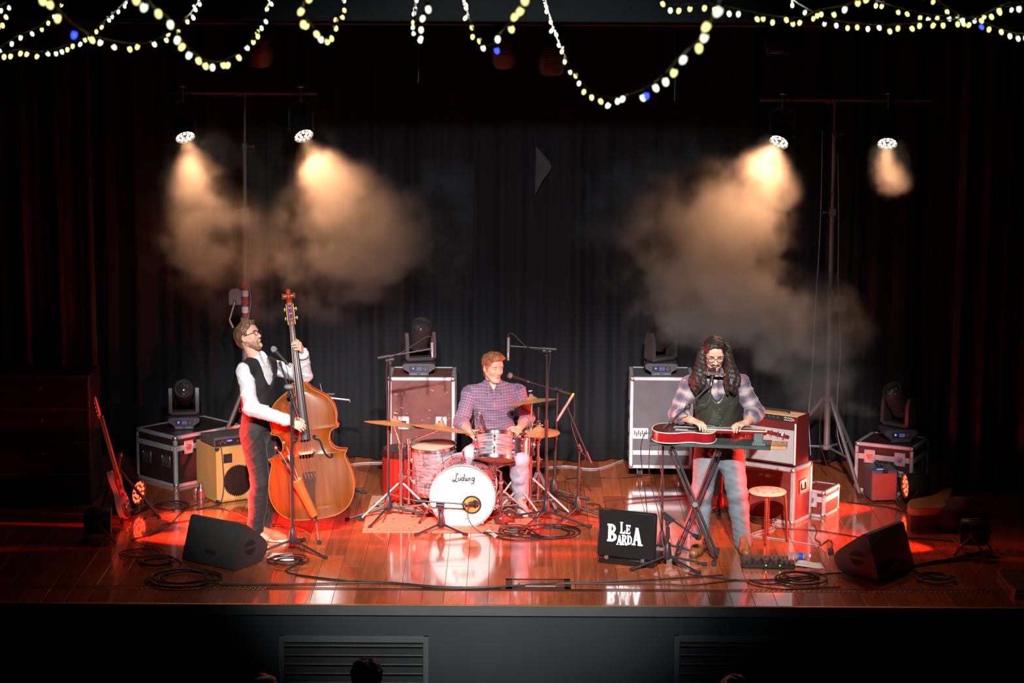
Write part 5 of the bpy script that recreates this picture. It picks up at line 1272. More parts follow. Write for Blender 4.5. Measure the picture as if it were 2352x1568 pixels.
# ------------------------------------------------------------------ lap guitar on its table
TA = -.16; tc_ = P(1647, 1019, 1.30); TZ = tc_.z
def rot_at(c, ang): return T(c, Matrix.Rotation(ang, 3, 'Z'))
tb = thing('keyboard_stand', 'black X-frame stand carrying the board and lap guitar', 'stand', (tc_.x, tc_.y, 0), TA)
feet = [(F(1638, 1292), F(1556, 1278))]
inv = (T((tc_.x, tc_.y, 0)) @ Matrix.Rotation(TA, 4, 'Z')).inverted()
xs = M('stand_grey_black', (.055, .05, .055), .42, .3, var=.15)
legA = [inv @ (P(1541, 1034, 1.28)), inv @ F(1641, 1293)]; legB = [inv @ (P(1650, 1036, 1.28)), inv @ F(1552, 1285)]
for (a, b_), dy in ((legA, -.022), (legB, .022)):
    for s_ in (-.016, .016):
        m = MB(); dd = (b_-a).normalized(); sd = dd.cross(Vector((0, 1, 0))).normalized()
        z0 = Vector((a.x, dy, a.z)); z1 = Vector((b_.x, dy, .035)); m.tube([z0+sd*s_, z1+sd*s_], .0125, 4); m.build('leg_bar', xs, tb, 0)
m = MB(); cx = (legA[0]+legA[1])*.5; ic = Vector(((legA[0].x+legA[1].x+legB[0].x+legB[1].x)/4, 0, TZ*.48)); m.cyl(ic+Vector((0, -.05, 0)), ic+Vector((0, .05, 0)), .022, 12); m.build('pivot', steel, tb)
for (a, b_) in (legA, legB):
    m = MB(); m.tube([(a.x, -.16, a.z), (a.x, .16, a.z)], .014, 10); m.build('top_bar', black, tb)
    m = MB(); m.tube([(b_.x, -.19, .022), (b_.x, .19, .022)], .014, 10); fb = m.build('foot_bar', black, tb)
    for s_ in (-1, 1): m = MB(); m.tube([(b_.x, s_*.15, .022), (b_.x, s_*.21, .022)], .0205, 12); m.build('rubber_end', rubber, fb)
l0, l1 = P(1492, 1010, 1.34), P(1806, 1029, 1.22)
bl = (Vector((l1.x, l1.y, 0))-Vector((l0.x, l0.y, 0))).length
brd = thing('wooden_board', 'dark green painted board lying across the X-frame stand', 'board', ((l0.x+l1.x)/2, (l0.y+l1.y)/2, TZ), TA)
m = MB(); m.box((-.06, .05, .0), (bl-.12, .26, .028), .004); m.build('plank', M('dark_green_board', (.035, .05, .048), .5, var=.25, bump=.1), brd, 0)
m = MB(); m.box((bl/2-.06, .05, .0), (.13, .20, .026), .004); m.build('bare_end', M('bare_wood_end', (.45, .25, .12), .6, var=.2), brd, 0)
m = MB(); bx = bl/2-.22; m.box((bx, .0, .05), (.075, .05, .095), .006); m.box((bx+.005, .0, .02), (.11, .08, .02), .004); m.build('neck_rest', M('grey_green_block', (.10, .13, .135), .5, var=.1), brd, 0)
# guitar
lg = thing('lap_guitar', 'red-sided acoustic guitar laid flat on the board, face up', 'guitar', ((l0.x+l1.x)/2, (l0.y+l1.y)/2, TZ+.016), TA)
ho = [(0, .0), (.004, .06), (.03, .13), (.08, .175), (.14, .190), (.20, .178), (.25, .150), (.29, .128), (.33, .124), (.37, .134), (.42, .148), (.46, .14), (.49, .11), (.505, .05), (.507, 0)]
hs_ = spline([(x, y, 0) for x, y in ho], 4); lo_ = [(p.x, p.y) for p in hs_]+[(p.x, -p.y) for p in hs_[::-1][1:-1]]
ox = -bl/2+.015; oy = .06; out = [(x+ox, -y+oy) for x, y in lo_]
redl = M('cherry_lacquer', (.24, .008, .012), .18, coat=.7, var=.15)
m = MB(); m.prism(out[::-1], .004, .088, T((0, 0, 0)) if False else None); m.build('body', redl, lg, 30)
bind = M('cream_binding', (.75, .68, .48), .4, var=.05)
for z_ in (.006, .087): m = MB(); m.tube([(x, y, z_) for x, y in out]+[(out[0][0], out[0][1], z_)], .0042, 6, False); m.build('binding', bind, lg)
m = MB(); m.prism([((x-ox-.25)*.985+.25+ox, (y-oy)*.975+oy) for x, y in out][::-1], .087, .090); m.build('top_plate', M('sunburst_top', (.10, .022, .012), .25, coat=.5, var=.5, vscale=4), lg, 0)
m = MB(); m.lathe([(.0001, .0905), (.05, .0905), (.052, .0915), (.046, .093)], 32, T((ox+.335, oy, 0))); m.torus((ox+.335, oy, .0912), .055, .003, 36, 6); m.build('sound_hole', M('hole_black', (.005, .004, .004), .9, var=.1), lg)
m = MB(); m.box((ox+.17, oy, .094), (.03, .16, .010), .004); m.build('bridge', ebony, lg)
m = MB(); m.box((ox+.70, oy, .078), (.42, .052, .028), .008); m.build('neck', redl, lg); m = MB(); m.box((ox+.64, oy, .096), (.54, .056, .006), .002); m.build('fingerboard', ebony, lg)
m = MB()
for s_ in (-1, 1): m.box((ox+.64, oy+s_*.0295, .096), (.54, .003, .008))
m.build('neck_binding', bind, lg, 0)
m = MB(); m.box((ox+.905, oy, .105), (.008, .05, .016), .002); m.build('nut', bind, lg)
Xh = T((ox+.91, oy, .088)) @ Matrix.Rotation(.22, 4, 'Y'); m = MB(); m.X = Xh; m.box((.09, 0, 0), (.18, .075, .016), .005); hd = m.build('headstock', redl, lg)
m = MB(); m.X = Xh
for k in range(3):
    for s_ in (-1, 1): m.cyl((.035+k*.05, s_*.03, -.01), (.035+k*.05, s_*.055, -.012), .004, 6); m.ball((.035+k*.05, s_*.062, -.012), (.010, .007, .006), 8, 5); m.cyl((.035+k*.05, s_*.02, .0), (.035+k*.05, s_*.02, .022), .004, 6)
m.build('tuning_peg', chrome, hd)
m = MB(); m.X = Xh; m.tube(spline([(.12, -.04, .012), (.125, 0, .022), (.13, .04, .012), (.14, .05, -.012)], 5), .008, 6); m.build('capo', whitepl, hd)
for k in range(6): m = MB(); y_ = oy+(k-2.5)*.0085; m.tube([(ox+.17, oy+(k-2.5)*.0105, .101), (ox+.905, y_, .1135)], .0011, 5); m.build('string', steel, lg)
LGM = T(((l0.x+l1.x)/2, (l0.y+l1.y)/2, TZ+.016), Matrix.Rotation(TA, 3, 'Z')); LGX = (ox, oy)
tube_thing('guitar_cable', 'black jack cable hanging from the lap guitar end', 'cable', [LGM @ Vector((ox-.005, oy-.05, .05)), LGM @ Vector((ox-.05, oy-.06, .05)), P(1478, 1000, 1.33), P(1472, 1030, 1.33), P(1476, 1090, 1.36), P(1483, 1140, 1.4), F(1488, 1200, .005)], .0035, cablemat, 'cables around the singer')
tube_thing('guitar_cable', 'second dark cable hanging below the board end', 'cable', [P(1496, 1006, 1.30), P(1492, 1030, 1.3), P(1491, 1080, 1.3), P(1500, 1130, 1.3), P(1513, 1180, 1.28), P(1520, 1230, 1.26), F(1530, 1290, .005)], .0035, cablemat, 'cables around the singer')
tube_thing('guitar_cable', 'red-lit cable coiling round the tall boom stand', 'cable', [P(1516, 1004, 1.28), P(1512, 1040, 1.27), P(1520, 1100, 1.26), P(1513, 1150, 1.26), P(1528, 1190, 1.22), P(1530, 1240, 1.2), P(1540, 1280, 1.15), F(1600, 1318, .005)], .0033, cablered, 'cables around the singer')
tube_thing('microphone_cable', 'cable drooping below the singer microphone', 'cable', [P(1633, 892, sm_y), P(1632, 905, sm_y), P(1626, 925, sm_y-.02), P(1612, 930, sm_y-.03), P(1590, 938, sm_y-.02), P(1580, 925, sm_y-.02), P(1572, 942, sm_y-.02), P(1580, 955, sm_y-.03), P(1555, 960, sm_y-.02)], .003, cablemat, 'microphone cables')

# ------------------------------------------------------------------ open case with the band's sign
s0 = F(1370, 1292); s1 = F(1499, 1306); SA = math.atan2(s1.y-s0.y, s1.x-s0.x); SW = .485; SH = .385
t = thing('sign_case', 'open black case with the glowing words on its lid', 'suitcase', (s0.x, s0.y, 0), SA)
casebl = M('case_black', (.008, .009, .009), .32, var=.2, vscale=4, bump=.03)
m = MB(); m.box((SW/2, .18, .028), (SW-.02, .36, .052), .008); m.build('base', casebl, t)
m = MB(); m.X = T((0, 0, .057)) @ Matrix.Rotation(-.06, 4, 'X'); m.box((SW/2, .02, SH/2), (SW, .045, SH), .014); lid = m.build('lid', casebl, t)
m = MB(); m.X = T((0, 0, .057)) @ Matrix.Rotation(-.06, 4, 'X'); m.tube([(0.012, .02, .012), (.012, .02, SH-.012), (SW-.012, .02, SH-.012), (SW-.012, .02, .012), (.012, .02, .012)], .012, 8); m.build('rim', M('case_rim', (.06, .055, .045), .35, .4, var=.1), lid)
for x in (.085, SW-.1): m = MB(); m.box((x, -.004, .055), (.03, .012, .03), .003); m.build('hinge', steel, t)
m = MB()
for x in (.06, SW-.06): m.box((x, .18, .004), (.03, .2, .008), .002)
m.build('rubber_foot', rubber, t)
glow = M('lit_letters', (.9, .9, .9), .4, emis=(.92, .97, 1.0), estr=1.5)
def letter_polys(ch):
    """slab-serif capitals as convex pieces in a unit box"""
    def arc(cx, cy, ro, ri, a0, a1, sx=1, n=7):
        o_ = []
        for i in range(n):
            p, q = a0+(a1-a0)*i/n, a0+(a1-a0)*(i+1)/n
            o_.append([(cx+sx*ro*math.cos(p), cy+ro*math.sin(p)), (cx+sx*ro*math.cos(q), cy+ro*math.sin(q)), (cx+sx*ri*math.cos(q)*.9, cy+ri*math.sin(q)), (cx+sx*ri*math.cos(p)*.9, cy+ri*math.sin(p))])
        return o_
    R_ = lambda x0, y0, x1, y1: [(x0, y0), (x1, y0), (x1, y1), (x0, y1)]
    h = math.pi/2
    if ch == 'L': return [R_(.12, 0, .42, 1), R_(0, .93, .55, 1), R_(0, 0, .9, .12), [(.74, 0), (.95, 0), (1, .3), (.86, .26)]]
    if ch == 'E': return [R_(.12, 0, .42, 1), R_(0, 0, .9, .12), R_(0, .88, .9, 1), R_(.4, .45, .72, .56), [(.72, 0), (.95, 0), (1, .26), (.86, .22)], [(.74, .78), (.9, .74), (.95, 1), (.72, 1)], R_(.66, .36, .78, .65)]
    if ch == 'B': return [R_(.1, 0, .40, 1), R_(0, 0, .5, .10), R_(0, .90, .5, 1)]+arc(.42, .745, .255, .13, -h, h, 1.7)+arc(.42, .265, .265, .13, -h, h, 2.1)
    if ch == 'D': return [R_(.1, 0, .40, 1), R_(0, 0, .45, .10), R_(0, .90, .45, 1)]+arc(.4, .5, .5, .36, -h, h, 1.15, 10)
    if ch == 'R': return [R_(.1, 0, .38, 1), R_(0, 0, .5, .09), R_(0, .91, .45, 1)]+arc(.40, .73, .27, .14, -h, h, 1.7)+[[(.42, .48), (.64, .48), (1.0, 0), (.72, 0)], R_(.66, 0, 1.06, .09)]
    return [[(.40, 1), (.60, 1), (.28, 0), (.12, 0)][::-1], [(.36, 1), (.62, 1), (.98, 0), (.66, 0)][::-1], R_(.24, .28, .76, .39), R_(0, 0, .38, .08), R_(.6, 0, 1.08, .08)]
lx = lambda u: (u-55)/905*SW; lz = lambda v: SH*(1-(v-320)/740)
Xl = T((0, 0, .057)) @ Matrix.Rotation(-.06, 4, 'X')
for ch, u0, u1, v0, v1, sl in (('L', 412, 492, 495, 670, -.03), ('E', 500, 572, 530, 668, .04), ('B', 215, 365, 540, 810, 0), ('A', 360, 445, 700, 850, .03), ('R', 440, 525, 688, 845, 0), ('D', 522, 602, 690, 832, 0), ('A', 598, 755, 562, 832, -.03)):
    m = MB(); m.X = Xl
    for pl in letter_polys(ch):
        pts = [(lx(u0)+(lx(u1)-lx(u0))*(x+sl*y), lz(v1)+(lz(v0)-lz(v1))*y) for x, y in pl]
        m.prism(pts, 0, .004, T((0, -.0065+.004, 0), Matrix(((1, 0, 0), (0, 0, -1), (0, 1, 0)))))
    m.build('letter', glow, lid, 0)

# ------------------------------------------------------------------ stool
b = F(1764, 1240); c_ = P(1763, 1128, b.y); t = thing('round_stool', 'low round stool with pierced beige seat beside the guitarist', 'stool', (c_.x, b.y, 0)); z_ = c_.z
m = MB(); m.lathe([(.0001, z_-.012), (.148, z_-.012), (.155, z_-.006), (.155, z_+.004), (.148, z_+.008), (.0001, z_+.008)], 40); st = m.build('seat', M('beige_plastic', (.66, .50, .36), .4, var=.05), t)
m = MB()
for k in range(8):
    a = 2*math.pi*(k+.5)/8; m.lathe([(.0001, .0088), (.0095, .0088), (.0095, .004)], 10, T((.095*math.cos(a), .095*math.sin(a), z_)))
m.build('seat_hole', M('hole_dark', (.03, .015, .01), .9, var=.1), st)
sl_ = M('stool_leg_bronze', (.32, .09, .05), .25, .8, var=.1)
for k in range(4):
    a = -1.75+k*math.pi/2; dv = Vector((math.cos(a), math.sin(a), 0)); m = MB(); m.tube(spline([dv*.10+Vector((0, 0, z_-.016)), dv*.135+Vector((0, 0, z_-.03)), dv*.147+Vector((0, 0, z_-.07)), dv*.17+Vector((0, 0, .012))], 4), .0115, 10); lg_ = m.build('leg', sl_, t)
    m = MB(); m.ball(dv*.17+Vector((0, 0, .012)), .013, 8, 6); m.build('rubber_foot', rubber, lg_)

# ------------------------------------------------------------------ pedal board, bottle, papers
b = F(1765, 1306); t = thing('effects_pedal', 'black pedal board with rows of knobs at the guitarist feet', 'effects pedal', (b.x, b.y, 0), -.05)
m = MB(); m.box((0, .07, .02), (.42, .14, .035), .006); m.build('housing', blackplastic, t)
m = MB(); m.X = T((-.02, .19, .03)) @ Matrix.Rotation(.15, 4, 'X'); m.box((0, 0, 0), (.38, .10, .02), .004); m.build('rear_strip', black, t)
m = MB()
for k in range(9): m.cyl((-.17+k*.042, .03, .037), (-.17+k*.042, .03, .05+.006*(k % 2)), .009, 10)
for k in range(4): m.cyl((-.12+k*.07, .10, .037), (-.12+k*.07, .10, .056), .013, 12)
m.build('knob', rubber, t)
m = MB()
for k in range(10): m.cyl((-.16+k*.036, .19, .04), (-.16+k*.036, .19, .058), .006, 8)
m.build('foot_switch', steel, t)
m = MB(); m.ball((-.02, -.001, .028), (.006, .003, .006), 8, 5); m.ball((.09, -.001, .028), (.006, .003, .006), 8, 5); m.build('indicator', M('green_led', (.02, .2, .03), .4, emis=(.1, 1, .2), estr=2.5), t)
b = F(1832, 1286); t = thing('water_bottle', 'clear plastic water bottle with blue label lying down', 'bottle', (b.x, b.y, .033), .1)
Xb = Matrix.Rotation(math.pi/2, 4, 'Y'); pet = M('pet_plastic', (.85, .85, .87), .12, trans=.75, ior=1.2, var=.02)
m = MB(); m.X = Xb; m.lathe([(.0001, -.09), (.026, -.09), (.032, -.08), (.032, -.055), (.029, -.05), (.032, -.045), (.032, -.02), (.029, -.015), (.032, -.01), (.032, .04), (.024, .065), (.013, .08), (.0125, .092)], 24); m.build('body', pet, t)
m = MB(); m.X = Xb; m.lathe([(.0325, .0), (.0328, .002), (.0328, .035), (.0325, .037)], 24); m.build('label', M('blue_label', (.03, .08, .5), .4, var=.2), t)
m = MB(); m.X = Xb; m.lathe([(.0001, .105), (.0145, .105), (.0148, .09), (.0135, .088)], 18); m.build('cap', whitepl, t)
def sheet(label, pix, seed):
    q = [F(x, y) for x, y in pix]; c_ = sum(q, Vector())/len(q); r_ = random.Random(seed); m = MB(); vs = []; fs = []; N = 6
    for i in range(N+1):
        for j in range(N+1):
            u, v = i/N, j/N; p = lerp(lerp(q[0], q[1], u), lerp(q[3], q[2], u), v)-c_; vs.append((p.x, p.y, .004+.006*math.sin(u*5+seed)*math.sin(v*4+seed)**2))
    for i in range(N):
        for j in range(N): a = i*(N+1)+j; fs.append((a, a+N+1, a+N+2, a+1))
    m.add(vs, fs); o_ = m.build('paper_sheet', paperm, None, 80, loc=(c_.x, c_.y, .004)); sd = o_.modifiers.new('t', 'SOLIDIFY'); sd.thickness = .0012; sd.offset = 0
    return tag(o_, label, 'paper', 'sheets of paper on the floor')
sheet('white setlist paper beside the lying water bottle', [(1822, 1301), (1893, 1307), (1884, 1293), (1835, 1287)], 1)
sheet('crumpled pinkish paper under the bass mic stand', [(612, 1284), (676, 1290), (672, 1272), (628, 1270)], 2)
sheet('small white card on cables by the bass drum', [(1117, 1220), (1137, 1238), (1143, 1232), (1124, 1216)], 3)
# bottles by the bass cabinet
b = F(462, 1157); t = thing('metal_bottle', 'steel drinking bottle standing before the wooden cabinet', 'bottle', (b.x, b.y, 0)); m = MB()
m.lathe([(.0001, 0), (.036, 0), (.038, .006), (.038, .115), (.033, .14), (.02, .155), (.017, .165)], 24); m.build('body', M('bottle_steel', (.62, .36, .33), .25, .9, var=.05), t)
m = MB(); m.lathe([(.018, .165), (.018, .19), (.0001, .19)], 18); m.build('cap', steel, t)
b = F(451, 1150); t = thing('drink_can', 'printed drink can beside the steel bottle', 'can', (b.x, b.y, 0)); m = MB()
m.lathe([(.0001, .002), (.026, .002), (.033, .012), (.033, .105), (.027, .118), (.0255, .12), (.0001, .116)], 24); m.build('body', M('can_print', (.42, .16, .12), .35, .5, var=.6, vscale=40), t)
m = MB(); m.torus((0, 0, .12), .0265, .002, 24, 6); m.box((0, .0, .119), (.012, .022, .002), .0008); m.build('lid', steel, t)

# ------------------------------------------------------------------ things at the dark right edge
def outline_case(label, pix, z, mats):
    q = [F(x, y, z) for x, y in pix]; c_ = sum(q, Vector())/len(q); pts = [(p.x-c_.x, p.y-c_.y) for p in spline([Vector((p.x, p.y, 0)) for p in q], 4, True)]
    ar = sum(pts[i][0]*pts[(i+1) % len(pts)][1]-pts[(i+1) % len(pts)][0]*pts[i][1] for i in range(len(pts)))
    if ar < 0: pts = pts[::-1]
    t = thing('guitar_case', label, 'guitar case', (c_.x, c_.y, 0)); m = MB(); m.prism(pts, .0, z-.05); m.build('bottom_shell', mats[0], t, 30)
    m = MB(); m.prism(pts, z-.048, z); m.prism([(x*.95, y*.95) for x, y in pts], z, z+.006); m.build('lid', mats[1], t, 30)
    m = MB(); m.tube([(x, y, z-.05) for x, y in pts]+[(pts[0][0], pts[0][1], z-.05)], .004, 6, False); m.build('edge_trim', tune, t); return t, pts
t, pts = outline_case('brown guitar case lying on the floor at far right', [(2084, 1158), (2092, 1148), (2118, 1143), (2148, 1136), (2172, 1122), (2188, 1124), (2182, 1142), (2176, 1160), (2160, 1168), (2120, 1170), (2092, 1168)], .19, (M('case_dark_brown', (.055, .022, .015), .5, var=.2), M('case_tan_lit', (.44, .19, .085), .5, var=.2)))  # lid colour lightened to stand for the light on it
for k in (3, 9): m = MB(); x, y = pts[(k*4) % len(pts)]; m.box((x, y, .14), (.03, .03, .04), .004); m.build('latch', tune, t)
S = SDF(); b = F(2185, 1215)
for (dx, dy, dz, r) in ((0, 0, .09, .11), (.12, .08, .12, .13), (-.07, .02, .06, .08), (.05, .16, .1, .12), (.2, .0, .08, .1)): S.el((b.x+dx, b.y+dy, dz), (r*1.15, r, dz+.03), k=.05)
S.cut((0, 0, .002), (0, 0, -1))
me = S.mesh('gig_bag', M('dark_bag_cloth', (.05, .02, .018), .75, bump=.3, bscale=40, var=.2), .012, noise=lambda x, y, z: .008*np.sin(40*x+20*z)*np.sin(33*y+11*x), base=A3(b))
o = obj('gig_bag', me, None, b); tag(o, 'dark crumpled cloth bag beside the guitar case', 'bag')
# slatted wooden step at the corner
b = F(2340, 1352); t = thing('slatted_step', 'dark slatted wooden step at lower right corner', 'step', (b.x+.12, b.y-.05, 0), .0)
m = MB(); m.box((.0, .1, .02), (.42, .62, .04), .004); m.build('frame', M('step_brown', (.10, .04, .02), .5, var=.2), t)
mm = MB(); mm.box((0, 0, 0), (.40, .018, .02), .003); sm_ = mm.mesh('slat', M('slat_brown', (.28, .13, .06), .5, var=.2), 0)
for k in range(16): obj('slat', sm_, t, (0, -.17+k*.036, .05))
# dark crates stacked in the left wing
cr = M('crate_black', (.008, .008, .008), .5, var=.2, bump=.05); ed = M('crate_edge', (.05, .047, .04), .5, .3, var=.2)
cx0, cx1 = -4.62, P(205, 900, 2.95).x; hz = .288
for k in range(4):
    t = thing('storage_crate', ('bottom', 'second lowest', 'third', 'topmost')[k]+' black crate of the dim stack at far left', 'crate', ((cx0+cx1)/2, 3.2, k*(hz+.002)), 0, 'black crates stacked in the left wing')
    m = MB(); m.box((0, 0, hz/2), (cx1-cx0, .5, hz), .006); m.build('body', cr, t, 0)
    m = MB(); m.box((0, -.251, hz-.012), (cx1-cx0, .006, .022), .002); m.box(((cx1-cx0)/2-.012, -.251, hz/2), (.022, .005, hz-.03), .002); m.build('edge_trim', ed, t, 0)
    m = MB(); m.box((0, -.252, hz*.6), (.12, .01, .03), .004); m.build('handle', blackplastic, t, 0)
# black cloth-covered heap behind the bass player
S = SDF(); b = P(545, 1000, 4.5)
S.rc((b.x+.02, 4.5, .0), (b.x+.06, 4.5, .95), .17, .05, .1).rc((b.x-.12, 4.5, .0), (b.x+.02, 4.5, .6), .12, .1, .1).rc((b.x+.2, 4.52, .1), (b.x+.1, 4.5, .6), .14, .1, .1).cut((0, 0, .003), (0, 0, -1))
base = (b.x+.05, 4.5, 0)
o = obj('covered_equipment', S.mesh('covered_equipment', M('black_cover_cloth', (.008, .008, .009), .85, bump=.3, bscale=20, var=.2), .016, noise=lambda x, y, z: .012*np.sin(26*x+6*z)*np.sin(19*y+3*z), base=np.array(base)), None, base)
tag(o, 'equipment under a black cloth behind the bass player', 'covered equipment')

# ------------------------------------------------------------------ people
def skin_mat(name, c):
    m_ = M(name, c, .5, var=.08, vscale=14, bump=.04, bscale=120); b = m_.node_tree.nodes['Principled BSDF']
    b.inputs['Sheen Weight'].default_value = .05; return m_
def unit(v): v = np.asarray(v, float); return v/np.linalg.norm(v)
class Fig:
    """joints in world space; lat points to the figure's own left, fwd the way the chest faces"""
    def __init__(s, j):
        s.j = {k: A3(v) for k, v in j.items()}; q = s.j
        s.lat = unit(q['shL']-q['shR']); s.up = unit((q['shL']+q['shR'])/2-q['pel']); s.fwd = unit(np.cross(s.lat, s.up)); s.lat = unit(np.cross(s.up, s.fwd))
        s.R = np.stack([s.lat, s.fwd, s.up], 1); s.mid = (q['shL']+q['shR'])/2
        s.spine = np.linalg.norm(s.mid-q['pel'])
        l2 = q['hipL']-q['hipR']; l2[2] = 0; s.plat = unit(l2); s.pfwd = unit(np.cross(s.plat, (0, 0, 1.0))); s.PR = np.stack([s.plat, s.pfwd, (0, 0, 1.0)], 1)
    def torso(s, S, g=0.0, b=1.0, k=.05, chest=(.165, .108), belly=(.145, .105), hips=(.165, .115)):
        q = s.j; m = s.mid
        S.el(m-s.up*.10+s.fwd*.005, (chest[0]*b+g, chest[1]*b+g, .17+g), s.R, k)
        S.el(lerp(m, q['pel'], .58)+s.fwd*.006, (belly[0]*b+g, belly[1]*b+g, .17+g), s.R, k)
        S.el(q['pel'], (hips[0]*b+g, hips[1]*b+g, .12+g), s.PR, k)
        for sh in ('shL', 'shR'): S.rc(m+s.up*.045, q[sh], .055*b+g, .055*b+g, k)
        return S
    def arm(s, S, sd, g=0.0, r=(.058, .044, .030), upto=1.0, k=.02):
        q = s.j; a, e, w_ = q['sh'+sd], q['el'+sd], q['wr'+sd]
        S.rc(a, e, r[0]+g, r[1]+g, k); 
        if upto > 0: S.rc(e, lerp(e, w_, upto), r[1]+g, lerp(r[1], r[2], upto)+g, k)
        return S
    def leg(s, S, sd, g=0.0, r=(.088, .058, .040), upto=1.0, k=.03):
        q = s.j; a, e, w_ = q['hip'+sd], q['kn'+sd], q['an'+sd]
        S.rc(a, e, r[0]+g, r[1]+g, k); S.rc(e, lerp(e, w_, upto), r[1]*.97+g, lerp(r[1], r[2], upto)+g, k)
        c = lerp(e, w_, .32); S.el(c-s.pfwd*.012, (r[1]*.92+g, r[1]*1.0+g, .11), s.PR, k)
        return S
def head_prims(S, c, R, s=1.0, neck=None, chinlen=0.0):
    def p(x, y, z): return A3(c)+R @ (np.array((x, y, z))*s)
    def E(x, y, z, rx, ry, rz, k=.012, mode='u'): S.el(p(x, y, z), np.array((rx, ry, rz))*s, R, k*s, mode)
    def C(a, b, ra, rb, k=.012, mode='u'): S.rc(p(*a), p(*b), ra*s, rb*s, k*s, mode)
    if neck is not None: S.rc(p(0, -.025, -.045), A3(neck), .054*s, .060*s, .02)
    E(0, -.014, .045, .076, .096, .086, .02)
    E(0, .030, .0, .064, .060, .085, .02)
    C((0, .030, -.02), (0, .052, -.088-chinlen), .056, .032, .02)
    for a in (-1, 1):
        C((a*.050, .002, -.040), (a*.022, .056, -.094-chinlen), .024, .020, .02)
        E(a*.037, .058, -.016, .025, .026, .026, .018)
        E(a*.031, .093, .014, .019, .016, .012, .010, 's')
    C((-.042, .074, .034), (.042, .074, .034), .014, .014, .012); E(0, .070, .06, .05, .022, .035, .02)
    C((0, .084, .018), (0, .106, -.024), .0085, .0125, .008)
    for a in (-1, 1): E(a*.0125, .094, -.028, .009, .010, .008, .006); E(a*.031, .074, .012, .0150, .0130, .0125, .004); C((a*.016, .0865, .0185), (a*.046, .079, .0165), .0055, .005, .004); C((a*.018, .085, .002), (a*.044, .078, .003), .004, .0035, .004)
    E(0, .088, -.051, .018, .010, .005, .005); E(0, .087, -.061, .016, .010, .0055, .005); C((-.015, .094, -.056), (.015, .094, -.056), .0016, .0016, .002, 's')
    E(0, .080, -.098-chinlen, .021, .016, .018, .012)
    for a in (-1, 1):
        E(a*.077, -.006, .0, .011, .020, .031, .006); E(a*.085, .0, .002, .006, .010, .018, .004, 's')
    return p
def hand(S, w_, f, palm, thumb, curl=(.4, .5, .4), spread=.0, s=1.0, thumb_in=.3):
    w_, f, palm, thumb = A3(w_), unit(A3(f)), unit(A3(palm)), unit(A3(thumb)); palm = unit(palm-f*(palm@f)); thumb = unit(thumb-f*(thumb@f)-palm*(thumb@palm))
    lens = (.070, .079, .073, .058); tips = []
    for i in range(4):
        off = (.030-.0195*i)*s; kn = w_+f*(.088-.004*abs(i-1.2))*s+thumb*off
        S.rc(w_+f*.012*s+thumb*off*.55, kn, .0155*s, .0115*s, .012)
        d = unit(f+thumb*spread*(1.2-i)); p0 = kn; a = 0
        for sg, (fr, c_) in enumerate(zip((.44, .31, .25), curl)):
            a += c_; dd = d*math.cos(a)+palm*math.sin(a); p1 = p0+dd*lens[i]*fr*s; S.rc(p0, p1, (.0092-.0008*sg)*s, (.0086-.0010*sg)*s, .004); p0 = p1
        tips.append(p0)
    b0 = w_+f*.022*s+thumb*.022*s; b1 = b0+unit(f*.55+thumb*.75+palm*.25)*.042*s; b2 = b1+unit(f*.9+thumb*.15+palm*thumb_in)*.034*s; b3 = b2+unit(f*.9-thumb*.15+palm*thumb_in)*.028*s
    S.rc(b0, b1, .0165*s, .0125*s, .010); S.rc(b1, b2, .0115*s, .0098*s, .005); S.rc(b2, b3, .0098*s, .008*s, .005)
    return tips
def headR(fwd, tilt=0.0):
    f = unit(A3(fwd)); z = np.array((0, 0, 1.0)); x = unit(np.cross(f, z)); u_ = np.cross(x, f)
    x2 = x*math.cos(tilt)+u_*math.sin(tilt); u2 = np.cross(x2, f)
    return np.stack([-x2*-1, f, u2], 1)
def folds(amp, seed, fr=34.0, crease=0.0):
    r_ = np.random.default_rng(seed); dirs = [unit(r_.normal(size=3)*np.array((1, 1, 1.5))) for _ in range(4)]; ph = r_.uniform(0, 6, 4)
    def f(x, y, z):
        w_ = 1.3*np.sin(9*x+7*z+ph[0])+1.1*np.sin(8*y-11*z+ph[1])
        o = amp*(np.sin(fr*(dirs[0][0]*x+dirs[0][1]*y+dirs[0][2]*z)+w_)+.7*np.sin(fr*1.6*(dirs[1][0]*x+dirs[1][1]*y+dirs[1][2]*z)+1.3*w_+ph[2])+.4*np.sin(fr*2.5*(dirs[2][0]*x+dirs[2][1]*y+dirs[2][2]*z)-w_+ph[3]))
        if crease:                                          # narrow drag lines across the cloth
            a = np.sin(fr*.55*(x*.7+y*.5+z*1.2)+2.2*np.sin(6*x-5*z+ph[1])+ph[2]); b = np.sin(fr*.62*(-x*.8+y*.4+z*1.1)+2.0*np.sin(7*x+6*z+ph[3]))
            o = o+crease*((1-np.abs(a))**4+(1-np.abs(b))**4)
        return o
    return f
def cloth_attr(F_, scale=1.0):
    """coordinates that run with the garment: across / along the torso, around / along each sleeve"""
    q = F_.j; segs = [(q['sh'+s_], q['el'+s_]) for s_ in 'LR']+[(q['el'+s_], q['wr'+s_]) for s_ in 'LR']
    def f(v):
        out = np.stack([(v-F_.mid)@F_.lat, (v-F_.mid)@F_.up, (v-F_.mid)@F_.fwd*.0], 1); best = np.full(len(v), .085)
        for a, b in segs:
            ba = b-a; L = ba@ba; t = np.clip(((v-a)@ba)/L, 0, 1); d = v-a-t[:, None]*ba; dist = np.linalg.norm(d, axis=1)
            n1 = unit(np.cross(ba, (0.2, 1, .1))); n2 = unit(np.cross(ba, n1)); ang = np.arctan2(d@n2, d@n1)
            m_ = dist < best; out[m_, 0] = (ang*.06)[m_]; out[m_, 1] = (t*math.sqrt(L)+.3)[m_]; best = np.minimum(best, dist)
        return out*scale
    return f
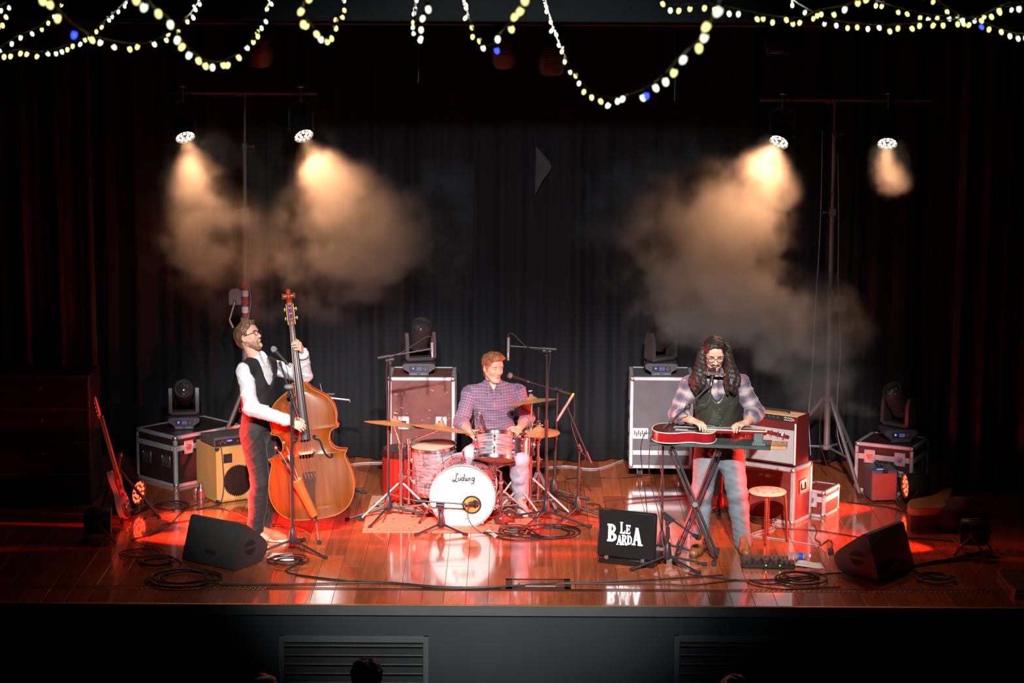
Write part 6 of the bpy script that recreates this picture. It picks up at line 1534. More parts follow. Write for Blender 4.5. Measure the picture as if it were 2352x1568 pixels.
def shoe(parent, base, heel, toe, name, upper, sole, h=.075, w_=.043, laces=None):
    heel, toe = A3(heel), A3(toe); d = toe-heel; d[2] = 0; d = unit(d); sd = np.cross(d, (0, 0, 1)); L = np.linalg.norm((toe-heel)[:2]); z0 = min(heel[2], toe[2])
    S = SDF(); hb = heel+np.array((0, 0, .045)); S.rc(hb, hb+np.array((0, 0, h-.02)), .040, .042, .02); S.rc(heel+d*.03+np.array((0, 0, .042)), heel+d*L*.62+np.array((0, 0, .040)), .040, .042, .03)
    S.rc(heel+d*L*.6+np.array((0, 0, .036)), toe-d*.045+np.array((0, 0, .032)), w_, .036, .03); S.rc(hb+np.array((0, 0, h-.03)), heel+d*L*.55+np.array((0, 0, .055)), .036, .030, .03)
    S.cut(heel+np.array((0, 0, .014)), (0, 0, -1))
    o_ = obj(name, S.mesh(name, upper, .005, base=base), parent)
    S = SDF(); S.rc(heel+np.array((0, 0, .010)), heel+d*L*.5+np.array((0, 0, .010)), .042, .041, .02); S.rc(heel+d*L*.5+np.array((0, 0, .010)), toe-d*.042+np.array((0, 0, .012)), .044, .040, .02)
    S.cut(heel+np.array((0, 0, .026)), (0, 0, 1)); S.cut(heel+np.array((0, 0, .002)), (0, 0, -1)); obj('sole', S.mesh('sole', sole, .005, base=base), o_)
    if laces:
        m = MB()
        for k in range(4):
            c_ = heel+d*(L*(.40+.09*k))+np.array((0, 0, .092-.013*k)); a = c_-sd*.022-np.array((0, 0, .010)); b = c_+sd*.022-np.array((0, 0, .010)); m.tube(spline([a-base, c_+np.array((0, 0, .006))-base, b-base], 4), .003, 5)
        m.build('lace', laces, o_)
    return o_
def round_glasses(parent, base, p, R, mat, lens_w=.022, lens_h=.018, z=.014, y=.104, s=1.0):
    m = MB(); c = lambda x, yy, zz: p(x, yy, zz)-base
    for a in (-1, 1):
        ring = [c(a*.032+lens_w*math.cos(t_)*(1), y-.10*abs(math.cos(t_)+a*.0)*.04, z+lens_h*math.sin(t_)) for t_ in [2*math.pi*k/20 for k in range(21)]]
        m.tube(ring, .0019, 5); m.tube([c(a*.054, y-.004, z+.004), c(a*.078, y-.05, z+.006), c(a*.083, -.004, z+.006), c(a*.08, -.02, z-.008)], .0019, 5)
    m.tube(spline([c(-.011, y, z+.003), c(0, y+.003, z+.006), c(.011, y, z+.003)], 3), .0019, 5); g_ = m.build('glasses', mat, parent)
    return g_
def eyes(parent, base, p, R, s, iris, closed=False, lid=None):
    for a in (-1, 1):
        if closed:
            m = MB(); m.tube(spline([p(a*.031-.013, .0865, .008)-base, p(a*.031, .0905, .005)-base, p(a*.031+.013, .0865, .008)-base], 4), .0016, 5); m.build('eyelash', lid, parent)
        else:
            c = p(a*.031, .0765, .012)-base; m = MB(); m.ball(tuple(c), .0118*s, 14, 10); e_ = m.build('eye', M('eye_white_shaded', (.42, .34, .30), .3, var=.03), parent)  # eye white darkened to carry the shade over the eyes
            c = p(a*.031+.002, .0852, .012)-base; m = MB(); m.ball(tuple(c), .0052*s, 10, 8); m.build('iris', iris, e_)
def brow(parent, base, p, mat, z=.030, w_=.016, r=.0045, drop=.004):
    for a in (-1, 1):
        S = SDF(); S.rc(p(a*(.032-w_), .0915, z-.001), p(a*.036, .0895, z+.003), r, r, .004); S.rc(p(a*.036, .0895, z+.003), p(a*(.036+w_), .081, z-drop), r, r*.7, .004); obj('eyebrow', S.mesh('eyebrow', mat, .003, base=base), parent)
def hair_mat(name, c1, c2, sc=(90, 90, 12)):
    m_ = bpy.data.materials.new(name); m_.use_nodes = True; nt = m_.node_tree; bs = nt.nodes['Principled BSDF']
    tc = nt.nodes.new('ShaderNodeTexCoord'); mp = nt.nodes.new('ShaderNodeMapping'); mp.inputs['Scale'].default_value = sc; lk(nt, tc.outputs['Object'], mp.inputs[0])
    n = nt.nodes.new('ShaderNodeTexNoise'); n.inputs['Scale'].default_value = 1; n.inputs['Detail'].default_value = 4; n.inputs['Distortion'].default_value = .6; lk(nt, mp.outputs[0], n.inputs['Vector'])
    r = nt.nodes.new('ShaderNodeValToRGB'); e = r.color_ramp.elements; e[0].position = .35; e[0].color = (*c1, 1); e[1].position = .68; e[1].color = (*c2, 1)
    lk(nt, n.outputs['Fac'], r.inputs[0]); lk(nt, r.outputs[0], bs.inputs['Base Color']); bs.inputs['Roughness'].default_value = .5
    bp = nt.nodes.new('ShaderNodeBump'); bp.inputs['Strength'].default_value = .6; bp.inputs['Distance'].default_value = .006; lk(nt, n.outputs['Fac'], bp.inputs['Height']); lk(nt, bp.outputs[0], bs.inputs['Normal'])
    return m_
def fine_box(p, r): p = A3(p); return (p-r, p+r, .0026)

def plaid(name, base, stripes, scale, fine=False, soft=.1):
    """woven check from the garment coordinates: stripes = (position, width, colour, strength) in a unit cell, both ways"""
    m_ = bpy.data.materials.new(name); m_.use_nodes = True; nt = m_.node_tree; bs = nt.nodes['Principled BSDF']; bs.inputs['Roughness'].default_value = .8; bs.inputs['Sheen Weight'].default_value = .15
    at = nt.nodes.new('ShaderNodeAttribute'); at.attribute_name = 'cloth_uv'
    sx = nt.nodes.new('ShaderNodeSeparateXYZ'); lk(nt, at.outputs['Vector'], sx.inputs[0]); col = None; cur = None
    rgb = nt.nodes.new('ShaderNodeRGB'); rgb.outputs[0].default_value = (*base, 1); cur = rgb.outputs[0]
    for axis in (0, 1):
        ml = nt.nodes.new('ShaderNodeMath'); ml.operation = 'MULTIPLY'; ml.inputs[1].default_value = scale; lk(nt, sx.outputs[axis], ml.inputs[0])
        fr = nt.nodes.new('ShaderNodeMath'); fr.operation = 'FRACT'; lk(nt, ml.outputs[0], fr.inputs[0])
        for (pos, wd, c, st) in stripes:
            d = nt.nodes.new('ShaderNodeMath'); d.operation = 'SUBTRACT'; d.inputs[1].default_value = pos; lk(nt, fr.outputs[0], d.inputs[0])
            a = nt.nodes.new('ShaderNodeMath'); a.operation = 'ABSOLUTE'; lk(nt, d.outputs[0], a.inputs[0])
            mr = nt.nodes.new('ShaderNodeMapRange'); mr.inputs[1].default_value = wd*(1-soft); mr.inputs[2].default_value = wd*(1+soft); mr.inputs[3].default_value = st; mr.inputs[4].default_value = 0; lk(nt, a.outputs[0], mr.inputs[0])
            mx = nt.nodes.new('ShaderNodeMix'); mx.data_type = 'RGBA'; mx.inputs[7].default_value = (*c, 1); lk(nt, mr.outputs[0], mx.inputs[0]); lk(nt, cur, mx.inputs[6]); cur = mx.outputs[2]
    lk(nt, cur, bs.inputs['Base Color']); return m_

# ---------------------------------------------------------------- bass player
def bass_player():
    J = dict(shR=P(562, 852, 1.80), shL=P(622, 842, 2.10), pel=P(592, 985, 1.98), hipR=P(581, 1000, 1.90), hipL=P(603, 998, 2.06),
             elR=P(577, 938, 1.66), wrR=P(664, 967, 1.60), elL=P(700, 862, 2.10), wrL=P(694, 808, 1.935),
             knR=P(598, 1108, 1.84), anR=P(586, 1222, 1.80), knL=P(617, 1105, 2.04), anL=P(603, 1219, 1.97))
    f = Fig(J); base = np.array((J['pel'].x, J['pel'].y, 0.0)); q = f.j
    t = thing('person', 'standing man in white shirt and black waistcoat playing upright bass', 'person', base)
    sk = skin_mat('skin_fair', (.66, .36, .26)); hc = P(572, 776, 1.93); HR = headR((.88, -.36, .46), .08); hs = .96
    S = SDF(); f.torso(S, -.004, .95); f.arm(S, 'R', 0, (.05, .040, .029)); f.arm(S, 'L', 0, (.05, .040, .029)); f.leg(S, 'R', -.004); f.leg(S, 'L', -.004)
    for s_ in 'LR': S.rc(q['an'+s_], q['an'+s_]+f.pfwd*.1-np.array((0, 0, .04)), .035, .03, .02)
    p = head_prims(S, hc, HR, hs, neck=f.mid+f.up*.05)
    hand(S, q['wrR'], A3(P(683, 975, 1.58))-q['wrR'], (.1, .75, -.6), (.35, -.35, .8), (.35, .55, .4), .02)
    hand(S, q['wrL'], (-.10, -.78, .62), (-1, -.02, -.05), (-.1, .6, .8), (.55, .85, .5), .02, 1.05)
    me = S.mesh('body', sk, .0062, [fine_box(hc, .15), fine_box(P(680, 975, 1.6), .09), fine_box(P(684, 788, 1.88), .1)], base=base); obj('body', me, t)
    # trousers
    tr = M('black_trousers', (.011, .010, .010), .75, bump=.15, bscale=90, sheen=.1); S = SDF()
    S.el(q['pel'], (.168, .122, .135), f.PR, .04); S.el(q['pel']+np.array((0, 0, .09)), (.155, .115, .11), f.R, .04)
    for s_ in 'LR': f.leg(S, s_, .020, upto=1.0); S.rc(lerp(q['kn'+s_], q['an'+s_], .5), q['an'+s_]-np.array((0, 0, .0)), .070, .068, .02); S.cut(q['an'+s_]-np.array((0, 0, .035)), (0, 0, -1)) if False else None
    S.cut(q['pel']+f.up*.16, f.up); obj('trousers', S.mesh('trousers', tr, .0065, noise=folds(.0020, 3, 42, -.004), base=base), t)
    # shirt
    sh = M('white_cotton', (.58, .56, .57), .75, bump=.1, bscale=60); S = SDF(); f.torso(S, .009, .97, hips=(.15, .11))
    for s_ in 'LR': f.arm(S, s_, .014, (.054, .047, .034), .93)
    S.rc(f.mid+f.up*.05, f.mid+f.up*.10+f.fwd*.01, .068, .062, .02); S.rc(f.mid+f.up*.19+f.fwd*.05, f.mid+f.up*.02+f.fwd*.12, .062, .012, .01, 's'); S.el(p(0, -.02, -.10), (.053, .06, .06), HR, .01, 's')
    S.cut(q['pel']+f.up*.06, -f.up); shirt = obj('shirt', S.mesh('shirt', sh, .0058, noise=folds(.0026, 11, 44, -.006), base=base), t)
    m = MB()
    for s_ in 'LR': w0 = lerp(q['el'+s_], q['wr'+s_], .86)-base; w1 = lerp(q['el'+s_], q['wr'+s_], .97)-base; m.tube([w0, w1], [.056, .050], 18, False)
    cu = m.build('cuff', sh, shirt); cu.modifiers.new('t', 'SOLIDIFY').thickness = .006
    # waistcoat
    ve = M('black_waistcoat', (.012, .011, .013), .7, bump=.12, bscale=120); S = SDF(); f.torso(S, .024, .97)
    S.rc(f.mid+f.up*.02, q['shL'], .062, .05, .02); S.rc(f.mid+f.up*.02, q['shR'], .062, .05, .02)
    for s_ in 'LR': S.rc(q['sh'+s_]+(q['sh'+s_]-f.mid)*.10, q['sh'+s_]-f.up*.12+(q['sh'+s_]-f.mid)*.22, .066, .062, .012, 's'); S.rc(q['sh'+s_]+(q['sh'+s_]-f.mid)*.3, q['el'+s_], .075, .07, .01, 's')
    S.rc(f.mid+f.up*.22+f.fwd*.04, f.mid-f.up*.02+f.fwd*.15, .085, .070, .01, 's'); S.rc(f.mid-f.up*.02+f.fwd*.16, f.mid-f.up*.23+f.fwd*.17, .074, .012, .01, 's')
    S.rc(f.mid+f.up*.06, f.mid+f.up*.3, .075, .12, .01, 's'); S.cut(q['pel']+f.up*.02, -f.up)
    wc = obj('waistcoat', S.mesh('waistcoat', ve, .0055, noise=folds(.0016, 5, 26), base=base), t)
    m = MB(); c = A3(P(552, 941, 1.80))-base; m.tube([c+np.array(v)*.016 for v in ((-.5, 0, 1), (.6, 0, .8), (.6, 0, -.9), (-.5, 0, -.7), (-.5, 0, 1))], .0028, 6); m.build('buckle', chrome, wc)
    # hair, beard, glasses
    hm = hair_mat('brown_hair', (.05, .022, .010), (.20, .10, .05)); S = SDF()
    S.el(p(0, -.022, .052), np.array((.086, .106, .090))*hs, HR, .02); S.el(p(0, .02, .105), np.array((.068, .070, .036))*hs, HR, .03); S.rc(p(0, -.092, -.01), p(0, -.078, -.055), .040, .026, .03); S.el(p(0, .045, .112), np.array((.055, .045, .022))*hs, HR, .02)
    S.el(p(0, .085, -.02), np.array((.084, .085, .112))*hs, HR, .015, 's'); S.el(p(0, .03, -.075), np.array((.1, .07, .065))*hs, HR, .01, 's')
    for a in (-1, 1): S.el(p(a*.085, .004, -.02), (.03, .03, .045), HR, .008, 's')
    obj('hair', S.mesh('hair', hm, .004, noise=folds(.003, 8, 120), base=base), t)
    bm = hair_mat('brown_beard', (.20, .10, .06), (.42, .23, .15), (160, 160, 60)); S = SDF()
    S.rc(p(0, .034, -.062), p(0, .053, -.094), .054, .033, .02)
    for a in (-1, 1): S.rc(p(a*.054, .004, -.036), p(a*.024, .056, -.092), .0215, .024, .02); S.rc(p(a*.003, .096, -.041), p(a*.026, .084, -.052), .0065, .006, .006)
    S.el(p(0, .094, -.056), (.019, .014, .011), HR, .006, 's'); S.el(p(0, .09, -.008), np.array((.055, .05, .036))*hs, HR, .008, 's'); S.el(p(0, .01, .02), np.array((.09, .09, .05))*hs, HR, .01, 's')
    obj('beard', S.mesh('beard', bm, .0035, noise=folds(.0012, 9, 200), base=base), t)
    brow(t, base, p, hm); eyes(t, base, p, HR, hs, M('iris_dark', (.03, .02, .015), .3, var=.1)); round_glasses(t, base, p, HR, M('dark_horn', (.04, .02, .012), .35, var=.1), .024, .020, .012)
    up_ = M('tan_shoe', (.48, .16, .075), .6, var=.15, bump=.1); so = M('cream_sole', (.78, .62, .48), .6, var=.05); lc = M('lace_tan', (.45, .25, .15), .7, var=.1)
    a = F(592, 1238); b_ = F(663, 1245); shoe(t, base, a, b_, 'shoe', up_, so, laces=lc)
    a = F(556, 1254); b_ = F(618, 1261); shoe(t, base, a, b_, 'shoe', up_, so, laces=lc)
bass_player()

# ---------------------------------------------------------------- drummer
def drummer():
    Y0 = 3.02
    J = dict(shR=P(1079, 906, Y0), shL=P(1188, 902, Y0+.02), pel=P(1137, 1022, Y0+.06), hipR=P(1116, 1032, Y0), hipL=P(1160, 1032, Y0),
             elR=P(1058, 972, Y0-.12), wrR=P(1081, 993, Y0-.42), elL=P(1212, 960, Y0-.08), wrL=P(1192, 984, Y0-.36),
             knR=P(1082, 1045, Y0-.42), anR=P(1092, 1132, Y0-.25), knL=P(1192, 1055, Y0-.38), anL=P(1196, 1140, Y0-.22))
    f = Fig(J); base = np.array((J['pel'].x, J['pel'].y, 0.0)); q = f.j
    t = thing('person', 'seated drummer in a red and blue checked shirt looking aside', 'person', base)
    sk = skin_mat('skin_rosy', (.70, .37, .27)); hc = P(1132, 846, Y0-.02); HR = headR((.55, -.83, -.06), .03); hs = 1.0
    S = SDF(); f.torso(S, -.004, 1.0); f.arm(S, 'R', 0, (.054, .044, .031)); f.arm(S, 'L', 0, (.054, .044, .031)); f.leg(S, 'R', -.004); f.leg(S, 'L', -.004)
    for s_ in 'LR': S.rc(q['an'+s_], q['an'+s_]+np.array((0, -.1, -.04)), .035, .03, .02)
    p = head_prims(S, hc, HR, hs, neck=f.mid+f.up*.05)
    hand(S, q['wrR'], A3(P(1094, 1000, 2.50))-q['wrR'], (.5, .1, -.8), (.65, -.2, .7), (.9, .9, .6), .02)
    hand(S, q['wrL'], A3(P(1180, 994, 2.56))-q['wrL'], (-.5, .1, -.8), (-.65, -.2, .7), (.9, .9, .6), .02)
    obj('body', S.mesh('body', sk, .0062, [fine_box(hc, .15), fine_box(P(1088, 997, 2.55), .09), fine_box(P(1186, 990, 2.6), .09)], base=base), t)
    jn = M('light_denim', (.38, .43, .52), .8, var=.12, vscale=20, bump=.15, bscale=200); S = SDF(); S.el(q['pel'], (.178, .13, .13), f.PR, .04)
    for s_ in 'LR': f.leg(S, s_, .016, (.092, .066, .05)); S.rc(lerp(q['kn'+s_], q['an'+s_], .4), q['an'+s_], .074, .062, .02)
    S.cut(q['pel']+np.array((0, 0, .12)), (0, 0, 1)); obj('jeans', S.mesh('jeans', jn, .0065, noise=folds(.0022, 21, 46, -.003), base=base), t)
    ck = plaid('small_check', (.30, .09, .12), [(.5, .30, (.06, .065, .15), .62), (.08, .05, (.62, .42, .46), .6), (.5, .04, (.55, .36, .42), .45)], 42, soft=.25)
    S = SDF(); f.torso(S, .020, 1.03, hips=(.175, .13))
    for s_ in 'LR': f.arm(S, s_, .013, (.056, .050, .042), .30); e_ = lerp(q['el'+s_], q['wr'+s_], .22); S.rc(lerp(q['el'+s_], q['wr'+s_], .10), e_, .066, .063, .012)
    S.rc(f.mid+f.up*.05, f.mid+f.up*.105, .074, .068, .02); S.el(p(0, -.01, -.115), (.058, .065, .06), HR, .01, 's'); S.rc(f.mid+f.up*.2+f.fwd*.05, f.mid-f.up*.02+f.fwd*.13, .05, .016, .01, 's')
    S.cut(q['pel']+f.up*.0, -f.up)
    shirt = obj('shirt', S.mesh('shirt', ck, .0055, noise=folds(.0026, 23, 40, -.006), attr=cloth_attr(f), base=base), t)
    for a in (-1, 1):
        n0 = f.mid+f.up*.115+f.lat*a*.062+f.fwd*.02; S = SDF(); S.rc(n0, f.mid+f.up*.042+f.lat*a*.062+f.fwd*.112, .013, .007, .012); S.rc(n0-f.lat*a*.02+f.fwd*.03-f.up*.01, f.mid+f.up*.042+f.lat*a*.060+f.fwd*.112, .012, .007, .012); S.rc(n0, f.mid+f.up*.12+f.lat*a*.04-f.fwd*.05, .012, .012, .01)
        obj('collar', S.mesh('collar', ck, .004, attr=cloth_attr(f), base=base), shirt)
    m = MB()
    for k in range(5): c = f.mid-f.up*(.06+.085*k)+f.fwd*(.137-.004*k)-base; m.ball(tuple(c), .005, 8, 6)
    m.build('button', whitepl, shirt)
    hm = hair_mat('auburn_hair', (.14, .045, .018), (.42, .17, .07)); S = SDF()
    S.el(p(0, -.020, .052), np.array((.086, .105, .090))*hs, HR, .02); S.el(p(0, .028, .112), np.array((.072, .072, .038))*hs, HR, .03); S.rc(p(-.05, .075, .105), p(.045, .08, .100), .022, .018, .02); S.rc(p(0, -.1, 0), p(0, -.085, -.07), .045, .034, .03)
    S.el(p(0, .088, -.022), np.array((.082, .082, .108))*hs, HR, .015, 's'); S.el(p(0, .03, -.08), np.array((.1, .07, .065))*hs, HR, .01, 's')
    for a in (-1, 1): S.el(p(a*.087, .006, -.03), (.028, .026, .04), HR, .008, 's'); S.rc(p(a*.077, .02, .02), p(a*.074, .024, -.018), .012, .006, .01)
    obj('hair', S.mesh('hair', hm, .004, noise=folds(.0028, 28, 95), base=base), t)
    brow(t, base, p, hm, r=.004); eyes(t, base, p, HR, hs, M('iris_grey', (.10, .09, .08), .3, var=.1))
    m = MB(); m.tube(spline([p(-.016, .094, -.0575)-base, p(0, .0975, -.0555)-base, p(.016, .094, -.0575)-base], 4), .0015, 5); m.build('mouth', M('lip_dark', (.36, .12, .10), .5, var=.1), t)
    up_ = M('pale_sneaker', (.55, .5, .48), .6, var=.1); so = M('white_sole', (.8, .78, .75), .6, var=.05)
    for s_, dx in (('R', .02), ('L', .03)): h_ = q['an'+s_].copy(); h_[2] = .0; h_[1] += .05; shoe(t, base, h_+np.array((0, .0, .0)), h_+np.array((dx, -.27, 0)), 'shoe', up_, so)
    # two drumsticks held in the fists
    for s_, (a, b_) in (('right', (P(1088, 996, 2.5), P(1136, 990, 2.42))), ('left', (P(1187, 992, 2.58), P(1150, 990, 2.44)))):
        k = thing('drumstick', 'pale wooden drumstick in the drummer %s hand' % s_, 'drumstick', a, 0, 'drumsticks'); d = b_-a; m = MB(); m.tube([-d*.35, d*.75], [.0075, .0065], 8); m.build('shaft', M('hickory', (.62, .42, .24), .5, var=.1), k)
        m = MB(); m.tube([d*.74, d*.86, d], [.006, .0035, .0035], 8); m.ball(tuple(d), .006, 8, 6); m.build('tip', M('hickory', (.62, .42, .24)), k)
drummer()

# ---------------------------------------------------------------- singing guitarist
def singer():
    Y0 = 1.62
    J = dict(shR=P(1585, 884, Y0), shL=P(1700, 880, Y0), pel=P(1651, 1015, Y0+.04), hipR=P(1626, 1030, Y0+.02), hipL=P(1676, 1030, Y0+.02),
             elR=P(1556, 950, Y0-.05), wrR=P(1589, 966, Y0-.28), elL=P(1735, 948, Y0-.05), wrL=P(1713, 972, Y0-.28),
             knR=P(1612, 1135, Y0-.05), anR=P(1606, 1252, Y0-.02), knL=P(1693, 1132, Y0-.05), anL=P(1706, 1248, Y0-.02))
    f = Fig(J); base = np.array((J['pel'].x, J['pel'].y, 0.0)); q = f.j
    t = thing('person', 'long-haired man in leather waistcoat singing over a lap guitar', 'person', base)
    sk = skin_mat('skin_warm', (.64, .34, .24)); hc = P(1641, 815, Y0-.06); HR = headR((.02, -.95, -.30), .0); hs = 1.02
    S = SDF(); f.torso(S, -.004, 1.05); f.arm(S, 'R', 0, (.058, .047, .032)); f.arm(S, 'L', 0, (.058, .047, .032)); f.leg(S, 'R', -.004); f.leg(S, 'L', -.004)
    for s_ in 'LR': S.rc(q['an'+s_], q['an'+s_]+np.array((0, -.1, -.04)), .035, .03, .02)
    p = head_prims(S, hc, HR, hs, neck=f.mid+f.up*.05)
    hand(S, q['wrR'], A3(P(1612, 974, 1.27))-q['wrR'], (.15, -.1, -1), (.4, -.2, .1), (.45, .55, .4), .06)
    hand(S, q['wrL'], A3(P(1695, 976, 1.27))-q['wrL'], (-.1, .0, -1), (-.5, -.5, .0), (.55, .6, .4), .03)
    obj('body', S.mesh('body', sk, .0062, [fine_box(hc, .15), fine_box(P(1602, 970, 1.3), .09), fine_box(P(1702, 974, 1.3), .09)], base=base), t)
    jn = M('grey_denim', (.135, .155, .175), .8, var=.18, vscale=14, bump=.2, bscale=200); S = SDF(); S.el(q['pel'], (.176, .128, .14), f.PR, .04)
    for s_ in 'LR': f.leg(S, s_, .018, (.098, .066, .05)); S.rc(lerp(q['kn'+s_], q['an'+s_], .5), q['an'+s_]+np.array((0, 0, .02)), .066, .060, .02)
    S.cut(q['pel']+np.array((0, 0, .14)), (0, 0, 1)); obj('jeans', S.mesh('jeans', jn, .0062, noise=folds(.0022, 31, 50, -.0025), base=base), t)
    ck = plaid('flannel_check', (.24, .19, .21), [(.25, .20, (.055, .045, .09), .8), (.75, .13, (.42, .34, .31), .7), (.0, .06, (.18, .08, .07), .5)], 10, soft=.9)
    S = SDF(); f.torso(S, .014, 1.06, hips=(.17, .12))
    for s_ in 'LR': f.arm(S, s_, .014, (.060, .055, .044), .38); S.rc(lerp(q['el'+s_], q['wr'+s_], .22), lerp(q['el'+s_], q['wr'+s_], .40), .071, .066, .012)
    S.rc(f.mid+f.up*.05, f.mid+f.up*.10, .076, .070, .02); S.rc(f.mid+f.up*.2+f.fwd*.04, f.mid-f.up*.06+f.fwd*.14, .05, .012, .01, 's'); S.cut(q['pel']+f.up*.06, -f.up)
    obj('shirt', S.mesh('shirt', ck, .0055, noise=folds(.0030, 33, 40, -.007), attr=cloth_attr(f), base=base), t)
    le = M('dark_leather', (.030, .032, .024), .30, bump=.12, bscale=45, var=.2, coat=.2); S = SDF(); f.torso(S, .028, 1.06, hips=(.18, .13))
    for s_ in 'LR': S.rc(f.mid+f.up*.02, lerp(f.mid, q['sh'+s_], .72), .066, .056, .02)
    for s_ in 'LR': S.rc(q['sh'+s_]+(q['sh'+s_]-f.mid)*.05+f.up*.02, q['sh'+s_]-f.up*.16+(q['sh'+s_]-f.mid)*.12, .098, .074, .012, 's'); S.rc(q['sh'+s_]+(q['sh'+s_]-f.mid)*.3, q['el'+s_], .08, .08, .01, 's')
    S.rc(f.mid+f.up*.22+f.fwd*.04, f.mid+f.up*.0+f.fwd*.14, .085, .062, .01, 's'); S.rc(f.mid+f.up*.0+f.fwd*.15, f.mid-f.up*.15+f.fwd*.18, .066, .014, .01, 's'); S.rc(f.mid+f.up*.06, f.mid+f.up*.3, .08, .12, .01, 's'); S.cut(q['pel']+f.up*.0, -f.up)
    ve = obj('waistcoat', S.mesh('waistcoat', le, .0055, noise=folds(.0030, 35, 30), base=base), t)
    m = MB()
    for k in range(5): c = f.mid-f.up*(.17+.068*k)+f.fwd*(.150-.002*k)+f.lat*.012-base; m.ball(tuple(c), .008, 10, 6)
    m.build('snap_button', chrome, ve)
    m = MB(); m.tube([f.mid-f.up*.15+f.fwd*.149-base+f.lat*.0, f.mid-f.up*.48+f.fwd*.142-base], .003, 5)
    for a in (-1, 1): c = f.mid-f.up*.13+f.fwd*.125+f.lat*a*.095-base; m.tube([c-f.lat*.045+f.up*.01, c-f.up*.012, c+f.lat*.045+f.up*.01], .003, 5)
    m.build('seam', M('leather_seam', (.06, .062, .05), .4, var=.1), ve)
    # long hair in locks to the chest
    hm = hair_mat('long_dark_hair', (.007, .005, .004), (.046, .028, .023), (110, 110, 16)); S = SDF()
    S.el(p(0, -.022, .050), np.array((.088, .107, .092))*hs, HR, .02); S.el(p(0, .01, .105), np.array((.066, .070, .032))*hs, HR, .03)
    S.el(p(0, .09, -.020), np.array((.072, .09, .114))*hs, HR, .012, 's')
    rr = np.random.default_rng(4)
    for cs, hw in (([(1614, 792), (1610, 824), (1606, 854), (1603, 876), (1606, 897)], [3, 5, 9, 13, 9]), ([(1669, 792), (1674, 824), (1680, 854), (1682, 876), (1677, 897)], [3, 5, 9, 13, 9])):
        for k in range(8):
            u = k/7*2-1; dp = .03*(k % 2)+.03*(1-abs(u)); chain = []
            for i, ((x, y), h_) in enumerate(zip(cs, hw)):
                wv = (0, 0, 2.0, 4.0, 5.0)[i]*math.sin(k*2.3+i*1.9); yy = Y0-(.02, .07, .13, .165, .165)[i]-dp*(0, .4, .8, 1, 1)[i]
                chain.append(A3(P(x+u*h_+wv, y+(rr.uniform(-9, 9) if i == 4 else 0), yy)))
            S.chain([A3(v) for v in spline(chain, 3)], list(np.interp(np.linspace(0, 4, 13), range(5), [.014, .019, .019, .018, .009])), .016)
    for a in (-1, 1): S.rc(p(a*.078, -.01, .06), p(a*.088, -.012, -.05), .018, .020, .02)
    S.rc(p(0, -.095, 0), p(0, -.11, -.18), .07, .07, .04)
    obj('hair', S.mesh('hair', hm, .0045, noise=folds(.0022, 38, 110), base=base), t)
    bm = hair_mat('dark_beard', (.02, .012, .01), (.10, .055, .045), (160, 160, 60)); S = SDF()
    for a in (-1, 1): S.rc(p(a*.004, .0985, -.040), p(a*.030, .084, -.050), .0065, .0045, .006); S.rc(p(a*.060, .012, -.045), p(a*.034, .056, -.090), .013, .014, .02)
    S.rc(p(-.02, .070, -.098), p(.02, .070, -.098), .022, .022, .02); obj('beard', S.mesh('beard', bm, .0035, noise=folds(.0012, 39, 200), base=base), t)
    brow(t, base, p, M('brow_black', (.02, .012, .01), .7, var=.2), r=.005, drop=.003); eyes(t, base, p, HR, hs, None, True, M('lash_dark', (.04, .02, .016), .6, var=.1)); round_glasses(t, base, p, HR, M('thin_wire', (.30, .26, .25), .3, .8, var=.1), .025, .019, .010)
    m = MB(); m.ball(tuple(p(0, .0945, -.056)-base), (.013*hs, .006, .0065), 12, 8); m.build('mouth', M('lip_open', (.20, .05, .045), .5, var=.1), t)
    bo = M('brown_boot', (.22, .085, .03), .35, var=.25, coat=.2); so = M('dark_sole', (.05, .025, .018), .6, var=.1)
    lc = M('boot_lace', (.12, .05, .03), .7, var=.1)
    a = F(1612, 1262); b_ = F(1589, 1284); d_ = (b_-a).normalized(); shoe(t, base, a, a+d_*.29, 'boot', bo, so, .15, .045, lc)
    a = F(1703, 1260); b_ = F(1716, 1282); d_ = (b_-a).normalized(); shoe(t, base, a, a+d_*.29, 'boot', bo, so, .15, .045, lc)
    # harmonica in its neck holder
    hk = P(1641, 858, Y0-.21); k = thing('harmonica', 'harmonica in a wire neck holder before the singer', 'harmonica', hk, -.0)
    X = Matrix.Rotation(.10, 4, 'Y'); m = MB(); m.X = X; m.box((0, 0, .007), (.185, .024, .006), .002); m.box((0, 0, -.007), (.185, .024, .006), .002); m.build('cover_plate', M('harp_brass', (.50, .42, .32), .3, .8, var=.1), k)
    m = MB(); m.X = X; m.box((0, 0, 0), (.19, .026, .006), .002); m.build('comb', M('harp_comb', (.10, .05, .03), .5, var=.2), k)
    m = MB(); m.X = X; m.box((-.045, -.002, .0), (.016, .028, .022), .004); m.box((.045, -.002, .0), (.016, .028, .022), .004); m.tube(spline([(-.09, .0, -.01), (-.11, .02, -.03), (-.10, .12, -.06), (-.06, .2, -.04)], 5), .003, 6); m.tube(spline([(.09, .0, -.01), (.11, .02, -.03), (.10, .12, -.06), (.06, .2, -.04)], 5), .003, 6); m.build('neck_holder', steel, k)
    # slide bar in the left hand
    sb = P(1697, 978, 1.27); k = thing('slide_bar', 'brown slide bar held on the lap guitar strings', 'slide bar', sb); m = MB(); m.tube([(0, -.045, -.004), (0, .045, -.004)], .0095, 14); m.build('bar', M('slide_amber', (.36, .10, .04), .2, .3, coat=.5, var=.1), k)
singer()

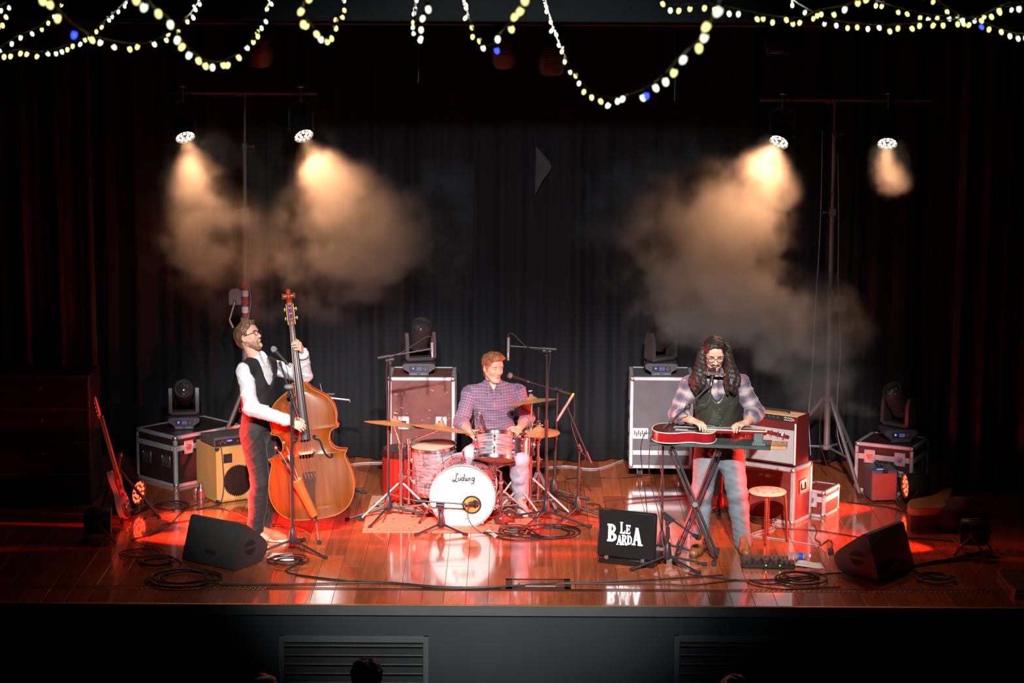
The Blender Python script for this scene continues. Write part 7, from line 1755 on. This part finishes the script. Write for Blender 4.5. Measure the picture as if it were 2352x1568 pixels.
# ---------------------------------------------------------------- spectators before the stage
def spectator(label, px, py, width_px, Y, hair_c, seed):
    top = P(px, py, Y); s_ = 1.0; hz = top.z-.135; x = top.x; base = np.array((x, Y, -1.12)); hgt = top.z+1.12
    t = thing('person', label, 'person', base, 0, 'spectators below the stage'); sk = skin_mat('skin_spectator', (.40, .24, .18))
    q = lambda a, b_, c: np.array((x+a, Y+b_, -1.12+c*hgt))
    S = SDF(); hc = Vector((x, Y, hz)); p = head_prims(S, hc, headR((.05, 1, -.05)), 1.0, neck=q(0, -.01, .84))
    S.el(q(0, 0, .73), (.17, .11, .19), None, .05).el(q(0, 0, .58), (.15, .11, .17), None, .05).el(q(0, 0, .51), (.165, .12, .12), None, .05)
    for a in (-1, 1):
        S.rc(q(0, 0, .82), q(a*.18, 0, .80), .05, .055, .05); S.rc(q(a*.19, 0, .80), q(a*.23, .0, .62), .052, .043, .02); S.rc(q(a*.23, 0, .62), q(a*.22, .1, .48), .043, .03, .02)
        hand(S, q(a*.22, .1, .48), (0, .25, -1), (-a, .1, 0), (0, 1, .2)); S.rc(q(a*.09, 0, .50), q(a*.1, .02, .27), .085, .058, .03); S.rc(q(a*.1, .02, .27), q(a*.1, -.01, .045), .056, .042, .03); S.rc(q(a*.1, -.02, .022), q(a*.11, .15, .018), .036, .03, .02)
    S.cut(base+np.array((0, 0, .002)), (0, 0, -1))
    obj('body', S.mesh('body', sk, .011, base=base), t)
    S = SDF(); S.el(q(0, 0, .73), (.185, .125, .2), None, .05).el(q(0, 0, .58), (.165, .125, .18), None, .05)
    for a in (-1, 1): S.rc(q(0, 0, .815), q(a*.18, 0, .80), .06, .068, .05); S.rc(q(a*.19, 0, .80), q(a*.23, 0, .62), .064, .056, .02); S.rc(q(a*.23, 0, .62), q(a*.222, .085, .50), .056, .042, .02)
    obj('jumper', S.mesh('jumper', M('dark_jumper', (.02, .02, .022), .85, var=.2), .011, noise=folds(.004, seed, 24), base=base), t)
    S = SDF(); S.el(q(0, 0, .51), (.178, .132, .12), None, .05)
    for a in (-1, 1): S.rc(q(a*.09, 0, .50), q(a*.1, .02, .27), .098, .072, .03); S.rc(q(a*.1, .02, .27), q(a*.1, -.01, .06), .07, .062, .03)
    obj('trousers', S.mesh('trousers', M('dark_trousers', (.018, .018, .022), .85, var=.2), .011, base=base), t)
    S = SDF(); S.el(p(0, -.02, .045), (.092, .112, .094), headR((.05, 1, -.05)), .02); S.rc(p(0, -.09, .0), p(0, -.07, -.09), .06, .05, .03); S.el(p(0, .09, -.03), (.085, .085, .11), headR((.05, 1, -.05)), .015, 's')
    obj('hair', S.mesh('hair', hair_mat('spectator_hair_%d' % seed, *hair_c), .006, noise=folds(.004, seed, 90), base=base), t)
spectator('spectator head in front of the left louvred vent', 842, 1512, 80, -3.3, ((.03, .010, .006), (.10, .035, .02)), 51)
spectator('top of a spectator head left of the louvred vent', 607, 1549, 40, -2.6, ((.04, .012, .008), (.12, .04, .025)), 52)
spectator('top of a spectator head before the right vent', 1688, 1550, 40, -2.6, ((.02, .010, .008), (.07, .03, .02)), 53)

# ------------------------------------------------------------------ cables on the floor
GC = 'cables on the stage floor'
def coil(name, label, px, py, w_px, turns, r, mat, seed, tail=None, lift=.012):
    c = F(px, py); R = w_px/2/285.0; r_ = random.Random(seed); pts = []; n = 14
    for i in range(int(turns*n)):
        a = 2*math.pi*i/n; k = i/n; rad = R*(.80+.2*math.sin(k*2.1+seed)+r_.uniform(-.02, .02)); ox_ = .06*R*math.sin(k*1.7+seed); oy_ = .06*R*math.cos(k*2.3)
        pts.append(Vector((rad*math.cos(a)+ox_, rad*.92*math.sin(a)+oy_, r+.002+(k % 3)*lift*.9+r_.uniform(0, .004))))
    if tail: pts += [F(x, y, r+.001)-c for x, y in tail]
    m = MB(); m.tube(spline(pts, 2), r, 6); o_ = m.build(name, mat, None, 60, loc=(c.x, c.y, 0)); return tag(o_, label, 'cable', 'coiled cables on the stage floor')
def cable(label, pix, r, mat, cat='cable', z=None, name='stage_cable'):
    pts = [F(x, y, r+.001) for x, y in pix]; return tube_thing(name, label, cat, pts, r, mat, GC, 6, 6)
coil('cable_coil', 'large black cable coil at the stage front left', 422, 1333, 165, 7, .0055, cablemat, 1, [(505, 1340), (560, 1341), (640, 1340)])
coil('cable_coil', 'black cable coil half under the left wedge monitor', 362, 1295, 100, 5, .0045, cablemat, 2)
coil('cable_coil', 'loose thin cable loops left of the wedge monitor', 320, 1272, 110, 2.2, .0040, cablemat, 3, [(300, 1240), (340, 1230), (390, 1205), (420, 1170), (480, 1150)], .003)
coil('cable_coil', 'black cable coil at the foot of bass mic stand', 661, 1292, 92, 5, .0045, cablemat, 4, [(655, 1310), (690, 1320), (800, 1333), (900, 1340)])
coil('cable_coil', 'red-lit cable coil in front of the low left case', 396, 1165, 86, 5, .0055, cablered, 5, [(360, 1180), (330, 1190)])
coil('cable_coil', 'black cable coil left of the right wedge monitor', 1838, 1331, 115, 6, .005, cablemat, 6, [(1780, 1340), (1740, 1338), (1720, 1330)])
coil('cable_coil', 'looped cable right of the right wedge monitor', 2152, 1332, 92, 4, .005, cablemat, 7, [(2120, 1320), (2090, 1300), (2160, 1290), (2220, 1280)])
coil('cable_coil', 'dark cable coil on the floor beneath the stool', 1752, 1200, 66, 4, .0045, cablemat, 8)
coil('cable_coil', 'big loop of cable at the right of the drums', 1268, 1225, 150, 2.5, .0055, cablemat, 9, [(1250, 1235), (1190, 1232), (1150, 1225), (1110, 1222)], .004)
coil('cable_coil', 'small tangle of cable before the bass drum right side', 1180, 1222, 80, 4, .0045, cablemat, 10)
coil('cable_coil', 'thin cable loops beside the sign case', 1345, 1165, 80, 2.5, .0035, cablered, 11, [(1380, 1180), (1420, 1160), (1500, 1150), (1580, 1145)], .003)
cable('long black cable running along the stage front centre', [(505, 1342), (640, 1341), (800, 1338), (900, 1340), (1000, 1349), (1100, 1350), (1220, 1343), (1300, 1338), (1420, 1335), (1560, 1327), (1660, 1320)], .0065, cablemat)
cable('second black cable beside the long front cable', [(680, 1320), (760, 1331), (900, 1337), (1010, 1346), (1120, 1347), (1250, 1340), (1400, 1340), (1500, 1339), (1600, 1342), (1700, 1330)], .005, cablemat)
cable('thick black cable to the right wedge monitor', [(1580, 1318), (1680, 1330), (1780, 1330), (1860, 1322), (1930, 1315), (2010, 1318), (2090, 1302), (2180, 1290), (2260, 1280)], .006, cablemat)
cable('thin cable winding towards the front right edge', [(1715, 1336), (1740, 1345), (1800, 1352), (1870, 1350), (1930, 1347)], .0035, cablemat)
cable('black cable from the drums to the sign case', [(1130, 1228), (1180, 1240), (1290, 1234), (1320, 1222), (1290, 1212), (1360, 1205)], .006, cablemat)
cable('cable across the floor behind the drums right', [(1300, 1100), (1350, 1095), (1420, 1098), (1500, 1090)], .0045, cablemat)
cable('red-brown cable crossing behind the sign case', [(1385, 1153), (1440, 1145), (1500, 1141), (1580, 1138), (1660, 1135)], .005, cablered)
cable('cable lying from the stool to the right edge', [(1740, 1210), (1800, 1213), (1870, 1217), (1930, 1226), (2000, 1236), (2090, 1235), (2190, 1243)], .0045, cablemat)
cable('blue and white twisted cable under the stool', [(1735, 1228), (1775, 1218), (1772, 1212), (1725, 1228), (1780, 1236), (1840, 1246), (1880, 1254), (1900, 1272), (1902, 1282)], .0045, cablegrey)
cable('black cable dropping from the amplifier case to the floor', [(1868, 1203), (1876, 1218), (1872, 1236), (1884, 1246), (1880, 1256), (1906, 1240), (1914, 1262)], .004, cablemat)
cable('cables lying beside the far right guitar case', [(1945, 1152), (1990, 1158), (2040, 1164), (2085, 1176), (2130, 1178)], .0045, cablemat)
cable('thin cable from the bottle towards the left cases', [(470, 1165), (520, 1170), (600, 1200), (650, 1204), (700, 1218), (725, 1240)], .0035, cablered)
cable('two-strand cable left of the bass mic stand', [(370, 1204), (470, 1192), (560, 1200), (650, 1210)], .004, cablemat)
cable('pale bundle of cables along the backdrop at left', [(760, 1077), (820, 1064), (890, 1062), (960, 1066)], .006, cablegrey)
cable('pale bundle of cables along the backdrop at right', [(1240, 1075), (1300, 1070), (1370, 1076), (1440, 1052)], .006, cablegrey)
cable('black cables bunched right of the right wedge', [(2095, 1298), (2150, 1288), (2220, 1275), (2270, 1262)], .007, cablemat)
tube_thing('microphone_cable', 'cable curling out of the bass drum port', 'cable', [P(1078, 1160, 2.2), P(1074, 1175, 2.2), P(1078, 1195, 2.18), P(1090, 1212, 2.1), F(1120, 1228, .005), F(1180, 1232, .005)], .0033, cablemat, 'microphone cables')
tube_thing('microphone_cable', 'cable running down the bass mic stand', 'cable', [P(652, 828, 1.52), P(660, 850, 1.5), P(668, 900, 1.49), P(675, 980, 1.49), P(670, 1080, 1.49), P(674, 1200, 1.49), P(690, 1262, 1.48), F(700, 1280, .005), F(690, 1288, .005)], .003, cablemat, 'microphone cables')
# cables hanging from the right tower
for k, (lb, pts) in enumerate((('slack pale cable hanging left of right lighting tower', [(1889, 300), (1887, 420), (1882, 560), (1872, 720), (1866, 850), (1858, 950), (1862, 1045)]),
                 ('cable along the mast of right lighting tower', [(1912, 440), (1902, 500), (1896, 650), (1891, 800), (1894, 880), (1882, 1000), (1900, 1070)]),
                 ('slack pale cable hanging right of right lighting tower', [(1924, 350), (1926, 500), (1925, 660), (1930, 800), (1924, 900), (1922, 980), (1932, 1030), (1948, 1060)]))):
    tube_thing('hanging_cable', lb, 'cable', [P(x, y, 3.86) for x, y in pts], .0035, cablegrey if k != 1 else cablered, 'cables hanging on the right tower')
tube_thing('hanging_cable', 'thin cable hanging along the left lighting tower mast', 'cable', [P(570, 480, 3.88), P(573, 560, 3.88), P(571, 640, 3.88), P(576, 690, 3.88), P(570, 730, 3.88)], .003, cablegrey)
# power plug near the right wedge
b = F(1908, 1272); t = thing('power_adapter', 'black power plug standing near the right wedge', 'power plug', (b.x, b.y, 0)); m = MB(); m.box((0, 0, .022), (.045, .06, .044), .008); m.build('housing', blackplastic, t); m = MB(); m.tube(spline([(0, 0, .044), (.01, 0, .09), (-.02, .0, .12), (-.06, .02, .08)], 4), .004, 6); m.build('lead', cablemat, t)
# small boxes lying in the drum cables
for (px, py, lb, c_) in ((1150, 1205, 'dark red gourd shaker lying by the bass drum', (.14, .03, .025)), (1170, 1196, 'small dark shaker ball behind the gourd shaker', (.09, .025, .02))):
    b = F(px, py); S = SDF(); S.el((b.x, b.y, .05), (.055, .05, .05)).rc((b.x+.03, b.y, .06), (b.x+.11, b.y+.02, .03), .02, .013); o = obj('shaker', S.mesh('shaker', M('shaker_%d' % px, c_, .3, coat=.5, var=.2), .005, base=A3(b)), None, b); tag(o, lb, 'shaker', 'shakers by the drums')

# ------------------------------------------------------------------ strings of festoon lights in the hall, near the camera
wire = M('festoon_wire', (.20, .20, .17), .5, var=.1)
bulb_y = M('bulb_warm', (.9, .85, .5), .3, emis=(1.0, .90, .30), estr=1.9); bulb_w = M('bulb_white', (.9, .9, .8), .3, emis=(.95, 1.0, .72), estr=2.0); bulb_b = M('bulb_blue', (.2, .2, .9), .3, emis=(.03, .06, 1.0), estr=3.5)
sock = M('bulb_socket', (.16, .16, .13), .5, var=.1)
mb = MB(); mb.ball((0, 0, -.012), (.0075, .0075, .011), 10, 7); BULB = {k: mb.mesh('bulb', v, 60) for k, v in (('y', bulb_y), ('w', bulb_w), ('b', bulb_b))}
ms = MB(); ms.cyl((0, 0, -.004), (0, 0, .010), .005, 8); SOCK = ms.mesh('socket', sock, 50)
def PD(px, py, dist): d = ray(px, py); return CAM+d*dist
def festoon(label, pts, mix, blues, spacing=.075, seed=1):
    r_ = random.Random(seed); pp = spline([Vector(p) for p in pts], 10); path = [PD(*p) for p in pp]; b0 = path[0].copy(); t = thing('festoon_string', label, 'string lights', b0, 0, 'festoon light strings hung in the hall')
    m = MB(); m.tube([p-b0+Vector((0, 0, .004)) for p in path], .0021, 5)
    m.tube([p-b0+Vector((.002*math.sin(i*1.9), .002*math.cos(i*1.9), .006)) for i, p in enumerate(path)], .0016, 4); m.build('wire', wire, t)
    for e_ in (path[0], path[-1]): m = MB(); m.tube([e_-b0, Vector((e_.x, e_.y, 6.0))-b0], .002, 5); m.build('hanging_wire', wire, t)      # up to the hall ceiling
    k = 0; left = .3
    for i in range(len(path)-1):
        a, b_ = pp[i], pp[i+1]; u = 0.0; L = math.hypot(b_.x-a.x, b_.y-a.y)*a.z/(2600*spacing)      # drops sit a regular step apart along the string
        while u+left <= L:
            u += left; p = lerp(path[i], path[i+1], u/L)-b0; kind = 'b' if k in blues else ('y' if r_.random() < mix else 'w'); rot = (r_.uniform(-.6, .6), r_.uniform(-.6, .6), 0)
            o_ = obj('bulb', BULB[kind], t, p+Vector((r_.uniform(-.006, .006), 0, r_.uniform(-.01, .004))), rot); obj('socket', SOCK, o_); k += 1; left = r_.uniform(.6, 1.4)
        left -= L-u
    return t
festoon('festoon string swagging down at the upper left corner', [(-30, 40, 9.0), (18, 10, 8.6), (-20, 118, 8.0), (50, 115, 8.2), (90, 121, 8.4), (140, 110, 8.6), (190, 88, 9.0), (235, 55, 9.6), (285, 8, 10.4), (300, -30, 11)], .5, (9,), .062, 1)
festoon('festoon string crossing diagonally beside the far left', [(-10, 118, 8.5), (40, 85, 8.8), (95, 58, 9.2), (150, 2, 10), (170, -30, 10.5)], .4, (), .1, 2)
festoon('short bulb chain with a blue bulb at upper left', [(85, -20, 4.8), (118, 8, 5.0), (160, 52, 5.4), (182, 68, 5.8), (205, 82, 6.4), (240, 92, 6.9), (300, 102, 7.4), (345, 98, 7.8), (395, 72, 8.4), (440, 30, 9.2), (470, -20, 10)], .85, (3,), .072, 3)
festoon('deep festoon swag over the left lighting tower', [(310, -30, 4.6), (355, 22, 4.9), (388, 46, 5.2), (415, 92, 5.6), (455, 132, 6.1), (500, 145, 6.6), (545, 125, 7.1), (570, 100, 7.7), (595, 62, 8.4), (612, 30, 9.0), (625, -20, 9.8)], .6, (24,), .062, 4)
festoon('narrow festoon loop above the double bass', [(712, -20, 5.4), (694, 27, 5.6), (712, 55, 5.9), (730, 80, 6.2), (745, 92, 6.5), (765, 72, 7.2), (775, 45, 8.0), (788, 5, 8.8), (792, -30, 9.4)], .75, (), .055, 5)
festoon('thin vertical festoon loop at top centre', [(955, -30, 9.2), (952, 30, 8.6), (955, 78, 8.0), (968, 84, 7.4), (972, 40, 6.6), (985, 20, 6.2), (978, -20, 5.6)], .3, (), .052, 6)
festoon('festoon loop right of top centre with a blue bulb', [(1062, -20, 9.4), (1075, 35, 8.8), (1085, 65, 8.3), (1098, 82, 7.8), (1108, 102, 7.2), (1130, 105, 6.7), (1148, 80, 6.2), (1175, 50, 5.6), (1195, 15, 5.0), (1210, -20, 4.6)], .75, (8,), .064, 7)
festoon('largest festoon swag hanging lowest at right of centre', [(1246, -30, 10.2), (1256, 15, 9.9), (1272, 72, 9.5), (1290, 115, 9.1), (1312, 158, 8.6), (1340, 195, 8.0), (1365, 218, 7.5), (1405, 228, 7.0), (1445, 220, 6.5), (1480, 206, 6.0), (1525, 175, 5.5), (1560, 135, 5.0), (1600, 100, 4.7), (1628, 60, 4.4), (1650, 15, 4.2), (1665, -30, 4.0)], .35, (20,), .066, 8)
festoon('long shallow festoon string at upper right', [(1510, -10, 7.8), (1545, 12, 7.6), (1620, 8, 7.4), (1700, 24, 7.6), (1770, 38, 7.8), (1840, 42, 8.0), (1880, 25, 8.4), (1950, 12, 6.8), (2000, -20, 6.4)], .8, (), .082, 9)
festoon('pale-wired festoon string sloping across the upper right', [(1790, -20, 9.4), (1840, 15, 9.0), (1890, 40, 8.6), (1950, 54, 8.3), (2040, 60, 8.0), (2120, 52, 7.8), (2180, 48, 8.0), (2250, 36, 8.6), (2330, 12, 9.0), (2370, 0, 9.2)], .75, (), .088, 10)
festoon('upper festoon string ending beyond the right edge', [(1985, -20, 9.0), (2020, 6, 8.8), (2080, 24, 8.5), (2140, 36, 8.3), (2210, 42, 8.1), (2270, 58, 8.0), (2320, 76, 8.0), (2370, 80, 8.0)], .7, (11,), .085, 11)
festoon('short festoon string in the top right corner', [(2120, -25, 8.6), (2170, 15, 8.4), (2230, 45, 8.2), (2290, 20, 7.4), (2330, 8, 7.0), (2370, 30, 7.2)], .9, (), .09, 12)

# ------------------------------------------------------------------ theatrical smoke drifting through the lamp beams
def smoke(name, label, lo, hi, blobs, dens, nscale, seed, thr=.42, aniso=.35):
    """a box of haze; blobs = (x, y, z, rx, ry, rz, weight) where the smoke has gathered"""
    lo, hi = Vector(lo), Vector(hi); c = (lo+hi)/2; s_ = hi-lo
    m = MB(); m.box((0, 0, 0), tuple(s_)); mt = bpy.data.materials.new(name); mt.use_nodes = True; nt = mt.node_tree; nt.nodes.clear()
    out = nt.nodes.new('ShaderNodeOutputMaterial'); vs = nt.nodes.new('ShaderNodeVolumeScatter'); vs.inputs['Anisotropy'].default_value = aniso; vs.inputs['Color'].default_value = (.95, .95, .95, 1)
    lk(nt, vs.outputs[0], out.inputs['Volume']); tc = nt.nodes.new('ShaderNodeTexCoord'); acc = None
    for (x, y, z, rx, ry, rz_, w_) in blobs:
        sb = nt.nodes.new('ShaderNodeVectorMath'); sb.operation = 'SUBTRACT'; sb.inputs[1].default_value = Vector((x, y, z))-c; lk(nt, tc.outputs['Object'], sb.inputs[0])
        dv = nt.nodes.new('ShaderNodeVectorMath'); dv.operation = 'DIVIDE'; dv.inputs[1].default_value = (rx, ry, rz_); lk(nt, sb.outputs[0], dv.inputs[0])
        dt = nt.nodes.new('ShaderNodeVectorMath'); dt.operation = 'DOT_PRODUCT'; lk(nt, dv.outputs[0], dt.inputs[0]); lk(nt, dv.outputs[0], dt.inputs[1])
        mr = nt.nodes.new('ShaderNodeMapRange'); mr.interpolation_type = 'SMOOTHSTEP'; mr.inputs[1].default_value = 0; mr.inputs[2].default_value = 1; mr.inputs[3].default_value = w_; mr.inputs[4].default_value = 0; lk(nt, dt.outputs['Value'], mr.inputs[0])
        if acc is None: acc = mr.outputs[0]
        else: ad = nt.nodes.new('ShaderNodeMath'); ad.operation = 'MAXIMUM'; lk(nt, acc, ad.inputs[0]); lk(nt, mr.outputs[0], ad.inputs[1]); acc = ad.outputs[0]
    mp = nt.nodes.new('ShaderNodeMapping'); mp.inputs['Location'].default_value = (seed, seed*1.7, seed*.3); lk(nt, tc.outputs['Object'], mp.inputs[0])
    n = nt.nodes.new('ShaderNodeTexNoise'); n.inputs['Scale'].default_value = nscale; n.inputs['Detail'].default_value = 4.0; lk(nt, mp.outputs[0], n.inputs['Vector'])
    wi = nt.nodes.new('ShaderNodeMath'); wi.operation = 'MULTIPLY_ADD'; wi.inputs[1].default_value = 4.2; wi.inputs[2].default_value = -2.2; lk(nt, n.outputs['Fac'], wi.inputs[0])      # wisps
    sm = nt.nodes.new('ShaderNodeMath'); sm.operation = 'ADD'; lk(nt, acc, sm.inputs[0]); lk(nt, wi.outputs[0], sm.inputs[1])
    mr = nt.nodes.new('ShaderNodeMapRange'); mr.interpolation_type = 'SMOOTHSTEP'; mr.inputs[1].default_value = .0; mr.inputs[2].default_value = 1.0; mr.inputs[3].default_value = .0; mr.inputs[4].default_value = 1.0; lk(nt, sm.outputs[0], mr.inputs[0])
    mm_ = nt.nodes.new('ShaderNodeMath'); mm_.operation = 'MULTIPLY_ADD'; mm_.inputs[1].default_value = .12; lk(nt, acc, mm_.inputs[0]); lk(nt, mr.outputs[0], mm_.inputs[2])
    mu = nt.nodes.new('ShaderNodeMath'); mu.operation = 'MULTIPLY'; ga = nt.nodes.new('ShaderNodeMath'); ga.operation = 'MULTIPLY'; ga.use_clamp = True; ga.inputs[1].default_value = 5.0; lk(nt, acc, ga.inputs[0]); lk(nt, ga.outputs[0], mu.inputs[0]); lk(nt, mm_.outputs[0], mu.inputs[1])
    m2 = nt.nodes.new('ShaderNodeMath'); m2.operation = 'MULTIPLY'; m2.inputs[1].default_value = dens; lk(nt, mu.outputs[0], m2.inputs[0]); lk(nt, m2.outputs[0], vs.inputs['Density'])
    o_ = m.build(name, mt, None, 0, loc=c); tag(o_, label, 'smoke', None, 'stuff'); return o_
def BL(px, py, Y, rx, ry, rz_, w_): p = P(px, py, Y); return (p.x, p.y, p.z, rx, ry, rz_, w_)
smoke('smoke_cloud', 'warm lit smoke drifting under the left tower lamps', (-3.9, 2.8, 1.3), (-.35, 4.4, 3.5),
      [BL(465, 430, 3.55, .50, .9, .72, .50), BL(530, 560, 3.45, .75, .9, .55, .60), BL(770, 430, 3.5, .50, .9, .55, .65), BL(830, 530, 3.4, .80, .9, .60, 1.0), BL(660, 520, 3.5, 1.7, 1.1, 1.0, .30), BL(1010, 520, 3.6, .9, .9, .8, .2)], 1.25, 2.7, 3.0)
smoke('smoke_cloud', 'rolling smoke rising behind the guitarist at right', (.5, 2.8, .75), (3.85, 4.4, 3.5),
      [BL(1750, 410, 3.5, .42, .9, .45, .6), BL(1650, 530, 3.4, .70, .9, .65, 1.0), BL(1640, 680, 3.4, .90, .9, .60, 1.0), BL(1830, 740, 3.5, .80, .9, .55, .9), BL(1880, 870, 3.5, .50, .7, .45, .85), BL(1965, 970, 3.5, .28, .4, .26, .8), BL(2040, 385, 3.6, .26, .7, .32, .42), BL(1560, 500, 3.5, 1.2, 1.0, .9, .34)], 1.5, 2.8, 8.0)
